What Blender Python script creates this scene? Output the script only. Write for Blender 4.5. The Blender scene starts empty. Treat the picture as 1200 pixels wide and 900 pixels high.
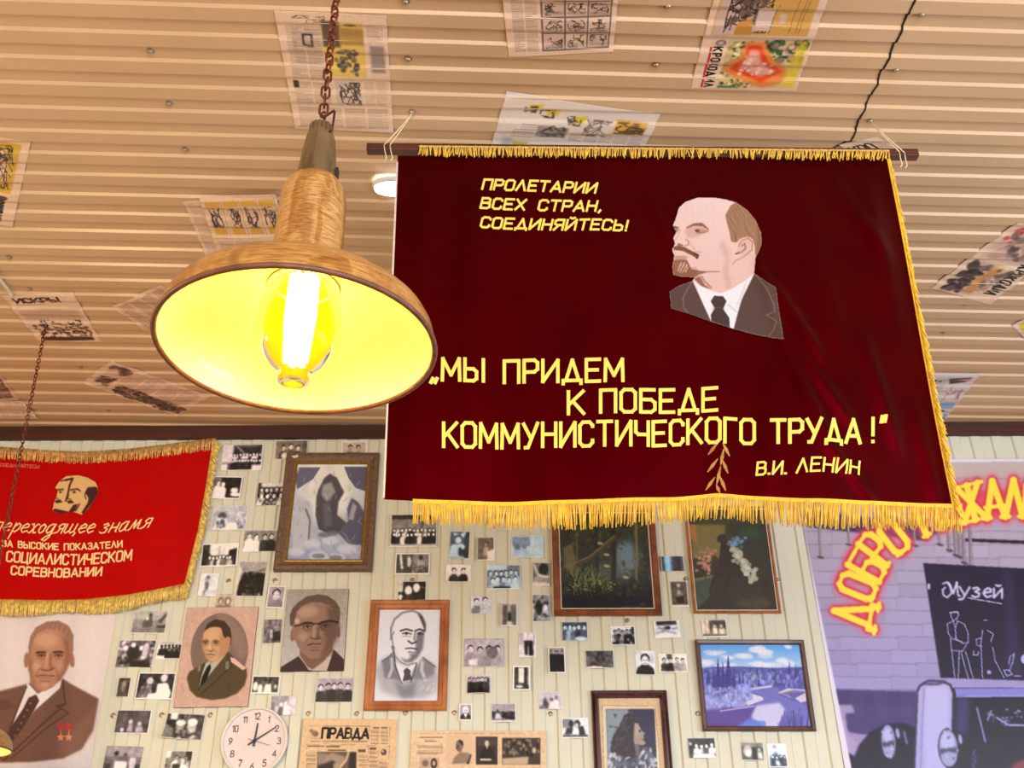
import bpy, math, random
import numpy as np

# ------------------------------------------------------------------ camera
SC = bpy.context.scene
COL = SC.collection
CAMZ, CEIL, WALL = 1.6, 4.2, 5.052          # eye height, ceiling height, distance to the end wall
FPX, PITCH, ROLL, YAW = 1188.7, 0.51674, -0.01037, 0.01228


def cam_axes(p, r, yw):
    cp, sp, cy, sy = math.cos(p), math.sin(p), math.cos(yw), math.sin(yw)
    fwd = np.array([sy * cp, cy * cp, sp])
    right = np.array([cy, -sy, 0.0])
    up = np.cross(right, fwd)
    c, s = math.cos(r), math.sin(r)
    return np.array([c * right + s * up, -s * right + c * up, fwd])


AX = cam_axes(PITCH, ROLL, YAW)
CP = np.array([0.0, 0.0, CAMZ])
from mathutils import Matrix, Vector
cd = bpy.data.cameras.new('camera')
cd.sensor_width = 36.0
cd.lens = FPX / 1200.0 * 36.0
cam = bpy.data.objects.new('camera', cd)
COL.objects.link(cam)
cam.matrix_world = Matrix(((AX[0][0], AX[1][0], -AX[2][0], CP[0]), (AX[0][1], AX[1][1], -AX[2][1], CP[1]),
                           (AX[0][2], AX[1][2], -AX[2][2], CP[2]), (0, 0, 0, 1)))
SC.camera = cam

# ------------------------------------------------------------------ light and exposure
SC.view_settings.view_transform = 'Standard'
SC.view_settings.look = 'None'
SC.view_settings.gamma = 1.0
SC.view_settings.use_curve_mapping = False
SC.view_settings.exposure = 0.0
W = bpy.data.worlds.new('world')
SC.world = W
W.use_nodes = True
W.node_tree.nodes['Background'].inputs[0].default_value = (0.75, 0.85, 1.0, 1)
W.node_tree.nodes['Background'].inputs[1].default_value = 0.6


def light(name, kind, loc, energy, color, size=0.1, sizey=None, target=None):
    l = bpy.data.lights.new(name, kind)
    l.energy = energy
    l.color = color
    if kind == 'AREA':
        l.shape = 'RECTANGLE'
        l.size = size
        l.size_y = sizey or size
    else:
        l.shadow_soft_size = size
        if kind == 'SPOT':
            l.spot_size = sizey
            l.spot_blend = .8
    o = bpy.data.objects.new(name, l)
    COL.objects.link(o)
    o.location = loc
    if target is not None:
        o.rotation_euler = (Vector(target) - Vector(loc)).to_track_quat('-Z', 'Y').to_euler()
    return o


WARM = (1.0, 0.70, 0.40)
FILL_COOL = (0.90, 0.96, 1.0)
light('cool_fill_rear', 'AREA', (1.6, -3.8, 2.1), 330, FILL_COOL, 4.5, 2.2, (1.6, 5, 2.1))  # added fill light from behind, backed by an invented window
light('cool_fill_right', 'AREA', (4.3, 0.8, 2.0), 130, (0.80, 0.88, 1.0), 3.0, 1.8, (0, 3.0, 2.4))  # added cool fill from the right, in front of an invented window
light('warm_fill', 'POINT', (-2.4, 1.2, 2.25), 84, WARM, 0.12)  # added warm fill out of view, no fixture built for it
light('warm_fill', 'POINT', (-0.6, -1.6, 2.4), 55, WARM, 0.12)  # second added warm fill, unseen, behind the camera
light('warm_fill', 'SPOT', (-1.7, 0.7, 2.4), 170, (1.0, 0.80, 0.52), 0.15, 1.9, (-1.7, 5.0, 1.7))  # added unseen spot that brightens the left part of the wall
light('warm_fill', 'POINT', (2.2, -1.2, 2.4), 30, WARM, 0.12)  # weaker added warm fill on the right, also unseen


# ------------------------------------------------------------------ photo geometry -> world
def rays(px, py):
    px = np.asarray(px, float)
    py = np.asarray(py, float)
    x = (px - 600) / FPX
    y = (450 - py) / FPX
    return x[..., None] * AX[0] + y[..., None] * AX[1] + AX[2]


def on_plane(px, py, p0, n):
    d = rays(px, py)
    t = np.dot(np.asarray(p0) - CP, n) / (d @ np.asarray(n, float))
    return CP + d * t[..., None]


def on_wall(px, py, off=0.0):
    return on_plane(px, py, (0, WALL - off, 0), (0, 1, 0))


def on_ceil(px, py, off=0.0):
    return on_plane(px, py, (0, 0, CEIL - off), (0, 0, 1))


def at_y(px, py, y):
    return on_plane(px, py, (0, y, 0), (0, 1, 0))


def project(P):
    q = (np.asarray(P) - CP) @ AX.T
    return 600 + FPX * q[..., 0] / q[..., 2], 450 - FPX * q[..., 1] / q[..., 2]


# ------------------------------------------------------------------ materials
MATS = {}


def lin(c):
    c = np.asarray(c, float) / 255.0
    return np.where(c <= 0.04045, c / 12.92, ((c + 0.055) / 1.055) ** 2.4)


def new_mat(name):
    m = bpy.data.materials.new(name)
    m.use_nodes = True
    nt = m.node_tree
    return m, nt, nt.nodes['Principled BSDF']


def plain(name, rgb, rough=0.5, metal=0.0, vary=0.12, scale=30.0, bump=0.0, coat=0.0, spec=0.5, sheen=0.0, stretch=(1, 1, 1)):
    """painted / plain surface: base colour gently broken up by object-space noise"""
    if name in MATS:
        return MATS[name]
    m, nt, b = new_mat(name)
    c = lin(rgb)
    tc = nt.nodes.new('ShaderNodeTexCoord')
    mp = nt.nodes.new('ShaderNodeMapping')
    mp.inputs['Scale'].default_value = stretch
    ns = nt.nodes.new('ShaderNodeTexNoise')
    ns.inputs['Scale'].default_value = scale
    ns.inputs['Detail'].default_value = 4
    rp = nt.nodes.new('ShaderNodeValToRGB')
    lo = np.clip(c * (1 - vary), 0, 1)
    hi = np.clip(c * (1 + vary), 0, 1)
    rp.color_ramp.elements[0].position = 0.3
    rp.color_ramp.elements[0].color = (*lo, 1)
    rp.color_ramp.elements[1].position = 0.7
    rp.color_ramp.elements[1].color = (*hi, 1)
    nt.links.new(tc.outputs['Object'], mp.inputs[0])
    nt.links.new(mp.outputs[0], ns.inputs['Vector'])
    nt.links.new(ns.outputs['Fac'], rp.inputs[0])
    nt.links.new(rp.outputs[0], b.inputs['Base Color'])
    b.inputs['Roughness'].default_value = rough
    b.inputs['Metallic'].default_value = metal
    b.inputs['Coat Weight'].default_value = coat
    b.inputs['Specular IOR Level'].default_value = spec
    b.inputs['Sheen Weight'].default_value = sheen
    if bump:
        bp = nt.nodes.new('ShaderNodeBump')
        bp.inputs['Strength'].default_value = bump
        bp.inputs['Distance'].default_value = 0.002
        nt.links.new(ns.outputs['Fac'], bp.inputs['Height'])
        nt.links.new(bp.outputs[0], b.inputs['Normal'])
    MATS[name] = m
    return m


def wood(name, dark, lightc, scale=6.0, rough=0.4, axis=(1, 1, 12), coat=0.1, knots=False, drips=None):
    if name in MATS:
        return MATS[name]
    m, nt, b = new_mat(name)
    tc = nt.nodes.new('ShaderNodeTexCoord')
    mp = nt.nodes.new('ShaderNodeMapping')
    mp.inputs['Scale'].default_value = axis
    ns = nt.nodes.new('ShaderNodeTexNoise')
    ns.inputs['Scale'].default_value = scale
    ns.inputs['Detail'].default_value = 6
    ns.inputs['Distortion'].default_value = 0.8
    rp = nt.nodes.new('ShaderNodeValToRGB')
    rp.color_ramp.elements[0].position = 0.32
    rp.color_ramp.elements[0].color = (*lin(dark), 1)
    rp.color_ramp.elements[1].position = 0.62
    rp.color_ramp.elements[1].color = (*lin(lightc), 1)
    nt.links.new(tc.outputs['Object'], mp.inputs[0])
    nt.links.new(mp.outputs[0], ns.inputs['Vector'])
    nt.links.new(ns.outputs['Fac'], rp.inputs[0])
    out = rp.outputs[0]
    if knots:
        vo = nt.nodes.new('ShaderNodeTexVoronoi')
        vo.inputs['Scale'].default_value = 7.0
        r2 = nt.nodes.new('ShaderNodeValToRGB')
        r2.color_ramp.elements[0].position = 0.05
        r2.color_ramp.elements[0].color = (0.12, 0.05, 0.03, 1)
        r2.color_ramp.elements[1].position = 0.12
        r2.color_ramp.elements[1].color = (1, 1, 1, 1)
        mx = nt.nodes.new('ShaderNodeMix')
        mx.data_type = 'RGBA'
        mx.blend_type = 'MULTIPLY'
        mx.inputs[0].default_value = 1.0
        nt.links.new(tc.outputs['Object'], vo.inputs['Vector'])
        nt.links.new(vo.outputs['Distance'], r2.inputs[0])
        nt.links.new(out, mx.inputs[6])
        nt.links.new(r2.outputs[0], mx.inputs[7])
        out = mx.outputs[2]
    if drips:                                  # darker brushed stains running another way
        m2 = nt.nodes.new('ShaderNodeMapping')
        m2.inputs['Scale'].default_value = drips
        n2 = nt.nodes.new('ShaderNodeTexNoise')
        n2.inputs['Scale'].default_value = 3.0
        n2.inputs['Detail'].default_value = 5
        n2.inputs['Distortion'].default_value = 1.2
        r3 = nt.nodes.new('ShaderNodeValToRGB')
        r3.color_ramp.elements[0].position = .40
        r3.color_ramp.elements[0].color = (.62, .48, .30, 1)
        r3.color_ramp.elements[1].position = .54
        r3.color_ramp.elements[1].color = (1, 1, 1, 1)
        x2 = nt.nodes.new('ShaderNodeMix')
        x2.data_type = 'RGBA'
        x2.blend_type = 'MULTIPLY'
        x2.inputs[0].default_value = .8
        nt.links.new(tc.outputs['Object'], m2.inputs[0])
        nt.links.new(m2.outputs[0], n2.inputs['Vector'])
        nt.links.new(n2.outputs['Fac'], r3.inputs[0])
        nt.links.new(out, x2.inputs[6])
        nt.links.new(r3.outputs[0], x2.inputs[7])
        out = x2.outputs[2]
    nt.links.new(out, b.inputs['Base Color'])
    b.inputs['Roughness'].default_value = rough
    b.inputs['Coat Weight'].default_value = coat
    MATS[name] = m
    return m


def printed(name, rough=0.5, coat=0.0, spec=0.4, gain=1.0):
    """a printed or painted face: its picture is stored per vertex in the attribute Col"""
    if name in MATS:
        return MATS[name]
    m, nt, b = new_mat(name)
    vc = nt.nodes.new('ShaderNodeVertexColor')
    vc.layer_name = 'Col'
    tc = nt.nodes.new('ShaderNodeTexCoord')
    ns = nt.nodes.new('ShaderNodeTexNoise')
    ns.inputs['Scale'].default_value = 160.0
    rp = nt.nodes.new('ShaderNodeValToRGB')
    rp.color_ramp.elements[0].color = (0.9 * gain, 0.9 * gain, 0.9 * gain, 1)
    rp.color_ramp.elements[1].color = (1.06 * gain, 1.06 * gain, 1.06 * gain, 1)
    mx = nt.nodes.new('ShaderNodeMix')
    mx.data_type = 'RGBA'
    mx.blend_type = 'MULTIPLY'
    mx.inputs[0].default_value = 1.0
    nt.links.new(tc.outputs['Object'], ns.inputs['Vector'])
    nt.links.new(ns.outputs['Fac'], rp.inputs[0])
    nt.links.new(vc.outputs[0], mx.inputs[6])
    nt.links.new(rp.outputs[0], mx.inputs[7])
    nt.links.new(mx.outputs[2], b.inputs['Base Color'])
    b.inputs['Roughness'].default_value = rough
    b.inputs['Coat Weight'].default_value = coat
    b.inputs['Coat Roughness'].default_value = 0.08
    b.inputs['Specular IOR Level'].default_value = spec
    MATS[name] = m
    return m


def emitter(name, rgb, strength):
    m, nt, b = new_mat(name)
    b.inputs['Base Color'].default_value = (*rgb, 1)
    b.inputs['Emission Color'].default_value = (*rgb, 1)
    b.inputs['Emission Strength'].default_value = strength
    MATS[name] = m
    return m


# ------------------------------------------------------------------ mesh helpers
class MB:
    def __init__(self):
        self.v, self.f, self.n = [], [], 0

    def add(self, vs, fs):
        vs = np.asarray(vs, float).reshape(-1, 3)
        self.v.append(vs)
        o = self.n
        self.f += [tuple(i + o for i in f) for f in fs]
        self.n += len(vs)

    def hexa(self, a, b):
        """a, b: two loops of four points"""
        self.add(list(a) + list(b), [(3, 2, 1, 0), (4, 5, 6, 7), (0, 1, 5, 4), (1, 2, 6, 5), (2, 3, 7, 6), (3, 0, 4, 7)])

    def box(self, lo, hi):
        x0, y0, z0 = lo
        x1, y1, z1 = hi
        self.hexa([(x0, y0, z0), (x1, y0, z0), (x1, y1, z0), (x0, y1, z0)], [(x0, y0, z1), (x1, y0, z1), (x1, y1, z1), (x0, y1, z1)])

    def tube(self, pts, r, n=8, closed=False):
        pts = [np.asarray(p, float) for p in pts]
        k = len(pts)
        rs = r if hasattr(r, '__len__') else [r] * k
        ref = None
        vs = []
        for i in range(k):
            a = pts[i - 1] if (i > 0 or closed) else pts[i]
            b = pts[(i + 1) % k] if (i < k - 1 or closed) else pts[i]
            t = b - a
            t = t / (np.linalg.norm(t) + 1e-12)
            if ref is None:
                ref = np.array([0, 0, 1.0]) if abs(t[2]) < 0.9 else np.array([1.0, 0, 0])
            s = np.cross(t, ref)
            s /= np.linalg.norm(s) + 1e-12
            q = np.cross(s, t)
            ref = q
            for j in range(n):
                an = 2 * math.pi * j / n
                vs.append(pts[i] + rs[i] * (math.cos(an) * s + math.sin(an) * q))
        fs = []
        for i in range(k if closed else k - 1):
            for j in range(n):
                i2 = (i + 1) % k
                fs.append((i * n + j, i * n + (j + 1) % n, i2 * n + (j + 1) % n, i2 * n + j))
        if not closed:
            fs.append(tuple(reversed(range(n))))
            fs.append(tuple((k - 1) * n + j for j in range(n)))
        self.add(vs, fs)

    def lathe(self, prof, n=48, cap0=False, cap1=False, sx=1.0, sy=1.0):
        """prof: (radius, z) pairs, turned round the z axis"""
        vs, fs = [], []
        for r, z in prof:
            for j in range(n):
                a = 2 * math.pi * j / n
                vs.append((r * sx * math.cos(a), r * sy * math.sin(a), z))
        for i in range(len(prof) - 1):
            for j in range(n):
                fs.append((i * n + j, i * n + (j + 1) % n, (i + 1) * n + (j + 1) % n, (i + 1) * n + j))
        if cap0:
            fs.append(tuple(reversed(range(n))))
        if cap1:
            fs.append(tuple((len(prof) - 1) * n + j for j in range(n)))
        self.add(vs, fs)

    def build(self, name, mat, parent=None, loc=(0, 0, 0), smooth=False, world=True):
        """world=True: the points are world points; loc becomes the origin"""
        vs = np.concatenate(self.v)
        loc = np.asarray(loc, float)
        if world:
            base = loc
            vs = vs - base
        me = bpy.data.meshes.new(name)
        me.from_pydata(vs.tolist(), [], self.f)
        if smooth:
            me.polygons.foreach_set('use_smooth', [True] * len(me.polygons))
        me.materials.append(mat)
        me.update()
        o = bpy.data.objects.new(name, me)
        COL.objects.link(o)
        if parent is not None:
            o.parent = parent
            pl = np.array(parent['_w']) if '_w' in parent else np.zeros(3)
            o.location = loc - pl if world else loc
        else:
            o.location = loc
        return o


def empty(name, loc, label, cat, group=None):
    o = bpy.data.objects.new(name, None)
    o.empty_display_size = 0.1
    COL.objects.link(o)
    o.location = loc
    o['_w'] = [float(x) for x in loc]
    return tag(o, label, cat, group)


def tag(o, label=None, cat=None, group=None, kind=None):
    if label:
        o['label'] = label
    if cat:
        o['category'] = cat
    if group:
        o['group'] = group
    if kind:
        o['kind'] = kind
    return o


def struct(o):
    o['kind'] = 'structure'
    return o


def grid_sheet(name, P, cols, mat, parent=None, loc=None, thick=0.0008, back=(0, 1, 0), mask=None, bent=False):
    """a printed sheet: P (n, m, 3) points row by row, cols (n, m, 3) linear colours, with a thin edge and a back"""
    n, m = P.shape[:2]
    V = P.reshape(-1, 3)
    idx = np.arange(n * m).reshape(n, m)
    a, b, c, d = idx[:-1, :-1], idx[1:, :-1], idx[1:, 1:], idx[:-1, 1:]
    quads = np.stack([a, b, c, d], -1).reshape(-1, 4)
    if mask is not None:
        mk = (mask[:-1, :-1] & mask[1:, :-1] & mask[1:, 1:] & mask[:-1, 1:]).reshape(-1)
        quads = quads[mk]
    faces = quads.tolist()
    C = cols.reshape(-1, 3)
    if mask is None:
        loop = list(idx[0, :-1]) + list(idx[:-1, -1]) + list(idx[-1, :0:-1]) + list(idx[:0:-1, 0])
        k = len(loop)
        nb = len(V)
        if bent:                               # curved sheet: the back follows the front
            V = np.concatenate([V, V + np.asarray(back, float) * thick])
            C = np.concatenate([C, np.ones_like(C) * .62])
            faces += (quads[:, ::-1] + nb).tolist()
            for i in range(k):
                faces.append((int(loop[i]), int(loop[(i + 1) % k]), nb + int(loop[(i + 1) % k]), nb + int(loop[i])))
        else:
            V = np.concatenate([V, V[loop] + np.asarray(back, float) * thick])
            C = np.concatenate([C, C[loop]])
            for i in range(k):
                j = (i + 1) % k
                faces.append((int(loop[i]), int(loop[j]), nb + j, nb + i))
            faces.append(tuple(nb + i for i in range(k)))
    loc = np.asarray(loc if loc is not None else V.mean(0), float)
    me = bpy.data.meshes.new(name)
    me.from_pydata((V - loc).tolist(), [], faces)
    at = me.color_attributes.new('Col', 'FLOAT_COLOR', 'POINT')
    at.data.foreach_set('color', np.concatenate([C, np.ones((len(C), 1))], 1).astype(np.float32).ravel())
    sm = np.ones(len(faces), bool)
    sm[len(quads):] = False
    me.polygons.foreach_set('use_smooth', sm)
    me.materials.append(mat)
    me.update()
    o = bpy.data.objects.new(name, me)
    COL.objects.link(o)
    if parent is not None:
        o.parent = parent
        o.location = loc - np.array(parent['_w'])
    else:
        o.location = loc
    return o


# ------------------------------------------------------------------ drawing pictures
def blur(a, r):
    r = int(round(r))
    if r < 1:
        return a
    for ax in (0, 1):
        for _ in range(2):
            pad = [(0, 0)] * a.ndim
            pad[ax] = (r + 1, r)
            c = np.cumsum(np.pad(a, pad, mode='edge'), axis=ax)
            n = a.shape[ax]
            hi = np.take(c, np.arange(2 * r + 1, 2 * r + 1 + n), axis=ax)
            lo = np.take(c, np.arange(0, n), axis=ax)
            a = (hi - lo) / (2 * r + 1)
    return a


class Canvas:
    """a little painting ground: x0..x1, y0..y1 in drawing units, res cells per unit; colours 0..255"""

    def __init__(self, x0, y0, x1, y1, res, bg=(255, 255, 255), seed=1):
        self.x0, self.y0, self.res = x0, y0, res
        self.w, self.h = max(2, int(round((x1 - x0) * res))), max(2, int(round((y1 - y0) * res)))
        self.a = np.ones((self.h, self.w, 3)) * np.asarray(bg, float)
        self.X, self.Y = np.meshgrid(x0 + (np.arange(self.w) + .5) / res, y0 + (np.arange(self.h) + .5) / res)
        self.rng = np.random.default_rng(seed)
        self.soft = 1.0
        self.T = None                        # optional reading transform (ox, oy, scale)

    def t(self, pts):
        pts = np.asarray(pts, float)
        if self.T:
            ox, oy, s = self.T
            return np.stack([ox + pts[..., 0] / s, oy + pts[..., 1] / s], -1)
        return pts

    def s(self, v):
        return v / self.T[2] if self.T else v

    def put(self, mask, col, bl=0.0, op=1.0):
        m = mask.astype(float)
        if bl:
            m = blur(m, self.s(bl) * self.res * self.soft)
        m = (m * op)[..., None]
        self.a = self.a * (1 - m) + np.asarray(col, float) * m

    def poly(self, pts, col, bl=0.0, op=1.0):
        p = self.t(pts)
        inside = np.zeros(self.X.shape, bool)
        n = len(p)
        for i in range(n):
            (xa, ya), (xb, yb) = p[i], p[(i + 1) % n]
            if ya == yb:
                continue
            c = (self.Y > min(ya, yb)) & (self.Y <= max(ya, yb))
            xi = xa + (self.Y - ya) * (xb - xa) / (yb - ya)
            inside ^= c & (self.X < xi)
        self.put(inside, col, bl, op)
        return inside

    def ell(self, cx, cy, rx, ry, col, rot=0.0, bl=0.0, op=1.0):
        (cx, cy), rx, ry = self.t((cx, cy)), self.s(rx), self.s(ry)
        c, s = math.cos(math.radians(rot)), math.sin(math.radians(rot))
        dx, dy = self.X - cx, self.Y - cy
        m = ((dx * c + dy * s) / rx) ** 2 + ((-dx * s + dy * c) / ry) ** 2 <= 1
        self.put(m, col, bl, op)
        return m

    def line(self, pts, w, col, bl=0.0, op=1.0):
        p = self.t(pts)
        r = self.s(w) / 2
        m = np.zeros(self.X.shape, bool)
        for (xa, ya), (xb, yb) in zip(p[:-1], p[1:]):
            dx, dy = xb - xa, yb - ya
            L = dx * dx + dy * dy + 1e-12
            q = np.clip(((self.X - xa) * dx + (self.Y - ya) * dy) / L, 0, 1)
            m |= (self.X - xa - q * dx) ** 2 + (self.Y - ya - q * dy) ** 2 <= r * r
        self.put(m, col, bl, op)

    def rect(self, x0, y0, x1, y1, col, bl=0.0, op=1.0):
        self.poly([(x0, y0), (x1, y0), (x1, y1), (x0, y1)], col, bl, op)

    def vgrad(self, y0, y1, c0, c1, mask=None, op=1.0):
        y0, y1 = self.t((0, y0))[1], self.t((0, y1))[1]
        k = np.clip((self.Y - y0) / (y1 - y0), 0, 1)[..., None]
        g = np.asarray(c0, float) * (1 - k) + np.asarray(c1, float) * k
        m = np.ones(self.X.shape) if mask is None else mask.astype(float)
        m = (m * op)[..., None]
        self.a = self.a * (1 - m) + g * m

    def noise(self, amp, cell=1.0, mask=None, mono=True):
        r = max(1, int(round(cell * self.res)))
        sh = (self.h // r + 3, self.w // r + 3, 1 if mono else 3)
        g = self.rng.normal(0, 1, sh)
        g = np.repeat(np.repeat(g, r, 0), r, 1)
        if r > 1:
            g = blur(g, r / 2)
        g = g[:self.h, :self.w]
        m = 1.0 if mask is None else mask[..., None]
        self.a = np.clip(self.a + g * amp * m, 0, 255)

    def text(self, s, x, y, b, H, width, sw, col, bl=0.0, slant=0.0, op=1.0, gap=.2):
        """s along direction b from (x, y) on the baseline, squeezed to width"""
        T, self.T = self.T, None             # x, y are already canvas units
        b = np.asarray(b, float)
        b /= np.hypot(*b)
        u = np.array([b[1], -b[0]])
        for pl in text_lines(s, width, H, slant, gap):
            self.line([np.array([x, y]) + b * q[0] + u * q[1] for q in pl], sw, col, bl, op)
        self.T = T

    def columns(self, x0, y0, x1, y1, ncol, lead, col, op=0.55, gap=0.06):
        """columns of illegible small print"""
        T, self.T = self.T, None             # x, y are already canvas units
        wd = (x1 - x0) / ncol
        for c in range(ncol):
            xa, xb = x0 + wd * (c + gap), x0 + wd * (c + 1 - gap)
            y = y0
            while y < y1 - lead * .5:
                e = xb - (xb - xa) * (self.rng.random() * .5 if self.rng.random() < .15 else 0)
                self.rect(xa, y, e, y + lead * .5, col, op=op * self.rng.uniform(.7, 1.0))
                y += lead
        self.T = T

    def sample(self, px, py):
        i = np.clip((py - self.y0) * self.res - .5, 0, self.h - 1.001)
        j = np.clip((px - self.x0) * self.res - .5, 0, self.w - 1.001)
        i0, j0 = i.astype(int), j.astype(int)
        fi, fj = (i - i0)[..., None], (j - j0)[..., None]
        A = self.a
        return (A[i0, j0] * (1 - fi) * (1 - fj) + A[i0, j0 + 1] * (1 - fi) * fj + A[i0 + 1, j0] * fi * (1 - fj) + A[i0 + 1, j0 + 1] * fi * fj)


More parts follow.
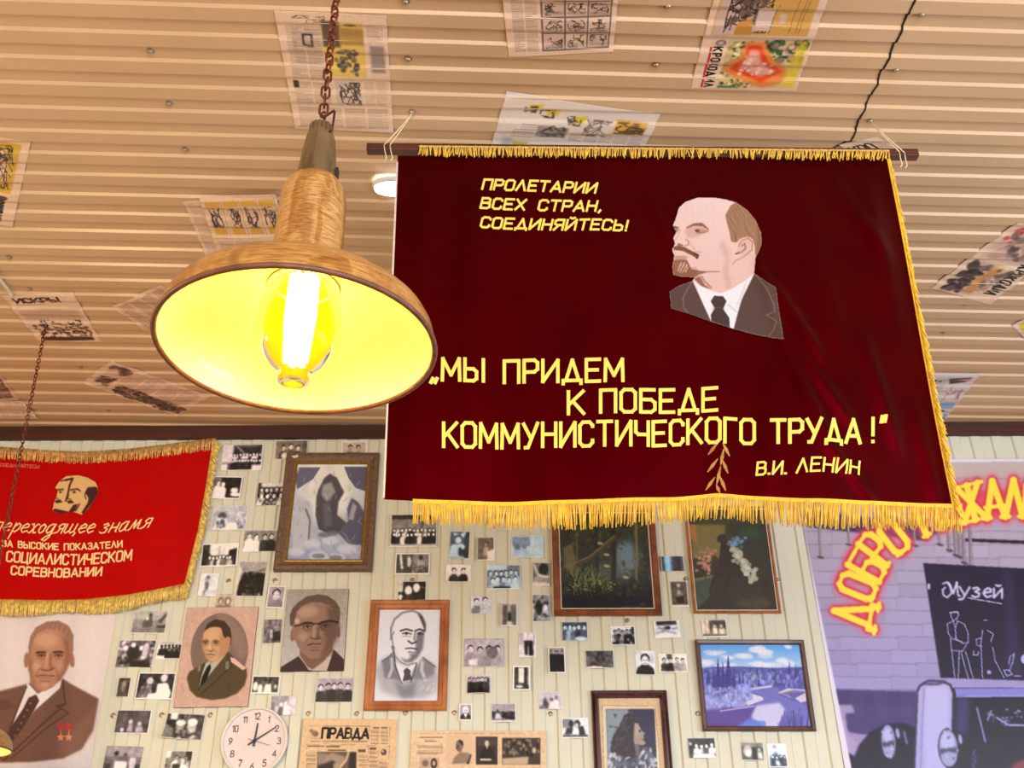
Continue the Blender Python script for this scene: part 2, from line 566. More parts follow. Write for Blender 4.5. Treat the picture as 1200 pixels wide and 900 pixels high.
# ------------------------------------------------------------------ stroke lettering
O_ = [(.12, 0), (0, .14), (0, .86), (.12, 1), (.4, 1), (.52, .86), (.52, .14), (.4, 0), (.12, 0)]
GL = {
    'А': (.6, [[(0, 0), (.3, 1), (.6, 0)], [(.1, .3), (.5, .3)]]),
    'Б': (.52, [[(.5, 1), (0, 1), (0, 0), (.38, 0), (.52, .12), (.52, .42), (.38, .56), (0, .56)]]),
    'В': (.52, [[(0, 0), (0, 1), (.36, 1), (.48, .9), (.48, .64), (.36, .53), (0, .53)], [(.36, .53), (.52, .42), (.52, .12), (.38, 0), (0, 0)]]),
    'Г': (.46, [[(0, 0), (0, 1), (.46, 1)]]),
    'Д': (.66, [[(.0, -.1), (.0, .06), (.66, .06), (.66, -.1)], [(.1, .06), (.34, 1), (.58, .06)]]),
    'Е': (.5, [[(.5, 1), (0, 1), (0, 0), (.5, 0)], [(0, .52), (.42, .52)]]),
    'Ж': (.8, [[(.4, 0), (.4, 1)], [(0, 1), (.4, .5), (0, 0)], [(.8, 1), (.4, .5), (.8, 0)]]),
    'З': (.5, [[(.02, .85), (.14, 1), (.36, 1), (.48, .88), (.48, .64), (.36, .53), (.2, .53)], [(.36, .53), (.5, .42), (.5, .12), (.38, 0), (.12, 0), (0, .14)]]),
    'И': (.56, [[(0, 1), (0, 0), (.56, 1), (.56, 0)]]),
    'Й': (.56, [[(0, 1), (0, 0), (.56, 1), (.56, 0)], [(.14, 1.2), (.28, 1.13), (.42, 1.2)]]),
    'К': (.54, [[(0, 0), (0, 1)], [(.52, 1), (.02, .42)], [(.16, .56), (.54, 0)]]),
    'Л': (.56, [[(0, 0), (.28, 1), (.56, 0)]]),
    'М': (.66, [[(0, 0), (.02, 1), (.33, .25), (.64, 1), (.66, 0)]]),
    'Н': (.52, [[(0, 0), (0, 1)], [(.52, 0), (.52, 1)], [(0, .52), (.52, .52)]]),
    'О': (.52, [O_]),
    'П': (.54, [[(0, 0), (0, 1), (.54, 1), (.54, 0)]]),
    'Р': (.5, [[(0, 0), (0, 1), (.38, 1), (.5, .88), (.5, .58), (.38, .46), (0, .46)]]),
    'С': (.5, [[(.5, .8), (.5, .86), (.38, 1), (.12, 1), (0, .86), (0, .14), (.12, 0), (.38, 0), (.5, .14), (.5, .24)]]),
    'Т': (.56, [[(0, 1), (.56, 1)], [(.28, 1), (.28, 0)]]),
    'У': (.56, [[(0, 1), (.3, .36)], [(.56, 1), (.18, 0), (.06, 0)]]),
    'Х': (.54, [[(0, 0), (.54, 1)], [(0, 1), (.54, 0)]]),
    'Ц': (.58, [[(0, 1), (0, 0), (.58, 0), (.58, -.16)], [(.5, 1), (.5, 0)]]),
    'Ч': (.5, [[(0, 1), (0, .56), (.1, .46), (.5, .46)], [(.5, 1), (.5, 0)]]),
    'Ы': (.7, [[(0, 1), (0, 0), (.32, 0), (.44, .1), (.44, .42), (.32, .54), (0, .54)], [(.7, 1), (.7, 0)]]),
    'Ь': (.48, [[(0, 1), (0, 0), (.36, 0), (.48, .1), (.48, .42), (.36, .54), (0, .54)]]),
    'Я': (.52, [[(.52, 0), (.52, 1), (.14, 1), (0, .88), (0, .6), (.14, .48), (.52, .48)], [(.26, .48), (0, 0)]]),
    '.': (.08, [[(.0, .03), (.08, .03)]]), ',': (.1, [[(.1, .1), (.02, -.14)]]),
    '!': (.12, [[(.06, 1), (.06, .3)], [(.04, .03), (.08, .03)]]),
    '„': (.24, [[(.08, .08), (0, -.12)], [(.24, .08), (.16, -.12)]]), '"': (.24, [[(.08, 1.03), (.04, .8)], [(.24, 1.03), (.2, .8)]]),
    ' ': (.34, []),
    '0': (.5, [O_]), '1': (.2, [[(0, .8), (.2, 1), (.2, 0)]]),
    '2': (.5, [[(0, .8), (.1, 1), (.38, 1), (.5, .84), (.48, .62), (0, 0), (.52, 0)]]),
    '3': (.5, [[(.02, .85), (.14, 1), (.36, 1), (.48, .88), (.48, .64), (.36, .53), (.2, .53)], [(.36, .53), (.5, .42), (.5, .12), (.38, 0), (.12, 0), (0, .14)]]),
    '4': (.54, [[(.4, 0), (.4, 1), (0, .28), (.54, .28)]]),
    '5': (.5, [[(.46, 1), (.06, 1), (.02, .55), (.34, .62), (.5, .46), (.5, .14), (.36, 0), (.1, 0), (0, .12)]]),
    '6': (.5, [[(.42, 1), (.1, .62), (0, .3), (.1, .04), (.26, 0), (.42, .04), (.5, .3), (.42, .54), (.26, .6), (.06, .48)]]),
    '7': (.5, [[(0, 1), (.5, 1), (.16, 0)]]),
    '8': (.5, [[(.14, .53), (.03, .66), (.03, .88), (.14, 1), (.36, 1), (.47, .88), (.47, .66), (.36, .53), (.14, .53), (0, .4), (0, .12), (.12, 0), (.38, 0), (.5, .12), (.5, .4), (.36, .53)]]),
    '9': (.5, [[(.08, 0), (.4, .38), (.5, .7), (.4, .96), (.25, 1), (.08, .94), (0, .7), (.08, .46), (.25, .4), (.45, .52)]]),
    # running hand, x-height 1
    'е': (.55, [[(0, .45), (.5, .62), (.48, .88), (.3, 1), (.08, .75), (.05, .3), (.25, 0), (.55, .2)]]),
    'р': (.6, [[(.14, 1), (.14, -.8)], [(.14, .6), (.38, 1), (.58, .8), (.54, .3), (.34, 0), (.16, .15)]]),
    'х': (.6, [[(0, .95), (.16, 1), (.42, 0), (.6, .06)], [(.6, .95), (.44, 1), (.16, 0), (0, .05)]]),
    'о': (.5, [[(.25, 1), (.05, .75), (.04, .25), (.22, 0), (.42, .2), (.46, .75), (.25, 1)]]),
    'д': (.62, [[(.5, .95), (.28, 1), (.06, .75), (.04, .25), (.2, 0), (.4, .15), (.52, .9)], [(.54, 1), (.5, -.45), (.3, -.85), (.02, -.72), (.2, -.4), (.62, 0)]]),
    'я': (.6, [[(.55, 0), (.55, 1), (.28, 1), (.12, .75), (.26, .5), (.55, .5)], [(.32, .5), (.2, .12), (0, 0)]]),
    'щ': (.95, [[(0, 1), (0, .2), (.14, 0), (.38, .25), (.4, 1)], [(.4, .2), (.54, 0), (.76, .25), (.78, 1)], [(.78, .15), (.95, 0), (.86, -.3)]]),
    'з': (.5, [[(.05, .88), (.3, 1), (.44, .8), (.18, .55), (.46, .38), (.4, .05), (.2, -.05), (0, .1)]]),
    'н': (.55, [[(.05, 1), (.05, 0)], [(.05, .5), (.5, .52)], [(.5, 1), (.5, .1), (.6, 0)]]),
    'а': (.6, [[(.5, .95), (.28, 1), (.06, .75), (.04, .25), (.2, 0), (.4, .15), (.5, .9)], [(.5, 1), (.5, .15), (.62, .02)]]),
    'м': (.8, [[(0, .02), (.12, .1), (.28, 1), (.4, .15), (.64, 1), (.7, .1), (.82, .02)]]),
    'п': (.6, [[(.05, 0), (.05, 1), (.52, 1), (.52, 0)]]),
    'у': (.55, [[(0, 1), (.26, .2)], [(.55, 1), (.2, -.3), (.0, -.35)]]),
    'й': (.55, [[(0, 1), (0, 0), (.5, 1), (.5, 0)], [(.1, 1.35), (.25, 1.25), (.4, 1.35)]]),
}


def text_lines(s, width, H, slant=0.0, gap=.2):
    x, out = 0.0, []
    for ch in s:
        w, pls = GL[ch]
        for pl in pls:
            out.append([(x + q[0] + slant * q[1], q[1]) for q in pl])
        x += w + gap
    k = width / (x - gap)
    return [[(q[0] * k, q[1] * H) for q in pl] for pl in out]


# ================================================================== THE ROOM
XL, XR, YB = -4.2, 5.0, -4.2
RIB, CPITCH, CY0 = 0.010, 2.6 * 0.04429, 2.6 * 0.8518
WPITCH, WX0 = 0.1175, 0.0305
RIBROT = 0.0404                           # the ceiling ribs run very slightly askew to the wall
RC, RS = math.cos(RIBROT), math.sin(RIBROT)


def across(P):
    """distance across the ceiling ribs"""
    P = np.asarray(P)
    return P[..., 1] * RC - P[..., 0] * RS



def rib_profile(s, pitch, h=RIB):
    """depth of the sheet (0 on the outer flat, h in the trough) at s after a bright edge"""
    s = np.mod(s, pitch) / pitch
    k = np.array([0, .035, .47, .54, .965, 1.0])
    d = np.array([.5, 0, 0, 1, 1, .5])
    return np.interp(s, k, d) * h


def ribbed(name, s_nodes, place, mat):
    """extruded trapezoid sheet: place(s, e, depth) gives a world point, e in 0..1 along the rib"""
    vs, fs = [], []
    ne = 9
    for s, d in s_nodes:
        for e in range(ne):
            vs.append(place(s, e / (ne - 1), d))
    for i in range(len(s_nodes) - 1):
        for e in range(ne - 1):
            fs.append((i * ne + e, i * ne + e + 1, (i + 1) * ne + e + 1, (i + 1) * ne + e))
    mb = MB()
    mb.add(vs, fs)
    return struct(mb.build(name, mat, loc=tuple(np.mean(np.asarray(vs), 0))))


def nodes_between(a, b, s0, pitch):
    out = [(a, float(rib_profile(np.array([a - s0]), pitch)[0]))]
    k = math.floor((a - s0) / pitch) - 1
    while s0 + k * pitch < b:
        for f, d in ((-.035, 1), (.035, 0), (.47, 0), (.54, 1)):
            s = s0 + (k + f) * pitch
            if a < s < b:
                out.append((s, d * RIB))
        k += 1
    out.append((b, float(rib_profile(np.array([b - s0]), pitch)[0])))
    return out


def sheet_metal(name, rgb, rough, rgb2=None):
    m, nt, b = new_mat(name)
    tc = nt.nodes.new('ShaderNodeTexCoord')
    ns = nt.nodes.new('ShaderNodeTexNoise')
    ns.inputs['Scale'].default_value = 1.7
    ns.inputs['Detail'].default_value = 5
    rp = nt.nodes.new('ShaderNodeValToRGB')
    c = lin(rgb)
    rp.color_ramp.elements[0].position = .3
    rp.color_ramp.elements[0].color = (*(c * .94), 1)
    rp.color_ramp.elements[1].position = .7
    rp.color_ramp.elements[1].color = (*np.clip(c * 1.05, 0, 1), 1)
    nt.links.new(tc.outputs['Object'], ns.inputs['Vector'])
    nt.links.new(ns.outputs['Fac'], rp.inputs[0])
    nt.links.new(rp.outputs[0], b.inputs['Base Color'])
    b.inputs['Roughness'].default_value = rough
    b.inputs['Specular IOR Level'].default_value = .5
    MATS[name] = m
    return m


m_ceil = sheet_metal('ceiling_sheet', (201, 168, 131), .28)
m_wall = sheet_metal('wall_sheet', (214, 214, 196), .45)
ceiling = ribbed('ceiling', nodes_between(YB - .2, WALL + .22, CY0, CPITCH),
                 lambda s, e, d: ((XL + (XR - XL) * e) * RC - s * RS, s * RC + (XL + (XR - XL) * e) * RS, CEIL + d), m_ceil)
wall_front = ribbed('wall_front', nodes_between(XL, XR, WX0, WPITCH),
                    lambda s, e, d: (s, WALL + d, CEIL * e), m_wall)
mb = MB()
mb.box((XL, YB, -.05), (XR, WALL + .02, 0))
struct(mb.build('floor', wood('floor_boards', (92, 62, 40), (140, 102, 70), 3, .45), loc=(0, 0, 0)))
m_side = plain('side_paint', (222, 212, 186), .6, vary=.04, scale=2)
mb = MB()
mb.box((XL - .1, YB, 0), (XL, WALL + .02, CEIL + .02))
struct(mb.build('wall_left', m_side, loc=(XL, 0, 0)))


def holed_wall(name, axis, at, t, a0, a1, h0, h1, b0, b1):
    """a wall with one opening for an added window (h0..h1 along, b0..b1 up)"""
    mb = MB()
    for (p, q, z0, z1) in ((a0, h0, 0, CEIL + .02), (h1, a1, 0, CEIL + .02), (h0, h1, 0, b0), (h0, h1, b1, CEIL + .02)):
        if axis == 'x':
            mb.box((p, at, z0), (q, at + t, z1))
        else:
            mb.box((at, p, z0), (at + t, q, z1))
    return struct(mb.build(name, m_side, loc=(0, 0, 0)))


def window(name, axis, at, h0, h1, b0, b1, label):
    w = empty(name, (((h0 + h1) / 2, at, b0) if axis == 'x' else (at, (h0 + h1) / 2, b0)), None, None)
    struct(w)
    fr, gl = MB(), MB()
    n = 3
    us = [h0 + (h1 - h0) * i / n for i in range(n + 1)]
    bars = [(u - .03, u + .03, b0, b1) for u in us] + [(h0, h1, b0, b0 + .06), (h0, h1, b1 - .06, b1)]
    for p, q, z0, z1 in bars:
        fr.box((p, at - .03, z0), (q, at + .03, z1)) if axis == 'x' else fr.box((at - .03, p, z0), (at + .03, q, z1))
    gl.box((h0, at - .003, b0), (h1, at + .003, b1)) if axis == 'x' else gl.box((at - .003, h0, b0), (at + .003, h1, b1))
    fr.build('added_window_frame', plain('window_white', (235, 235, 232), .4, vary=.03), w, loc=tuple(w['_w']))
    gm, nt, b = new_mat('window_glass_' + name)
    b.inputs['Transmission Weight'].default_value = 1
    b.inputs['Roughness'].default_value = .02
    gl.build('glass', gm, w, loc=tuple(w['_w']))


holed_wall('wall_rear', 'x', YB - .1, .1, XL, XR, -.7, 3.9, .95, 3.25)
holed_wall('wall_right', 'y', XR, .1, YB, WALL + .02, -.8, 2.4, 1.0, 3.0)
window('added_window_1', 'x', YB - .05, -.7, 3.9, .95, 3.25, '')  # unseen window, added to go with the rear fill light
window('added_window_2', 'y', XR + .05, -.8, 2.4, 1.0, 3.0, '')  # unseen window, added to go with the right fill light

# dark wooden trim where ceiling meets wall
zt = float(on_wall(300, 513.5, .02)[2])
mb = MB()
mb.hexa([(XL, WALL - .022, zt), (XR, WALL - .022, zt), (XR, WALL, zt), (XL, WALL, zt)],
        [(XL, WALL - .028, CEIL - .001), (XR, WALL - .028, CEIL - .001), (XR, WALL, CEIL - .001), (XL, WALL, CEIL - .001)])
struct(mb.build('trim_1', wood('trim_wood', (46, 14, 5), (70, 24, 9), 4, .6, (.3, 6, 6), 0), loc=(0, WALL, zt)))

# screws in ceiling and wall (each a child of its sheet)
m_screw = plain('screw_zinc', (176, 160, 140), .35, .7, .1, 60)


def screw_mesh():
    mb = MB()
    mb.lathe([(.0, .011), (.006, .0105), (.0085, .008), (.009, .003), (.013, .002), (.014, 0)], 14)
    me = bpy.data.meshes.new('screw')
    me.from_pydata(np.concatenate(mb.v).tolist(), [], mb.f)
    me.materials.append(m_screw)
    return me


scm = screw_mesh()


def screw(parent, P, axis):
    o = bpy.data.objects.new('screw', scm)
    COL.objects.link(o)
    o.parent = parent
    o.location = Vector(P) - parent.location
    if axis == 'c':
        o.rotation_euler = (math.pi, 0, 0)
    else:
        o.rotation_euler = (math.pi / 2, 0, 0)


for x, y in [(176, 62), (198, 123.5), (217, 177), (10, 303), (475, 4), (478, 71), (783, 8), (769, 77.5), (1080, 17), (1050, 82), (483, 133), (1020, 143),
             (1132.5, 358), (1106.7, 391), (93.7, 431.7), (126.7, 482), (34, 340), (1009, 332)]:
    P = on_ceil(x, y)
    d = float(rib_profile(np.array([across(P) - CY0]), CPITCH)[0])
    screw(ceiling, (P[0], P[1], CEIL + d + .0005), 'c')
for x, y in [(532.5, 835), (475, 835.5), (645, 836.5), (818, 836), (361, 836), (418, 836), (131.7, 838), (189, 837.5), (246, 837.5), (483, 679), (267.5, 680), (322, 679.5),
             (735, 727.5), (804, 678), (912, 679)]:
    P = on_wall(x, y)
    d = float(rib_profile(np.array([P[0] - WX0]), WPITCH)[0])
    screw(wall_front, (P[0], WALL + d + .0005, P[2]), 'w')

# dark tube standing in for the wavy shadow line where two ceiling sheets overlap
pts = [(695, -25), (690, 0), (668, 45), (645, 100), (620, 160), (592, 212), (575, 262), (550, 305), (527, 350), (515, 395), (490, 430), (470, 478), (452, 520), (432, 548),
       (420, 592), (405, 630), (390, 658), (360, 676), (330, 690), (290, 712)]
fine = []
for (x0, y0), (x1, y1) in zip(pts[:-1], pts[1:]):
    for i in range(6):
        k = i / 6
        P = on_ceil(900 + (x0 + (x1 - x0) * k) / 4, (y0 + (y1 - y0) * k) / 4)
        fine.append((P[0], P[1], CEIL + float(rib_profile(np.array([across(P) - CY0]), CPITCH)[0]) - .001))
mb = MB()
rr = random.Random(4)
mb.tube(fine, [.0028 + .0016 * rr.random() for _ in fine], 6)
sm = mb.build('seam_shadow', plain('seam_shadow_dark', (40, 28, 22), .9), loc=tuple(fine[0]))
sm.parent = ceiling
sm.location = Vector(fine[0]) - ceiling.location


# ================================================================== PENDANT LAMPS
m_grain = wood('lamp_grain', (128, 80, 30), (190, 142, 78), 9, .3, (4, 4, 60), .3, False, (5, 5, 3))
m_grain2 = wood('lamp_grain_housing', (136, 88, 36), (196, 152, 92), 9, .3, (7, 7, 60), .3, False, (14, 14, 3))
m_neck = wood('lamp_neck', (62, 46, 26), (108, 86, 54), 9, .5, (5, 5, 1))
m_rim = plain('lamp_rim', (112, 68, 50), .5, vary=.3, scale=60)
m_enamel = plain('lamp_enamel', (250, 244, 226), .13, vary=.02, spec=.5)
m_chain = plain('chain_rust', (118, 62, 46), .38, .75, .35, 90)
m_wire = plain('hook_wire', (70, 44, 34), .4, .6)
m_socket = plain('socket_brass', (190, 150, 80), .35, .8)
m_fil = emitter('filament_glow', (1.0, 0.86, 0.62), 16.0)


def amber_glass():
    m, nt, b = new_mat('amber_glass')
    nt.nodes.remove(b)
    out = nt.nodes['Material Output']
    lw = nt.nodes.new('ShaderNodeLayerWeight')
    lw.inputs[0].default_value = .35
    rp = nt.nodes.new('ShaderNodeValToRGB')
    rp.color_ramp.elements[0].color = (1.0, .80, .14, 1)
    rp.color_ramp.elements[1].color = (.70, .30, .0, 1)
    tr = nt.nodes.new('ShaderNodeBsdfTransparent')
    gl = nt.nodes.new('ShaderNodeBsdfGlossy')
    gl.inputs['Roughness'].default_value = .05
    em = nt.nodes.new('ShaderNodeEmission')
    em.inputs[0].default_value = (1.0, .62, .03, 1)
    em.inputs[1].default_value = .12
    fr = nt.nodes.new('ShaderNodeFresnel')
    fr.inputs[0].default_value = 1.18
    mx = nt.nodes.new('ShaderNodeMixShader')
    ad = nt.nodes.new('ShaderNodeAddShader')
    nt.links.new(lw.outputs['Facing'], rp.inputs[0])
    nt.links.new(rp.outputs[0], tr.inputs[0])
    nt.links.new(fr.outputs[0], mx.inputs[0])
    nt.links.new(tr.outputs[0], mx.inputs[1])
    nt.links.new(gl.outputs[0], mx.inputs[2])
    nt.links.new(mx.outputs[0], ad.inputs[0])
    nt.links.new(em.outputs[0], ad.inputs[1])
    nt.links.new(ad.outputs[0], out.inputs[0])
    return m


m_amber = amber_glass()


def chain_into(mb, top, bot, r=.0021, L=.026, Wd=.0068, twist=.55):
    top, bot = np.asarray(top, float), np.asarray(bot, float)
    n = max(2, int(np.linalg.norm(top - bot) / (L * .74)))
    for i in range(n):
        c = bot + (top - bot) * (i + .5) / n
        a = (math.pi / 2) * (i % 2) + twist * math.sin(i * .21) + i * .05
        u = np.array([math.cos(a), math.sin(a), 0])
        loop = []
        for k in range(14):
            t = 2 * math.pi * k / 14
            ca, sa = math.cos(t), math.sin(t)
            loop.append(c + u * Wd * ca + np.array([0, 0, 1]) * (L / 2 - Wd) * (1 if sa > 0 else -1) + np.array([0, 0, 1]) * Wd * sa)
        mb.tube(loop, r, 6, closed=True)


SHADE = [(r * .967, z) for r, z in [(.200, .0), (.1995, .012), (.196, .028), (.188, .043), (.175, .057), (.156, .070), (.130, .083), (.100, .094), (.070, .102), (.048, .109)]]


def pendant(P, label, power, lean=0.0):
    """P: centre of the rim of the shade"""
    P = np.asarray(P, float)
    root = empty('pendant_lamp', tuple(P), label, 'lamp', 'grained pendant lamps on chains')

    def put(name, mat, mb, smooth=True, parent=root):
        mb.v = [v + P for v in mb.v]
        return mb.build(name, mat, parent, loc=tuple(P), smooth=smooth)

    mb = MB()
    mb.lathe(SHADE, 72)
    put('shade', m_grain, mb)
    mb = MB()
    mb.lathe([(max(r - .004, .01), z - .003 if i else .001) for i, (r, z) in enumerate(SHADE)] + [(.047, .106), (.046, .16), (.02, .17)], 72)
    put('reflector', m_enamel, mb)
    mb = MB()
    ring = [np.array([.193 * math.cos(t), .193 * math.sin(t), .0]) for t in np.linspace(0, 2 * math.pi, 73)[:-1]]
    mb.tube(ring, .0042, 8, closed=True)
    put('rim', m_rim, mb)
    mb = MB()
    mb.lathe([(.0515, .100), (.051, .20), (.0500, .258), (.0485, .274), (.0445, .287), (.0385, .296), (.032, .301), (.0275, .303)], 48)
    put('housing', m_grain2, mb)
    mb = MB()
    # eight-sided tapering wooden neck with a ridged collar on top
    mb.lathe([(.0315, .294), (.030, .33), (.0245, .385), (.0205, .398)], 8, cap0=True)
    for j in range(16):
        a = 2 * math.pi * j / 16
        mb.tube([(.0165 * math.cos(a), .0165 * math.sin(a), .392), (.0160 * math.cos(a), .0160 * math.sin(a), .414)], .0036, 6)
    mb.lathe([(.0175, .392), (.0172, .414), (.010, .417)], 20, cap1=True)
    put('neck', m_neck, mb, smooth=False)
    mb = MB()
    mb.box((.030, -.006, .288), (.034, .006, .326))
    put('clip', plain('clip_black', (30, 24, 22), .5), mb, smooth=False)
    mb = MB()
    mb.tube([(0.014, -0.014, 0.387), (0.0215, -0.0185, 0.394), (0.0225, -0.019, 0.43), (0.021, -0.018, 0.4335), (0.001, -0.002, 0.4335), (-0.003, 0, 0.437), (-0.004, 0, 0.444), (0.001, 0, 0.449), (0.005, 0, 0.444), (0.003, 0.001, 0.436), (0, 0.001, 0.414)], .0019, 8)
    put('hook', m_wire, mb)
    mb = MB()
    chain_into(mb, (lean, 0, CEIL - P[2] - .016), (0, 0, .444))
    put('chain', m_chain, mb)
    mb = MB()
    n = 10
    mb.lathe([(.012, CEIL - P[2] - .0055), (.010, CEIL - P[2] - .014), (.003, CEIL - P[2] - .022)], 12)
    mb.v = [v + np.array([lean, 0, 0]) for v in mb.v]
    put('ceiling_hook', m_wire, mb)
    mb = MB()
    mb.lathe([(.024, .168), (.023, .145), (.0195, .14)], 24)
    put('socket', m_socket, mb)
    mb = MB()
    prof = [(.0185, .150), (.022, .140), (.036, .124), (.046, .106), (.053, .084), (.058, .060), (.0605, .036), (.058, .012), (.049, -.010), (.036, -.028), (.025, -.039), (.0215, -.044), (.0225, -.050), (.0215, -.055), (.016, -.057), (.012, -.0545), (.0, -.053)]
    mb.lathe(prof, 48)
    bulb = put('bulb', m_amber, mb)
    mb = MB()
    for j in range(6):
        a = 2 * math.pi * j / 6
        mb.tube([(.017 * math.cos(a), .017 * math.sin(a), .135), (.0175 * math.cos(a), .0175 * math.sin(a), .05), (.012 * math.cos(a), .012 * math.sin(a), -.024)], .0062, 6)
    mb.v = [v + P for v in mb.v]
    f = mb.build('filament', m_fil, None, loc=tuple(P), smooth=True)
    f.parent = bulb
    f.location = (0, 0, 0)
    l = bpy.data.lights.new('bulb_light', 'POINT')
    l.energy = power
    l.color = (1.0, .74, .14)
    l.shadow_soft_size = .03
    lo = bpy.data.objects.new('bulb_light', l)
    COL.objects.link(lo)
    lo.parent = root
    lo.location = (0, 0, .03)
    return root


Lz = 1.424
d0 = rays(348.0, 407.0)
LAMP = CP + d0 * Lz
pendant(LAMP, 'large wood-grained pendant lamp glowing yellow in front of the maroon banner', 5.5)
c2 = on_ceil(54, 380)
# second lamp hangs straight down from there until its rim is level with the lower frame edge
zz = np.linspace(1.4, 3.5, 400)
px2, py2 = project(np.stack([np.full(400, c2[0]), np.full(400, c2[1]), zz], -1))
z2 = float(np.interp(-878, -py2[::1], zz)) if py2[0] > py2[-1] else 2.0
print('LAMP', LAMP, 'lamp2', c2, z2, np.interp(z2, zz, px2))
pendant((c2[0] + .075, c2[1], z2), 'pendant lamp hanging at the very edge before the suited portrait poster', 4, -.075)

# small oval ceiling light behind the banner
P = on_ceil(471, 216)
root = empty('ceiling_light', tuple(P), 'small lit oval bulkhead light on the ceiling behind the maroon banner', 'light')


def oval(mb, rx, ry, prof, P, n=40):
    vs, fs = [], []
    for k, (s, z) in enumerate(prof):
        for j in range(n):
            a = 2 * math.pi * j / n
            ex = .5
            cx, sy = math.cos(a), math.sin(a)
            x = math.copysign(abs(cx) ** .75, cx) * (rx - (1 - s) * ry)
            y = math.copysign(abs(sy) ** .75, sy) * ry * s
            vs.append((P[0] + x, P[1] + y, P[2] - z))
    for k in range(len(prof) - 1):
        for j in range(n):
            fs.append((k * n + j, (k + 1) * n + j, (k + 1) * n + (j + 1) % n, k * n + (j + 1) % n))
    fs.append(tuple((len(prof) - 1) * n + j for j in range(n)))
    mb.add(vs, fs)


mb = MB()
oval(mb, .112, .048, [(1, .0), (1, .012), (.97, .018), (.86, .021)], P)
mb.build('light_body', plain('light_white', (225, 230, 236), .35, vary=.03), root, loc=tuple(P), smooth=True)
mb = MB()
oval(mb, .102, .040, [(1, .018), (.97, .026), (.8, .032), (.5, .035)], P)
mb.build('diffuser', emitter('led_diffuser', (.86, .95, 1.0), 26.0), root, loc=tuple(P), smooth=True)


# ================================================================== THE BIG BANNER
YT, YBN = 2.66, 2.80
bT = at_y(750, 183, YT)
bB = at_y(750, 588, YBN)
bv = (bB - bT) / np.linalg.norm(bB - bT)
bn = np.cross(np.array([1.0, 0, 0]), bv)
bn *= np.sign((CP - bT) @ bn) / np.linalg.norm(bn)
CREASE = [((962, 188), (1035, 300), .006, 9), ((886, 300), (918, 402), .005, 7), ((903, 330), (965, 425), .007, 8), ((925, 425), (975, 525), .006, 8), ((940, 418), (1000, 500), .005, 8),
          ((1012, 400), (1052, 520), .006, 9), ((970, 525), (1025, 585), .005, 7), ((1010, 190), (1050, 380), .007, 14), ((930, 190), (985, 420), .006, 16), ((860, 190), (890, 240), .004, 12),
          ((765, 250), (790, 290), .004, 6), ((752, 225), (785, 265), .003, 5), ((770, 300), (760, 420), .003, 12), ((700, 190), (690, 400), .003, 20), ((560, 200), (548, 560), .004, 22),
          ((620, 300), (640, 580), .003, 20), ((845, 420), (850, 580), .004, 14), ((1075, 480), (1100, 585), .005, 10), ((905, 440), (900, 580), .004, 14), ((500, 200), (478, 580), .003, 14)]


def fold(px, py):
    px, py = np.asarray(px, float), np.asarray(py, float)
    t = np.clip((py - 183) / 405, 0, 1.1)
    u = (px - 450) / 650
    d = .006 * (.25 + t) * (.6 + 1.6 * np.clip(u, 0, 1)) * np.sin(2 * np.pi * (2.6 * u + .25 * t)) + .003 * np.sin(2 * np.pi * (6.1 * u - .5 * t)) * t * np.clip(u * 1.6, .2, 1)
    for (xa, ya), (xb, yb), amp, wd in CREASE:
        dx, dy = xb - xa, yb - ya
        L2 = dx * dx + dy * dy
        q = ((px - xa) * dx + (py - ya) * dy) / L2
        dist = ((px - xa) * dy - (py - ya) * dx) / math.sqrt(L2)
        env = 1 / (1 + np.exp(-12 * q)) / (1 + np.exp(12 * (q - 1)))
        d = d + 1.7 * amp * np.exp(-(dist / wd) ** 2) * env
    return d * np.clip(t * 5, 0, 1)


def onb(px, py, off=0.0, folds=True):
    P = on_plane(px, py, bT, bn)
    d = (fold(px, py) if folds else 0) + off
    return P + np.asarray(d)[..., None] * bn


def hem(px):
    return np.interp(px, [440, 485, 600, 700, 790, 838, 890, 940, 1040, 1130], [585, 587.5, 590, 588, 584, 579.5, 584, 588, 589, 592])


banner = empty('banner', tuple(onb(790, 588, 0, False)), 'maroon velvet banner with a sewn portrait and yellow slogan hung from the ceiling', 'banner')
BL = tuple(banner['_w'])
# cloth
ns_, nt_ = 240, 170
S, Tt = np.meshgrid(np.linspace(0, 1, ns_), np.linspace(0, 1, nt_))
xl = 466 + (450 - 466) * Tt
xr = 1041 + (1119 - 1041) * Tt
PX = xl + (xr - xl) * S
PY = 182 + 3 * S + (hem(PX) - 182 - 3 * S) * Tt
V = onb(PX, PY)
idx = np.arange(ns_ * nt_).reshape(nt_, ns_)
q = np.stack([idx[:-1, :-1], idx[1:, :-1], idx[1:, 1:], idx[:-1, 1:]], -1).reshape(-1, 4)
mb = MB()
mb.add(V.reshape(-1, 3), q.tolist())


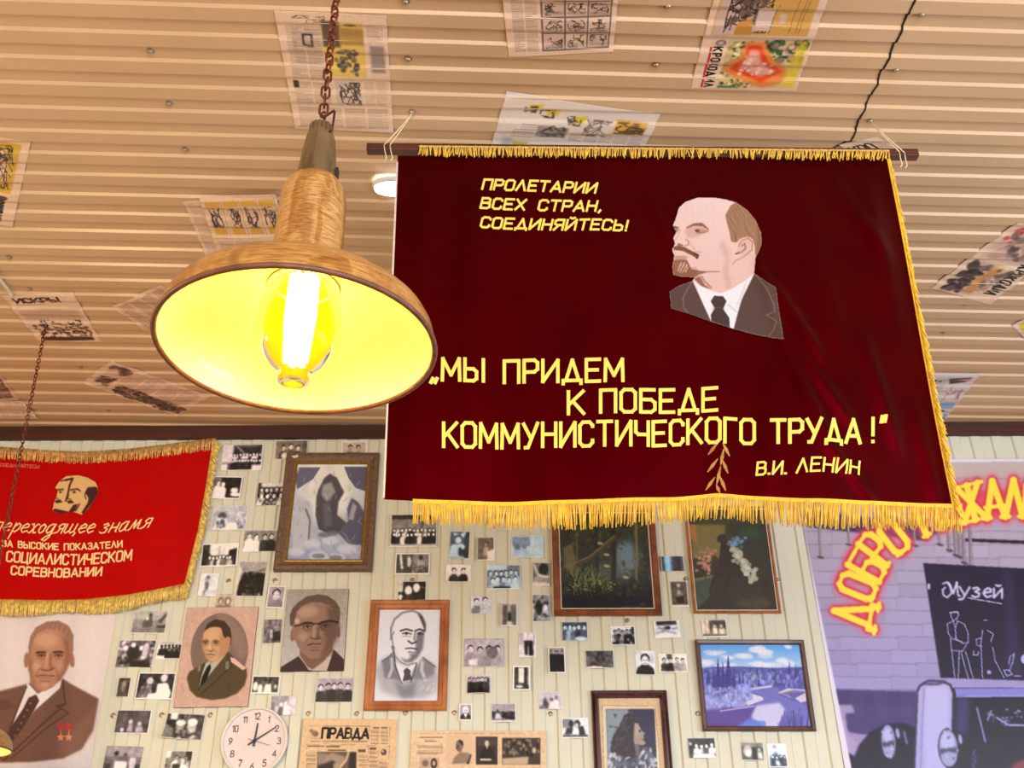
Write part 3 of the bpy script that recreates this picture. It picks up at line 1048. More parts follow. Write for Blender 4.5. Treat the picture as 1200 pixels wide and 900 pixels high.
def velvet(name, rgb, tint, sheen=1.0):
    m, nt, b = new_mat(name)
    tc = nt.nodes.new('ShaderNodeTexCoord')
    ns = nt.nodes.new('ShaderNodeTexNoise')
    ns.inputs['Scale'].default_value = 4
    ns.inputs['Detail'].default_value = 6
    rp = nt.nodes.new('ShaderNodeValToRGB')
    c = lin(rgb)
    rp.color_ramp.elements[0].position = .35
    rp.color_ramp.elements[0].color = (*(c * .75), 1)
    rp.color_ramp.elements[1].position = .7
    rp.color_ramp.elements[1].color = (*(c * 1.25), 1)
    nt.links.new(tc.outputs['Object'], ns.inputs['Vector'])
    nt.links.new(ns.outputs['Fac'], rp.inputs[0])
    nt.links.new(rp.outputs[0], b.inputs['Base Color'])
    b.inputs['Roughness'].default_value = .36
    b.inputs['Specular IOR Level'].default_value = .34
    b.inputs['Specular Tint'].default_value = (1.0, .0, .04, 1)
    b.inputs['Sheen Weight'].default_value = sheen
    b.inputs['Sheen Roughness'].default_value = .22
    b.inputs['Sheen Tint'].default_value = (*tint, 1)
    MATS[name] = m
    return m


cl = mb.build('cloth', velvet('maroon_velvet', (48, 0, 0), (.6, .004, .02), .25), banner, loc=BL, smooth=True)
so = cl.modifiers.new('thickness', 'SOLIDIFY')
so.thickness = .002
so.offset = -1 if True else 1
# pale selvage down the left edge
mb = MB()
ys = np.linspace(190, 584, 30)
for a, b in zip(ys[:-1], ys[1:]):
    xa, xb = 466 - 16 * (a - 182) / 405, 466 - 16 * (b - 182) / 405
    f0 = onb(np.array([xa - 1.2, xa + .9, xb + .9, xb - 1.2]), np.array([a, a, b, b]), .0015)
    mb.hexa([f0[0], f0[1], f0[2], f0[3]], [f0[0] - bn * .004, f0[1] - bn * .004, f0[2] - bn * .004, f0[3] - bn * .004])
mb.build('selvage', plain('selvage_white', (214, 196, 186), .8), banner, loc=BL)
# pole
A0, A1 = at_y(430, 174.5, YT + .012), at_y(1075, 181.5, YT + .012)
hz, hy = np.array([0, 0, .0155]), np.array([0, .0155, 0])
mb = MB()
mb.hexa([A0 - hz - hy, A0 - hz + hy, A0 + hz + hy, A0 + hz - hy], [A1 - hz - hy, A1 - hz + hy, A1 + hz + hy, A1 + hz - hy])
pole = mb.build('pole', wood('pole_wood', (58, 26, 20), (92, 46, 34), 5, .4, (1, 8, 8)), banner, loc=BL)
bv_ = pole.modifiers.new('bevel', 'BEVEL')
bv_.width = .003
bv_.segments = 2

m_fr = plain('fringe_gold', (250, 190, 36), .5, vary=.28, scale=45, sheen=.3)
m_fr2 = plain('braid_gold', (246, 186, 20), .55, vary=.15, scale=90, bump=.4)


def strand(mb, a, b, c, r):
    """a thread of three points, three-sided"""
    mb.tube([a, b, c], [r, r * .95, r * .7], 4)


rg = random.Random(11)
# bottom fringe
mb = MB()
N = 560
for i in range(N):
    x = 484.5 + (1128 - 484.5) * (i + rg.random() * .9) / N
    y = float(hem(x)) - .5
    ln = 29 + rg.uniform(-4, 3) + 2.5 * math.sin(x * .021) + (5 if x > 1095 else 0)
    sw = rg.gauss(0, 1.6) + 1.5 * math.sin(x * .05) + (4 if rg.random() < .05 else 0) * rg.choice((-1, 1))
    o = rg.uniform(-.004, .006)
    a = onb(x, y, .002 + o * .3, True)
    b_ = onb(x + sw * .5, y + ln * .5, .002 + o, False) + bn * float(fold(x, y))
    c_ = onb(x + sw, y + ln, .002 + o * 1.4, False) + bn * float(fold(x, y))
    strand(mb, a, b_, c_, .0021)
mb.build('bottom_fringe', m_fr, banner, loc=BL, smooth=True)


def band(name, pts, half, off, mat, thick=.004):
    """flat braid following photo points pts, half pixels wide each side"""
    mb = MB()
    pts = np.asarray(pts, float)
    for p, q_ in zip(pts[:-1], pts[1:]):
        d = (q_ - p) / np.hypot(*(q_ - p))
        nn = np.array([-d[1], d[0]]) * half
        qd = np.array([p - nn, p + nn, q_ + nn, q_ - nn])
        f0 = onb(qd[:, 0], qd[:, 1], off)
        mb.hexa([v for v in f0], [v + bn * thick for v in f0])
    return mb.build(name, mat, banner, loc=BL)


xs = np.linspace(484, 1128, 70)
band('bottom_braid', np.stack([xs, hem(xs) + .5], -1), 2.2, .001, m_fr2)
# top fringe lying over the pole
mb = MB()
for i in range(330):
    x = 491 + (1042 - 491) * (i + rg.random() * .9) / 330
    k = (x - 430) / 645
    y0 = 170.2 + 6.3 * k + rg.uniform(-.8, .8)
    ln = (11 + rg.uniform(-2, 2)) * (1 if (x < 780 or x > 900 or rg.random() < .55) else .5)
    Pa, Pb = at_y(x, y0, YT - .012), at_y(x + rg.gauss(0, 2.2), y0 + ln, YT - .016)
    strand(mb, Pa, (Pa + Pb) / 2 - np.array([0, .003, 0]), Pb, .0022)
for i in range(60):
    x0, x1 = 491 + 551 * i / 60, 491 + 551 * (i + 1) / 60
    Pa, Pb = at_y(x0, 170.8 + 6.3 * (x0 - 430) / 645, YT - .012), at_y(x1, 170.8 + 6.3 * (x1 - 430) / 645, YT - .012)
    mb.tube([Pa, Pb], .003, 6)
mb.build('top_fringe', m_fr, banner, loc=BL, smooth=True)
# fringe along the right edge
mb = MB()
for i in range(300):
    k = (i + rg.random()) / 300
    y = 190 + 405 * k
    x = 1041 + (1119 - 1041) * (y - 185) / 403
    ln = 13 + rg.uniform(-3, 4)
    sd = 2.4 + rg.gauss(0, .9) + 1.8 * k
    a = onb(x - 1, y, .003)
    c_ = onb(x + sd + .19 * ln, y + ln, .002 + rg.uniform(-.004, .004), False)
    strand(mb, a, (a + c_) / 2 + bn * .004, c_, .0024)
mb.build('side_fringe', m_fr, banner, loc=BL, smooth=True)
ys = np.linspace(187, 594, 40)
band('side_braid', np.stack([1040.5 + 78 * (ys - 185) / 403, ys], -1), 2.0, .001, m_fr2)
# hanging cords
m_cord = plain('cord_cotton', (226, 214, 184), .8, vary=.2, scale=120)
for (hx, hy_), ties, nm in (((483, 133), ((450, 170), (457, 170)), 0), ((1020.5, 143), ((1054, 178), (1060, 179)), 1)):
    H = on_ceil(hx, hy_, .006)
    mb = MB()
    for tx, ty in ties:
        Pt = at_y(tx, ty, YT - .006)
        mb.tube([H, H * .5 + Pt * .5 + np.array([0, 0, -.004]), Pt], .0021, 6)
        yb = ty + 15
        Pb = at_y(tx + 3, yb, YT - .008)
        mb.tube([Pt, at_y(tx + 1, ty + 7, YT - .01), Pb, at_y(tx + 1, yb + 3, YT - .01)], .002, 6)
    mb.build('cord', m_cord, banner, loc=BL, smooth=True)

m_let = plain('letter_yellow', (250, 216, 92), .7, vary=.08, scale=25)


def sewn(name, s, x0, x1, base, H, sw, mat=m_let, slant=0.0, mapper=onb, root=None, th=.0016, jit=0.0, gap=.2, off=.0022):
    """a line of cut-out letters; base: list of (x, baseline y)"""
    bx, by = [b[0] for b in base], [b[1] for b in base]
    rj = random.Random(len(s))
    A, B = [], []
    for pl in text_lines(s, x1 - x0, H, slant, gap):
        for (ax_, ay), (bx_, by_) in zip(pl[:-1], pl[1:]):
            p, q_ = np.array([x0 + ax_, np.interp(x0 + ax_, bx, by) - ay]), np.array([x0 + bx_, np.interp(x0 + bx_, bx, by) - by_])
            d = (q_ - p) / (np.hypot(*(q_ - p)) + 1e-9)
            p, q_ = p - d * sw * .38, q_ + d * sw * .38
            nn = np.array([-d[1], d[0]]) * sw / 2
            for k in range(3):
                a, b = p + (q_ - p) * k / 3, p + (q_ - p) * (k + 1) / 3
                A.append([a - nn, a + nn, b + nn, b - nn])
    A = np.array(A)
    F0 = mapper(A[..., 0], A[..., 1], off)
    F1 = mapper(A[..., 0], A[..., 1], off + th)
    mb = MB()
    for i in range(len(A)):
        mb.hexa(F0[i], F1[i])
    r = root or banner
    return mb.build(name, mat, r, loc=tuple(r['_w']))


sewn('lettering', 'ПРОЛЕТАРИИ', 565, 697, [(565, 222.7), (630, 224), (698, 227.3)], 11.5, 2.5, slant=.16)
sewn('lettering', 'ВСЕХ', 563, 614, [(563, 245), (650, 247)], 11.8, 2.5, slant=.15)
sewn('lettering', 'СТРАН,', 630.5, 703, [(630, 246.5), (703, 249)], 11.8, 2.5, slant=.15)
sewn('lettering', 'СОЕДИНЯЙТЕСЬ!', 563, 734, [(563, 267.7), (650, 269.5), (734, 271.5)], 11.8, 2.5, slant=.15)
sewn('lettering', '„МЫ', 505, 566.5, [(505, 446.3), (567, 447.5)], 25.5, 4.0)
sewn('lettering', 'ПРИДЕМ', 591, 729.5, [(590, 448.5), (660, 448), (731, 448)], 25.5, 4.0)
sewn('lettering', 'К', 666, 684, [(660, 486), (690, 485.6)], 26.5, 4.0)
sewn('lettering', 'ПОБЕДЕ', 703.5, 840, [(703, 484.8), (775, 483.5), (841, 480.5)], 26, 4.0)
sewn('lettering', 'КОММУНИСТИЧЕСКОГО', 520, 884, [(520, 524.2), (600, 525), (700, 523.5), (766, 523), (825, 518), (885, 519.5)], 28, 4.0)
sewn('lettering', 'ТРУДА', 903, 1007, [(901, 520), (960, 520), (1008, 520)], 26.5, 4.2)
sewn('lettering', '!"', 1021, 1037, [(1018, 519), (1040, 517)], 28, 4.0, gap=.28)
sewn('lettering', 'В.И.', 886.5, 920, [(885, 556.7), (921, 556.5)], 14.5, 2.5, slant=.08)
sewn('lettering', 'ЛЕНИН', 932, 1005, [(930, 556), (955, 553.5), (975, 555), (1006, 557)], 15.5, 2.5, slant=.08)
# ear-of-wheat ornament in dull gold
mb = MB()
for a, b in (((325, 395), (280, 450)), ((347, 397), (380, 460)), ((325, 470), (278, 530)), ((345, 475), (372, 540)), ((312, 555), (270, 615)), ((333, 550), (362, 620)),
             ((352, 425), (338, 500)), ((338, 505), (320, 590)), ((318, 590), (335, 630))):
    p, q_ = np.array([760 + a[0] / 4, 420 + a[1] / 4]), np.array([760 + b[0] / 4, 420 + b[1] / 4])
    d = (q_ - p) / np.hypot(*(q_ - p))
    nn = np.array([-d[1], d[0]])
    qd = np.array([p - nn * .5, p + nn * .5, p + nn * 2.0 + (q_ - p) * .5, q_ + nn * .6, q_ - nn * .6, p - nn * 2.0 + (q_ - p) * .5])
    f0, f1 = onb(qd[:, 0], qd[:, 1], .0015), onb(qd[:, 0], qd[:, 1], .003)
    mb.add(list(f0) + list(f1), [(0, 1, 2, 3, 4, 5), (11, 10, 9, 8, 7, 6)] + [(i, (i + 1) % 6, 6 + (i + 1) % 6, 6 + i) for i in range(6)])
mb.build('wheat_ornament', plain('dull_gold', (168, 122, 52), .7, vary=.3), banner, loc=BL)


# ---- the sewn portrait
def portrait_banner():
    c = Canvas(780, 228, 922, 402, 3, (232, 202, 198), 3)
    c.T = (770, 220, 5.0)
    outline = [(88, 228), (105, 190), (125, 120), (165, 85), (235, 60), (330, 58), (400, 68), (465, 86), (530, 130), (580, 190), (610, 260), (616, 320), (600, 370), (578, 412), (570, 498), (640, 560), (692, 592), (738, 898),
               (600, 865), (450, 825), (300, 780), (180, 740), (80, 712), (70, 612), (130, 575), (205, 548), (215, 530), (150, 528), (92, 518), (86, 470), (97, 405), (84, 370), (100, 338), (90, 305), (108, 265)]
    m0 = Canvas(780, 228, 922, 402, 3)
    m0.T = c.T
    mask = m0.poly(outline, (0, 0, 0))
    c.vgrad(58, 560, (236, 208, 204), (224, 188, 184))
    sk = (198, 152, 138)
    dk = (150, 98, 78)
    # shaded planes of the face
    c.poly([(360, 330), (400, 420), (380, 480), (410, 600), (440, 590), (420, 470), (430, 380), (390, 300)], (206, 164, 154), 10, .6)
    c.poly([(170, 235), (210, 215), (260, 210), (300, 250), (240, 290), (180, 300), (160, 270)], (206, 166, 154), 6, .8)
    c.poly([(95, 240), (130, 240), (125, 260), (100, 275)], (190, 146, 130), 3)
    for k in (165, 200, 240, 290, 330):
        c.line([(k, 95), (k + 8, 160), (k - 2, 210)], 6, (216, 182, 176), 5, .3)
    # brows and eyes
    c.poly([(168, 238), (215, 212), (262, 208), (300, 240), (305, 252), (265, 228), (215, 226), (175, 242)], (140, 92, 66), 1.5)
    c.poly([(85, 228), (130, 236), (105, 248)], (130, 84, 60), 1.5)
    c.poly([(215, 252), (240, 242), (300, 252), (290, 262), (235, 272)], (190, 140, 124), 1)
    c.ell(235, 256, 13, 9, (110, 68, 54), 0, 1)
    c.line([(240, 270), (272, 266), (300, 256)], 4, dk, 1)
    c.poly([(100, 255), (118, 250), (112, 272)], (150, 104, 88), 1)
    # nose
    c.line([(135, 250), (120, 290), (98, 320), (105, 335)], 4, sk, 1.5)
    c.poly([(120, 330), (150, 338), (150, 348), (118, 346)], dk, 1)
    c.line([(165, 305), (185, 320), (180, 340), (160, 345)], 5, (160, 108, 92), 1)
    c.line([(190, 330), (230, 380), (258, 380)], 5, (196, 150, 138), 3)
    # moustache and beard
    c.poly([(95, 355), (120, 345), (160, 352), (215, 380), (243, 395), (238, 420), (205, 402), (150, 375), (95, 372)], (126, 80, 52), 2)
    c.line([(215, 388), (240, 398), (232, 415)], 10, (76, 44, 30), 1)
    c.poly([(100, 375), (150, 380), (205, 402), (190, 412), (150, 398), (100, 402)], (226, 192, 184), 1)
    c.poly([(102, 404), (150, 402), (185, 410), (160, 432), (120, 440), (100, 440)], (196, 148, 134), 2)
    c.poly([(95, 430), (130, 425), (175, 428), (200, 480), (250, 488), (300, 495), (240, 512), (215, 532), (92, 520), (86, 470)], (148, 98, 72), 2)
    for a, b in (((140, 445), (120, 490)), ((160, 445), (130, 500)), ((175, 455), (148, 500)), ((180, 470), (165, 498))):
        c.line([a, b], 7, (226, 196, 186), 1)
    for k in range(12):
        x = 95 + k * 12
        c.line([(x, 470), (x + 14, 520)], 3, (112, 68, 48), 1, .8)
    c.line([(215, 498), (280, 494), (366, 490)], 5, (150, 98, 78), 1.5)
    # neck
    c.poly([(215, 535), (250, 520), (280, 570), (320, 595), (260, 580)], (150, 100, 80), 3)
    c.line([(260, 520), (280, 550), (318, 585)], 8, (168, 118, 98), 2)
    # hair
    c.poly([(462, 86), (430, 105), (400, 160), (408, 200), (425, 260), (435, 315), (465, 320), (490, 295), (530, 285), (560, 300), (572, 340), (575, 410), (600, 370), (616, 320), (610, 260), (580, 190), (530, 130)], (158, 118, 92), 1)
    for k in range(22):
        f = k / 21
        c.line([(470 - 50 * f + c.rng.normal(0, 4), 100 + 100 * f), (520 - 60 * f, 170 + 100 * f), (560 - 90 * f + c.rng.normal(0, 8), 270 + 45 * f)], 4, (122, 84, 60) if k % 2 else (186, 148, 120), 1, .8)
    c.poly([(585, 210), (612, 300), (596, 380), (580, 400), (590, 300)], (138, 98, 74), 3)
    # ear
    c.poly([(480, 300), (510, 288), (545, 290), (568, 320), (560, 370), (520, 395), (470, 380), (475, 340)], (224, 184, 176), 1)
    c.line([(478, 340), (500, 305), (535, 295), (560, 320), (555, 365), (520, 395), (460, 425), (445, 445)], 5, (166, 116, 100), 1)
    c.line([(495, 375), (520, 355), (515, 325), (495, 340)], 7, (150, 100, 84), 1)
    c.line([(462, 385), (485, 378)], 9, (120, 76, 60), 1)
    # suit, shirt, tie
    su, sl = (86, 64, 60), (150, 122, 112)
    c.poly([(205, 548), (130, 575), (70, 612), (80, 712), (180, 740), (320, 790), (250, 640)], su, 1)
    c.poly([(572, 498), (692, 592), (738, 898), (450, 825), (480, 690)], su, 1)
    c.poly([(212, 545), (250, 575), (310, 600), (370, 618), (440, 590), (520, 540), (570, 500), (500, 640), (448, 828), (320, 785), (260, 660)], (232, 232, 242), 1)
    c.line([(415, 680), (470, 725)], 4, (170, 168, 180), 1.5)
    c.line([(520, 560), (470, 690)], 8, (206, 206, 222), 4)
    c.poly([(335, 632), (388, 634), (408, 662), (388, 708), (425, 760), (428, 818), (318, 782), (315, 745), (338, 705), (314, 665)], (66, 50, 48), 1)
    c.line([(325, 708), (365, 700), (395, 708)], 3, (120, 96, 92), 1)
    c.line([(205, 548), (150, 650), (155, 705), (180, 735)], 4, sl, 1)
    c.line([(570, 500), (640, 600), (680, 690), (685, 735), (640, 745), (695, 790), (680, 840), (655, 868)], 4, sl, 1)
    c.noise(3, .8)
    c.line(outline + outline[:1], 5, (168, 140, 130), 1.5, .8)
    gx, gy = np.meshgrid(np.arange(782, 920, .55), np.arange(230, 401, .55))
    cols = lin(c.sample(gx, gy))
    i = np.clip(((gy - 228) * 3).astype(int), 0, c.h - 1)
    j = np.clip(((gx - 780) * 3).astype(int), 0, c.w - 1)
    return grid_sheet('sewn_portrait', onb(gx, gy, .0035), cols, printed('applique', .8, 0, .3, .80), banner, loc=BL, mask=mask[i, j])


portrait_banner()['label'] = 'sewn portrait of a bald bearded man in a dark suit'


# ================================================================== THINGS ON THE WALL
class Rect:
    """an upright rectangle on the wall fitted to four photo corners (tl, tr, br, bl)"""

    def __init__(self, corners=None, c=None, w=None, h=None, rot=0.0):
        if corners is not None:
            q = np.asarray(corners, float)
            P = on_wall(q[:, 0], q[:, 1])
            self.c = P.mean(0)
            ex = (P[1] - P[0] + P[2] - P[3]) / 2
            ez = (P[0] - P[3] + P[1] - P[2]) / 2
            self.w, self.h = np.linalg.norm(ex), np.linalg.norm(ez)
            a = math.atan2(ex[2], ex[0])
            a2 = math.atan2(-ez[0], ez[2])
            a = (a + a2) / 2
        else:
            self.c = on_wall(*c)
            e = on_wall(np.array([c[0] - w / 2, c[0] + w / 2]), np.array([c[1], c[1]]))
            f = on_wall(np.array([c[0], c[0]]), np.array([c[1] - h / 2, c[1] + h / 2]))
            self.w, self.h = np.linalg.norm(e[1] - e[0]), np.linalg.norm(f[1] - f[0])
            a = math.radians(rot)
        self.ex = np.array([math.cos(a), 0, math.sin(a)])
        self.ez = np.array([-math.sin(a), 0, math.cos(a)])

    def at(self, u, v, off, inset=0.0):
        """u right, v down in 0..1, off metres out of the wall"""
        w, h = self.w - 2 * inset, self.h - 2 * inset
        u, v = np.asarray(u, float), np.asarray(v, float)
        P = self.c + ((u - .5) * w)[..., None] * self.ex + ((.5 - v) * h)[..., None] * self.ez
        return P - np.asarray(off, float)[..., None] * np.array([0, 1.0, 0])

    def foot(self):
        return tuple(self.at(.5, 1.0, 0.0))


def traced(name, rect, canvas, mat, off=.002, parent=None, loc=None, step=.62, inset=0.0, thick=.001, bend=None):
    """sheet over rect whose picture was drawn in photo coordinates"""
    pw = 1189 / 5.3
    n, m = max(6, int(rect.h * pw / step)), max(6, int(rect.w * pw / step))
    U, Vv = np.meshgrid(np.linspace(0, 1, m), np.linspace(0, 1, n))
    o = np.full(U.shape, off) + (bend(U, Vv) if bend else 0)
    P = rect.at(U, Vv, o, inset)
    px, py = project(P)
    return grid_sheet(name, P, lin(canvas.sample(px, py)), mat, parent, loc if loc is not None else rect.foot(), thick, bent=bend is not None)


def frame(rect, fw, prof, mat, parent, name='frame', loc=None):
    """mitred frame; prof: (share of the width from the outside, height off the wall)"""
    mb = MB()
    vs, fs = [], []
    k = len(prof)
    for (u, v) in ((0, 0), (1, 0), (1, 1), (0, 1)):
        for d, z in prof:
            P = rect.at(np.array(u), np.array(v), np.array(z), d * fw)
            vs.append(P)
    for i in range(4):
        j = (i + 1) % 4
        for a in range(k):
            b = (a + 1) % k
            fs.append((i * k + a, j * k + a, j * k + b, i * k + b))
    mb.add(vs, fs)
    return mb.build(name, mat, parent, loc=loc or tuple(parent['_w']))


M_PAPER = printed('print_matt', .65, 0, .3)
M_PHOTO = printed('print_photo', .38, .08, .45)
M_OIL = printed('print_varnished', .45, .35, .4)
M_CARD = printed('print_card', .8, 0, .2)


# ---- suited portrait poster, left edge
def face(c, cx, cy, w, h, skin, dark, light_, hair, turn=0.0, brow=1.0, glasses=False, ears=(1, 1)):
    """a painted head; cx, cy centre, w, h half sizes, in the canvas' own units"""
    sk, dk = np.asarray(skin, float), np.asarray(dark, float)
    if ears[0]:
        c.ell(cx - w * .98, cy + h * .02, w * .12, h * .18, sk * .86, 8, 2)
    if ears[1]:
        c.ell(cx + w * .98, cy + h * .02, w * .12, h * .18, sk * .8, -8, 2)
    P = [(-.92, -.55), (-.7, -.85), (-.3, -1), (.3, -1), (.7, -.85), (.92, -.55), (.97, 0), (.88, .38), (.66, .74), (.36, .96), (0, 1.03), (-.36, .96), (-.66, .74), (-.88, .38), (-.97, 0)]
    c.poly([(cx + w * a, cy + h * b) for a, b in P], sk, 3)
    # light and modelled sides
    c.poly([(cx + w * a, cy + h * b) for a, b in ((.45, -.6), (.97, -.4), (.95, .3), (.6, .8), (.3, .9), (.5, .3))], sk * .8, w * .18, .9)
    c.poly([(cx + w * a, cy + h * b) for a, b in ((-.97, -.3), (-.75, -.3), (-.66, .5), (-.3, .95), (-.66, .75), (-.95, .3))], sk * .86, w * .12, .8)
    c.ell(cx - w * .15, cy - h * .5, w * .5, h * .26, np.asarray(light_), 0, w * .2, .6)
    c.ell(cx - w * .45, cy + h * .28, w * .2, h * .16, np.asarray(light_), 0, w * .12, .6)
    t = turn * w
    ey = cy - h * .06
    for s in (-1, 1):
        x = cx + t + s * w * .43
        c.ell(x, ey, w * .3, h * .12, sk * .72, 0, w * .1, .9)
        c.poly([(x - w * .26, ey - h * .12 - .02 * s * h), (x, ey - h * .19), (x + w * .26, ey - h * .13 + .02 * s * h), (x + w * .25, ey - h * .06), (x, ey - h * .12), (x - w * .25, ey - h * .06)], dk, w * .04, brow)
        c.ell(x, ey + h * .02, w * .15, h * .05, np.clip(sk * 1.05, 0, 255), 0, w * .03)
        c.ell(x, ey + h * .02, w * .075, h * .05, dk * .8, 0, w * .03)
        c.line([(x - w * .18, ey - h * .01), (x, ey - h * .05), (x + w * .18, ey)], w * .06, dk, w * .03, .9)
        c.line([(x - w * .16, ey + h * .13), (x + w * .14, ey + h * .14)], w * .05, sk * .76, w * .04, .8)
    # nose
    c.poly([(cx + t - w * .08, ey - h * .02), (cx + t + w * .1, ey - h * .02), (cx + t + w * .24, cy + h * .36), (cx + t + w * .06, cy + h * .42), (cx + t + w * .12, cy + h * .2)], sk * .8, w * .06, .8)
    c.line([(cx + t - w * .02, ey), (cx + t - w * .06, cy + h * .3)], w * .12, np.clip(sk * 1.12, 0, 255), w * .06, .7)
    c.line([(cx + t - w * .2, cy + h * .35), (cx + t - w * .05, cy + h * .42), (cx + t + w * .08, cy + h * .42), (cx + t + w * .22, cy + h * .35)], w * .08, dk * 1.1, w * .05, .75)
    for s in (-1, 1):
        c.line([(cx + t + s * w * .3, cy + h * .3), (cx + t + s * w * .48, cy + h * .55)], w * .06, sk * .76, w * .05, .7)
    # mouth, chin
    c.line([(cx + t - w * .34, cy + h * .62), (cx + t - w * .1, cy + h * .59), (cx + t + w * .06, cy + h * .6), (cx + t + w * .32, cy + h * .62)], w * .07, dk, w * .03, .9)
    c.line([(cx + t - w * .24, cy + h * .68), (cx + t + w * .22, cy + h * .68)], w * .12, sk * .9, w * .05, .8)
    c.line([(cx + t - w * .16, cy + h * .77), (cx + t + w * .16, cy + h * .77)], w * .07, sk * .74, w * .05, .8)
    # hair
    c.poly([(cx + w * a, cy + h * b) for a, b in hair[1]], hair[0], 3)
    if glasses:
        for s in (-1, 1):
            x = cx + t + s * w * .45
            c.ell(x, ey + h * .05, w * .34, h * .16, sk * .78, 0, 2, .5)
            c.line([(x - s * w * .33, ey - h * .03), (x - s * w * .2, ey - h * .09), (x + s * w * .2, ey - h * .1), (x + s * w * .38, ey - h * .05)], w * .11, dk * .5, w * .03)
            c.line([(x + s * w * .36, ey - h * .04), (x + s * w * .34, ey + h * .12), (x, ey + h * .2), (x - s * w * .3, ey + h * .12)], w * .035, sk * .6, w * .02, .8)
            c.line([(x + s * w * .36, ey - h * .05), (cx + s * w * .98, ey - h * .02)], w * .06, dk * .6, w * .02)
        c.line([(cx + t - w * .14, ey - h * .02), (cx + t + w * .14, ey - h * .02)], w * .06, dk * .6, w * .02)


HAIR_BACK = [(-1.02, -.02), (-1.02, -.5), (-.85, -.95), (-.45, -1.22), (.1, -1.28), (.6, -1.15), (.95, -.8), (1.02, -.3), (1.0, 0), (.9, -.3), (.8, -.65), (.45, -.8), (0, -.76), (-.45, -.78), (-.75, -.6), (-.85, -.35), (-.92, -.02)]


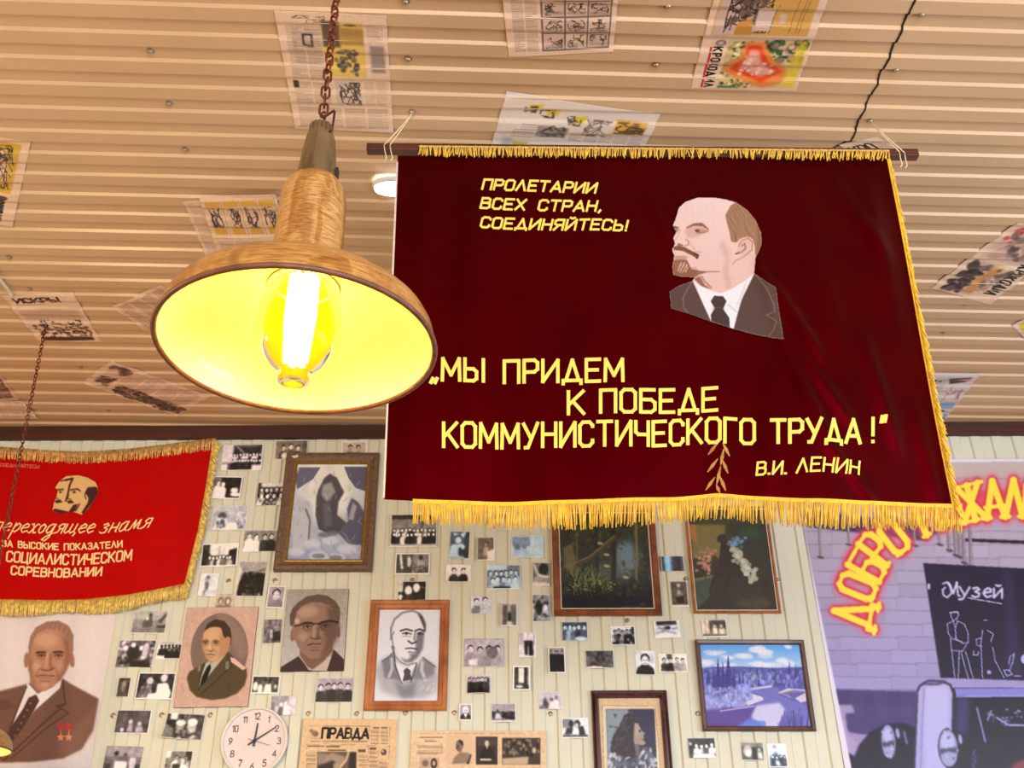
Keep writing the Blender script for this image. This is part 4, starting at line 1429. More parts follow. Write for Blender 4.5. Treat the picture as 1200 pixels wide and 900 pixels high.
def poster_suit():
    q = [(-74, 690), (141, 690), (99, 946), (-128, 946)]
    c = Canvas(-150, 680, 160, 960, 2.2, (222, 210, 212), 5)
    c.T = (0, 700, 4.5)
    c.soft = .7
    c.vgrad(0, 900, (226, 214, 216), (214, 208, 214))
    for k in range(5):
        c.line([(60 + 110 * k, 60), (40 + 105 * k, 800)], 40, (208, 200, 210) if k % 2 else (228, 220, 222), 20, .5)
    br, bd = (112, 78, 66), (74, 48, 42)
    c.poly([(-260, 860), (-250, 560), (-100, 520), (150, 455), (325, 425), (380, 460), (520, 535), (490, 700), (430, 800), (330, 850), (180, 868), (0, 872)], br, 6)
    c.poly([(300, 780), (440, 640), (520, 540), (490, 700), (430, 800), (330, 850)], (128, 92, 80), 14, .7)
    c.poly([(145, 450), (200, 508), (330, 425), (315, 480), (180, 600), (60, 760), (40, 750), (90, 600)], (226, 220, 228), 3)
    c.poly([(150, 530), (190, 512), (207, 545), (178, 600), (120, 690), (50, 780), (10, 830), (60, 680), (120, 590)], bd, 3)
    for k in range(8):
        c.ell(160 - 16 * k, 560 + 34 * k, 5, 5, (150, 110, 104), 0, 2)
    c.line([(140, 470), (80, 620), (0, 840)], 8, bd, 4)
    c.line([(330, 440), (345, 560), (200, 690), (20, 860)], 8, bd, 4)
    c.line([(345, 560), (300, 575), (360, 610), (230, 700), (60, 850)], 7, bd, 4)
    c.poly([(-10, 540), (40, 540), (90, 580), (-10, 600)], (98, 66, 56), 5)
    # neck, head
    c.poly([(160, 400), (320, 400), (325, 430), (200, 506), (160, 460)], (150, 104, 84), 5)
    sk, sd, hl, dkk = (176, 128, 102), (140, 94, 76), (204, 160, 134), (70, 42, 36)
    for x in (140, 379):
        c.ell(x, 330, 14, 40, (158, 112, 92), 4 if x < 200 else -6, 2)
    c.poly([(150, 300), (158, 230), (190, 180), (250, 160), (320, 165), (360, 200), (372, 290), (374, 330), (346, 392), (322, 432), (282, 472), (236, 496), (200, 484), (166, 442), (150, 380)], sk, 3)
    c.poly([(330, 200), (372, 230), (374, 330), (346, 392), (310, 445), (290, 440), (330, 380), (345, 300)], sd, 12, .9)
    c.poly([(150, 300), (170, 330), (175, 420), (205, 480), (168, 444), (150, 380)], sd, 8, .7)
    c.ell(245, 225, 66, 38, hl, 0, 18, .8)
    c.ell(192, 365, 22, 24, hl, 0, 9, .7)
    c.ell(318, 362, 18, 24, (190, 144, 118), 0, 9, .6)
    # swept-back grey hair
    hr = (152, 112, 94)
    c.poly([(152, 315), (150, 260), (160, 205), (188, 160), (245, 128), (310, 123), (360, 148), (388, 200), (386, 280), (376, 310), (368, 270), (356, 215), (330, 182), (300, 168), (250, 166), (208, 182), (180, 215), (168, 260), (162, 300)], hr, 3)
    for k in range(16):
        f = k / 15
        c.line([(170 + 190 * f, 205 - 40 * math.sin(math.pi * f)), (190 + 180 * f, 160 - 32 * math.sin(math.pi * f))], 6, (120, 84, 72) if k % 2 else (186, 148, 128), 5, .4)
    # brows, eyes
    c.poly([(184, 298), (195, 284), (240, 284), (246, 296), (215, 294)], dkk, 2)
    c.poly([(274, 296), (282, 284), (325, 282), (342, 296), (310, 293)], dkk, 2)
    for x in (218, 308):
        c.ell(x, 306, 26, 11, (128, 84, 70), 0, 4, .9)
        c.ell(x, 310, 13, 5, (196, 160, 142), 0, 2)
        c.ell(x, 309, 7, 6, (54, 34, 32), 0, 1.5)
        c.line([(x - 20, 309), (x - 4, 302), (x + 20, 308)], 4.5, dkk, 1.5)
        c.line([(x - 18, 324), (x + 16, 324)], 4, sd, 3)
    # nose, folds, mouth
    c.poly([(262, 295), (278, 300), (272, 350), (286, 378), (262, 386), (258, 350)], sd, 6, .9)
    c.line([(250, 296), (243, 365)], 9, hl, 5, .8)
    c.line([(214, 376), (228, 384), (246, 386), (264, 384), (280, 376)], 6, (96, 60, 50), 3)
    c.line([(208, 372), (192, 405), (190, 425)], 5, sd, 3)
    c.line([(288, 372), (306, 402), (306, 425)], 5, sd, 3)
    c.line([(196, 416), (225, 410), (245, 413), (285, 414)], 5.5, (92, 54, 48), 2)
    c.line([(212, 426), (268, 426)], 8, (164, 108, 92), 4)
    c.line([(215, 443), (262, 443)], 6, sd, 4)
    c.ell(238, 462, 22, 12, hl, 0, 6, .6)
    # two medals
    for x in (320, 362):
        c.rect(x - 16, 660, x + 18, 700, (168, 52, 58), 2)
        c.line([(x + 1, 700), (x + 1, 722)], 5, (190, 120, 80), 1)
        c.poly([(x + 23 * math.sin(a * math.pi / 5) * (1 if a % 2 == 0 else .45), 738 - 24 * math.cos(a * math.pi / 5) * (1 if a % 2 == 0 else .45)) for a in range(10)], (206, 132, 88), 1)
    c.noise(3, .7)
    r = Rect(q)
    tag(traced('portrait_poster', r, c, M_PAPER, .003, step=.62),
        'large portrait poster of a grey-haired man in a brown suit with two medals', 'poster')


poster_suit()


def officer_card():
    q = [(220, 713.4), (304.7, 710.8), (290, 828.4), (204, 830)]
    c = Canvas(196, 704, 312, 836, 3, (206, 172, 158), 6)
    c.T = (200, 705, 6.927)
    c.noise(7, 2.2)
    m = c.ell(395, 400, 232, 305, (128, 108, 98), 5, 3)
    c.poly([(360, 90), (500, 120), (600, 260), (630, 420), (560, 470), (480, 300)], (148, 126, 116), 16, .8)
    ol = (86, 74, 52)
    c.poly([(130, 620), (150, 570), (270, 500), (330, 470), (465, 400), (500, 440), (615, 540), (622, 600), (600, 680), (540, 745), (450, 785), (330, 800), (210, 775), (155, 720)], ol, 4)
    c.poly([(280, 500), (330, 470), (455, 405), (440, 440), (310, 600), (235, 700), (225, 690)], (180, 182, 176), 3)
    c.poly([(295, 530), (322, 505), (328, 540), (290, 640), (232, 705), (255, 610)], (38, 30, 30), 3)
    c.line([(455, 420), (500, 520), (420, 590), (240, 760)], 7, (56, 48, 34), 3)
    c.line([(280, 500), (240, 600), (225, 720)], 7, (56, 48, 34), 3)
    c.poly([(484, 450), (520, 460), (615, 540), (585, 556), (490, 490)], (220, 186, 172), 2)
    c.poly([(445, 490), (470, 480), (475, 545), (445, 552)], (120, 128, 104), 2)
    c.poly([(225, 520), (245, 515), (240, 560), (218, 570)], (128, 132, 110), 2)
    c.line([(480, 640), (470, 760)], 6, (64, 54, 38), 4, .7)
    c.poly([(270, 440), (440, 400), (450, 430), (330, 500), (310, 490)], (176, 132, 96), 4)
    face(c, 355, 345, 100, 140, (204, 162, 124), (70, 50, 38), (218, 180, 146),
         ((72, 52, 40), [(-.85, -.75), (-.55, -1.2), (.1, -1.45), (.8, -1.35), (1.3, -.9), (1.42, -.3), (1.3, .05), (1.0, -.2), (.7, -.5), (.55, -.95), (.1, -1.02), (-.4, -.95)]), -.3, 1, False, (0, 0))
    c.poly([(420, 300), (490, 290), (470, 400), (430, 440), (415, 380)], (186, 142, 104), 8)
    c.ell(462, 320, 18, 36, (190, 138, 104), 8, 3)
    c.noise(4, .7)
    r = Rect(q)
    root = empty('portrait_card', r.foot(), 'officer portrait in an oval on a worn pinkish cardboard mount', 'portrait')
    mb = MB()
    mb.hexa([r.at(np.array(u), np.array(v), np.array(.0005)) for u, v in ((0, 1), (1, 1), (1, 0), (0, 0))], [r.at(np.array(u), np.array(v), np.array(.009)) for u, v in ((0, 1), (1, 1), (1, 0), (0, 0))])
    mb.build('mount', plain('card_edge', (150, 96, 70), .8), root, loc=r.foot())
    traced('print', r, c, M_CARD, .0105, root, inset=.001)


officer_card()


def glasses_portrait():
    q = [(337.2, 692), (409.6, 690.5), (402.6, 786.7), (328.7, 787.5)]
    c = Canvas(322, 684, 416, 794, 3.2, (168, 164, 164), 7)
    c.T = (325, 685, 8.178)
    c.soft = .7
    c.vgrad(40, 700, (160, 156, 152), (184, 182, 184))
    c.noise(7, 1.6)
    dk = (62, 44, 44)
    c.poly([(20, 850), (35, 790), (210, 682), (300, 820), (470, 830), (540, 620), (640, 720), (640, 850)], dk, 4)
    c.poly([(205, 690), (300, 800), (340, 830), (470, 830), (520, 690), (440, 740), (240, 650)], (198, 178, 170), 5)
    c.poly([(215, 600), (530, 560), (535, 640), (440, 740), (340, 815), (290, 790), (215, 680)], (122, 92, 80), 8)
    sk, sd, hl, dkk = (146, 114, 98), (104, 78, 68), (188, 156, 138), (48, 34, 32)
    c.ell(150, 480, 26, 66, (140, 106, 94), 6, 3)
    c.ell(580, 440, 20, 70, (100, 76, 66), -6, 3)
    c.poly([(145, 400), (160, 300), (230, 200), (340, 165), (480, 180), (555, 260), (592, 380), (576, 485), (530, 575), (470, 655), (400, 708), (320, 712), (240, 662), (200, 600), (168, 530)], sk, 4)
    c.poly([(470, 190), (560, 250), (592, 380), (576, 485), (530, 575), (470, 655), (400, 708), (430, 640), (470, 560), (450, 480), (500, 400), (480, 300)], sd, 26, .9)
    c.ell(290, 260, 100, 56, hl, -10, 26, .8)
    c.ell(250, 500, 50, 44, hl, 0, 18, .6)
    c.ell(190, 350, 26, 30, (206, 176, 156), 0, 10, .9)
    hr = (96, 78, 66)
    c.poly([(150, 400), (122, 390), (118, 300), (140, 235), (190, 178), (280, 115), (390, 93), (480, 108), (560, 160), (602, 230), (602, 310), (588, 370), (568, 330), (545, 260), (505, 200), (425, 172), (330, 168), (236, 206), (186, 258), (168, 330)], hr, 4)
    for k in range(22):
        f = k / 21
        x = 150 + 420 * f
        y = 300 - 175 * math.sin(math.pi * (f * .9 + .06))
        c.line([(x, y), (x + 40 + 30 * f, y - 44 + 60 * f)], 9, (132, 112, 96) if k % 2 else (72, 56, 48), 8, .4)
    # lenses and heavy upper rims
    c.ell(292, 412, 66, 50, (120, 92, 80), 0, 4, .8)
    c.ell(468, 402, 70, 50, (88, 66, 60), 0, 4, .8)
    for x, y in ((292, 405), (462, 396)):
        c.ell(x, y, 34, 13, (172, 142, 126) if x < 400 else (120, 92, 82), 0, 4)
        c.ell(x, y, 15, 13, (50, 36, 34), 0, 2)
        c.line([(x - 44, y + 2), (x, y - 14), (x + 42, y + 2)], 8, dkk, 3)
    c.poly([(160, 392), (215, 380), (262, 356), (320, 356), (356, 372), (350, 392), (318, 378), (262, 380), (215, 398), (165, 406)], dkk, 2)
    c.poly([(388, 372), (430, 350), (500, 336), (590, 352), (588, 376), (500, 358), (432, 374), (392, 392)], dkk, 2)
    c.line([(345, 380), (370, 372), (394, 380)], 12, dkk, 2)
    c.line([(346, 395), (335, 440), (290, 462), (240, 446), (232, 400)], 5, (190, 168, 150), 2, .8)
    c.line([(398, 392), (410, 440), (460, 452), (520, 430), (536, 380)], 5, (120, 98, 88), 2, .8)
    # nose and mouth
    c.poly([(378, 400), (398, 400), (404, 490), (420, 520), (360, 530), (378, 480)], sd, 8, .9)
    c.line([(356, 400), (346, 500)], 20, hl, 10, .7)
    c.line([(318, 505), (345, 520), (385, 524), (410, 510)], 10, (80, 56, 50), 4)
    c.line([(292, 582), (340, 566), (372, 572), (420, 566)], 11, (70, 44, 42), 3)
    c.line([(320, 602), (400, 598)], 14, (132, 94, 84), 6)
    c.line([(318, 630), (400, 628)], 12, sd, 8)
    c.line([(290, 510), (266, 560)], 8, sd, 6, .8)
    c.line([(420, 510), (440, 560)], 8, (84, 62, 54), 6, .8)
    c.poly([(430, 420), (590, 380), (575, 520), (500, 650), (430, 690), (470, 560)], (104, 78, 68), 40, .55)
    c.noise(3.5, .5)
    r = Rect(q)
    root = empty('portrait_board', r.foot(), 'unframed sepia portrait of a man in glasses under the ornate brown frame', 'portrait')
    mb = MB()
    mb.hexa([r.at(np.array(u), np.array(v), np.array(.0005)) for u, v in ((0, 1), (1, 1), (1, 0), (0, 0))], [r.at(np.array(u), np.array(v), np.array(.010)) for u, v in ((0, 1), (1, 1), (1, 0), (0, 0))])
    mb.build('board', plain('board_edge', (88, 72, 66), .8), root, loc=r.foot())
    traced('print', r, c, M_PAPER, .0115, root, inset=.001)


glasses_portrait()


def pine_frame_drawing():
    q = [(435.5, 705), (527.8, 703.8), (523.3, 833.5), (425.8, 833.5)]
    c = Canvas(430, 708, 524, 828, 3.2, (222, 228, 244), 8)
    c.T = (425, 700, 6.664)
    c.soft = .7
    c.noise(4, .5)
    g, d = (120, 122, 140), (58, 56, 68)
    # coat
    c.poly([(90, 560), (150, 490), (240, 440), (300, 560), (430, 540), (470, 470), (560, 530), (585, 620), (570, 740), (470, 790), (260, 780), (140, 730)], (160, 162, 178), 30, .75)
    c.poly([(150, 500), (245, 430), (250, 540), (300, 660), (260, 640), (170, 630)], (112, 112, 126), 12, .8)
    c.poly([(410, 560), (470, 470), (560, 530), (560, 600), (480, 640), (390, 640)], (122, 122, 136), 14, .8)
    c.poly([(240, 640), (330, 700), (420, 640), (400, 780), (300, 790)], (122, 124, 140), 24, .8)
    c.line([(245, 425), (255, 540), (305, 670)], 9, d, 3)
    c.line([(420, 520), (400, 600), (375, 660)], 8, d, 3)
    c.line([(225, 480), (230, 560), (205, 620)], 22, (190, 194, 208), 5)
    c.line([(465, 510), (460, 570), (480, 620)], 26, (194, 198, 212), 5)
    c.line([(150, 500), (200, 470), (240, 430)], 8, d, 5, .8)
    c.line([(470, 470), (520, 510), (570, 545)], 8, d, 5, .8)
    c.poly([(255, 500), (330, 560), (410, 520), (370, 620), (305, 665)], (232, 236, 248), 6)
    c.poly([(318, 570), (348, 550), (376, 572), (372, 600), (390, 640), (310, 655), (325, 605)], (76, 74, 88), 4)
    for k in range(12):
        c.ell(440 + c.rng.random() * 130, 640 + c.rng.random() * 90, 9, 9, (204, 208, 222), 0, 3, .8)
    # head, pencil shaded
    c.poly([(240, 270), (250, 190), (300, 130), (380, 110), (450, 140), (485, 220), (480, 300), (460, 420), (410, 500), (340, 505), (280, 450), (248, 380)], (228, 232, 246), 6)
    c.poly([(420, 290), (485, 250), (470, 400), (430, 470), (380, 510), (330, 510), (290, 470), (350, 490), (410, 430)], (98, 98, 112), 12, .85)
    c.line([(220, 330), (222, 240), (250, 170), (310, 120), (390, 104), (450, 130), (488, 200), (486, 260)], 13, (104, 106, 122), 7, .9)
    c.poly([(425, 120), (470, 150), (492, 220), (488, 270), (470, 220), (445, 160)], (78, 78, 92), 6)
    c.line([(245, 270), (228, 300), (235, 370), (248, 400)], 8, (110, 112, 126), 4)
    c.line([(230, 385), (242, 420)], 13, d, 6, .8)
    for x0, x1 in ((295, 388), (410, 480)):
        c.line([(x0, 262), ((x0 + x1) / 2, 248), (x1, 262)], 13, d, 4)
        c.line([(x0 + 16, 284), ((x0 + x1) / 2, 274), (x1 - 8, 288)], 9, d, 3)
        c.ell((x0 + x1) / 2, 284, 12, 9, (40, 40, 52), 0, 2)
        c.line([(x0 + 16, 304), (x1 - 12, 306)], 6, g, 4, .8)
    c.line([(412, 262), (402, 320), (412, 345)], 11, g, 5)
    c.line([(355, 340), (385, 362), (420, 348)], 12, d, 4)
    c.line([(335, 400), (378, 396), (425, 404)], 10, d, 3)
    c.line([(360, 428), (400, 432)], 12, g, 6)
    c.line([(370, 450), (395, 452)], 10, d, 7, .7)
    c.line([(255, 460), (300, 510), (350, 530), (420, 510)], 9, g, 4)
    c.noise(4, .4)
    r = Rect(q)
    root = empty('framed_drawing', r.foot(), 'pencil drawing of a decorated man in a knotty pine frame', 'picture')
    fw = r.w * .118
    frame(r, fw, [(0, .001), (0, .022), (.12, .027), (.45, .025), (.55, .020), (.85, .018), (1, .010), (1, .001)], wood('pine', (140, 74, 34), (184, 112, 58), 3, .4, (5, 5, 2), .1, True), root)
    traced('drawing', r, c, M_PAPER, .006, root, inset=fw * .96)


pine_frame_drawing()


def ornate_frame_print():
    q = [(337.5, 534), (446.3, 532.5), (435, 670.5), (321, 671)]
    c = Canvas(325, 538, 442, 668, 3, (196, 204, 222), 9)
    c.T = (280, 510, 6.0)
    c.soft = .45
    # a pale sky with drapes, dark upright cypress forms and cloud banks
    c.vgrad(228, 900, (222, 226, 230), (150, 164, 200))
    c.ell(630, 380, 170, 230, (232, 234, 230), 0, 60, .9)
    c.noise(10, 6)
    c.poly([(425, 225), (575, 225), (520, 310), (410, 380), (395, 300)], (98, 100, 124), 6)
    c.poly([(740, 222), (925, 222), (905, 400), (820, 370), (770, 300)], (86, 88, 116), 6)
    # central dark tree
    c.poly([(640, 270), (690, 300), (740, 400), (700, 470), (690, 560), (760, 620), (700, 690), (620, 690), (560, 660), (538, 560), (545, 430), (560, 380), (600, 300)], (70, 68, 80), 8)
    c.poly([(590, 350), (650, 330), (680, 400), (620, 470), (580, 420)], (170, 170, 176), 14, .85)
    c.poly([(590, 480), (640, 480), (660, 640), (600, 640)], (98, 98, 114), 12, .8)
    # side bushes
    c.poly([(790, 440), (840, 470), (890, 560), (885, 770), (780, 770), (700, 690), (770, 600), (760, 520)], (82, 84, 112), 10)
    c.poly([(800, 470), (830, 500), (800, 600), (770, 590)], (176, 178, 190), 8, .8)
    c.poly([(430, 480), (500, 460), (520, 620), (490, 780), (380, 830), (370, 640)], (186, 192, 208), 14)
    c.line([(470, 520), (500, 600), (490, 740)], 14, (110, 114, 134), 6)
    for x, y, r_ in ((400, 820, 60), (520, 760, 60), (640, 740, 60), (760, 800, 70), (860, 850, 60), (560, 850, 70), (690, 860, 60)):
        c.ell(x, y, r_, r_ * .5, (206, 212, 230), 0, 20, .8)
    for x, y in ((560, 850), (680, 862), (600, 700), (660, 690)):
        c.ell(x, y, 46, 18, (104, 108, 130), 0, 8, .8)
    c.rect(340, 870, 420, 910, (130, 136, 190), 20, .7)
    c.rect(800, 830, 880, 910, (140, 150, 200), 20, .6)
    for k in range(90):
        x, y = 350 + c.rng.random() * 560, 240 + c.rng.random() * 650
        c.line([(x, y), (x + c.rng.normal(0, 18), y + 26)], 7, (226, 230, 240) if k % 2 else (96, 100, 128), 4, .3)
    c.noise(4, .5)
    r = Rect(q)
    root = empty('framed_print', r.foot(), 'blue-grey old print in a wide ornate brown frame with gold inner edge', 'picture')
    fw = r.w * .125
    frame(r, fw, [(0, .001), (0, .030), (.1, .036), (.35, .038), (.55, .030), (.8, .026), (.8, .001)], plain('gesso_brown', (104, 78, 58), .55, vary=.35, scale=70, bump=.8), root)
    frame(r, fw, [(.76, .001), (.76, .0275), (.86, .029), (1.0, .020), (1.0, .001)], plain('gilt', (150, 112, 50), .4, .5, .3, 60), root, 'gilt_edge')['label'] = 'thin gold inner edge'
    # broken corner showing plaster
    mb = MB()
    pa = [r.at(np.array(u), np.array(v), np.array(.0385)) for u, v in ((.055, .035), (.10, .03), (.125, .02), (.13, .045), (.09, .055))]
    mb.add(pa + [p + np.array([0, .003, 0]) for p in pa], [(0, 4, 3, 2, 1)] + [(i, (i + 1) % 5, 5 + (i + 1) % 5, 5 + i) for i in range(5)])
    mb.build('chip', plain('plaster', (226, 196, 176), .9), root, loc=r.foot())['label'] = 'chipped corner showing pale plaster'
    traced('print', r, c, M_OIL, .012, root, inset=fw * .97)


ornate_frame_print()
M_THINWOOD = wood('thin_frame_wood', (96, 50, 28), (138, 76, 42), 5, .35, (4, 4, 4), .3)
M_ORANGEWOOD = wood('orange_frame_wood', (132, 70, 30), (176, 100, 48), 5, .35, (4, 4, 4), .3)


def forest_picture():
    q = [(646.2, 594), (765, 594), (776.5, 722.5), (649, 722.5)]
    c = Canvas(640, 585, 782, 728, 2.6, (38, 46, 34), 10)
    c.T = (620, 600, 6.0)
    c.soft = .55
    c.vgrad(0, 700, (52, 60, 44), (24, 26, 34))
    # pale mist between trunks
    c.ell(680, 330, 90, 130, (110, 136, 158), 0, 40, .9)
    c.ell(560, 420, 130, 70, (86, 104, 96), 0, 40, .7)
    for k in range(240):
        x, y = 215 + c.rng.random() * 660, 100 + c.rng.random() * 480
        s = c.rng.random()
        c.ell(x, y, 8 + 14 * s, 6 + 8 * s, np.array((60, 72, 44)) * c.rng.uniform(.5, 1.5), c.rng.random() * 180, 3, .55)
    for x, w, col in ((330, 14, (92, 84, 58)), (470, 26, (34, 32, 26)), (590, 34, (32, 28, 24)), (750, 18, (122, 108, 76)), (850, 26, (58, 64, 44)), (270, 30, (40, 42, 32))):
        c.line([(x, 60), (x + 8, 330), (x + 4, 470)], w, col, 4, .9)
    # a leaning fallen trunk with broken stump and fern clumps
    c.line([(240, 400), (420, 330), (600, 180)], 36, (74, 60, 40), 6, .9)
    c.line([(250, 388), (430, 312), (600, 168)], 8, (150, 134, 92), 4, .7)
    c.poly([(240, 250), (300, 220), (330, 330), (310, 460), (250, 380)], (112, 104, 66), 8, .8)
    for k in range(46):
        x0, y0 = 420 + c.rng.normal(0, 60), 440 + c.rng.normal(0, 40)
        c.line([(x0, y0), (x0 + c.rng.normal(0, 26), y0 + 40 + c.rng.random() * 60)], 6, np.array((88, 110, 52)) * c.rng.uniform(.7, 1.5), 2, .6)
    for k in range(60):
        c.ell(260 + c.rng.random() * 340, 470 + c.rng.random() * 90, 9, 5, np.array((140, 150, 84)) * c.rng.uniform(.5, 1.3), 0, 2, .6)
    for x, y in ((500, 220), (545, 300), (545, 380), (680, 460), (800, 650)):
        c.ell(x, y, 22, 10, (196, 184, 130), 10, 4, .8)
    c.rect(220, 600, 890, 700, (22, 22, 34), 30, .7)
    c.rect(650, 660, 790, 690, (34, 84, 90), 10, .6)
    c.noise(8, .6)
    r = Rect(q)
    root = empty('framed_picture', r.foot(), 'dark green forest picture in a brown frame, half under the yellow fringe', 'picture')
    fw = r.w * .066
    frame(r, fw, [(0, .001), (0, .016), (.15, .020), (.7, .018), (.95, .012), (1, .012), (1, .001)], M_THINWOOD, root)
    frame(r, fw * 1.12, [(.88, .001), (.88, .0125), (1, .0125), (1, .001)], plain('liner_cream', (206, 196, 176), .6), root, 'liner')['label'] = 'thin cream inner liner'
    traced('print', r, c, M_OIL, .007, root, inset=fw * 1.1)


forest_picture()


def garden_picture():
    q = [(801, 594), (898.5, 594), (914.7, 719), (812.8, 719.7)]
    c = Canvas(795, 586, 920, 725, 2.6, (52, 48, 30), 11)
    c.T = (780, 600, 6.0)
    c.soft = .55
    c.vgrad(90, 690, (58, 58, 34), (34, 30, 22))
    c.poly([(165, 90), (420, 90), (410, 300), (190, 330)], (118, 108, 58), 14)
    c.poly([(160, 90), (215, 90), (222, 220), (180, 190)], (162, 110, 54), 6)
    c.poly([(420, 80), (710, 80), (740, 400), (600, 380), (480, 160)], (40, 44, 30), 20)
    c.ell(590, 150, 80, 46, (40, 74, 50), 0, 24, .8)
    # stone ledge and a blossoming bush
    c.poly([(195, 490), (330, 455), (340, 560), (215, 690), (205, 690)], (60, 72, 64), 8)
    c.line([(200, 480), (330, 452)], 20, (104, 112, 60), 6)
    for k in range(46):
        c.ell(282 + c.rng.normal(0, 34), 345 + c.rng.normal(0, 42), 13, 11, np.array((206, 148, 124)) * c.rng.uniform(.75, 1.12), 0, 3, .75)
    c.line([(290, 400), (280, 470)], 9, (70, 60, 40), 3)
    # a dark gnarled tree, pale blossom cascading from it
    c.poly([(395, 170), (430, 190), (450, 290), (520, 340), (560, 440), (520, 470), (430, 430), (360, 470), (320, 580), (300, 570), (340, 430), (380, 330), (385, 240)], (40, 26, 20), 4)
    c.line([(560, 440), (580, 520), (590, 630)], 22, (38, 26, 20), 5)
    c.line([(450, 430), (430, 520), (410, 590)], 24, (38, 26, 20), 5)
    c.ell(395, 185, 36, 26, (46, 36, 26), -30, 6)
    for k in range(70):
        f = c.rng.random()
        c.ell(485 + 145 * f + c.rng.normal(0, 20 + 12 * f), 260 + 225 * f + c.rng.normal(0, 14), 17, 15, np.array((198, 200, 186)) * c.rng.uniform(.82, 1.08), 0, 4, .75)
    for k in range(26):
        c.ell(505 + c.rng.normal(0, 26), 212 + c.rng.normal(0, 20), 13, 11, np.array((104, 140, 172)) * c.rng.uniform(.8, 1.15), 0, 4, .8)
    c.ell(700, 530, 36, 60, (34, 22, 20), 0, 10, .8)
    c.ell(620, 640, 120, 40, (84, 68, 46), 0, 20, .6)
    c.ell(560, 570, 160, 50, (50, 40, 26), 0, 30, .6)
    c.noise(6, .6)
    r = Rect(q)
    root = empty('framed_picture', r.foot(), 'dark garden picture with white and pink blossom in a thin orange-brown frame', 'picture')
    fw = r.w * .032
    frame(r, fw, [(0, .001), (0, .013), (.2, .016), (.7, .015), (1, .010), (1, .001)], M_ORANGEWOOD, root)
    frame(r, fw * 1.3, [(.77, .001), (.77, .0105), (1, .0105), (1, .001)], MATS['liner_cream'], root, 'liner')['label'] = 'thin cream inner liner'
    traced('print', r, c, M_OIL, .007, root, inset=fw * 1.28)


garden_picture()


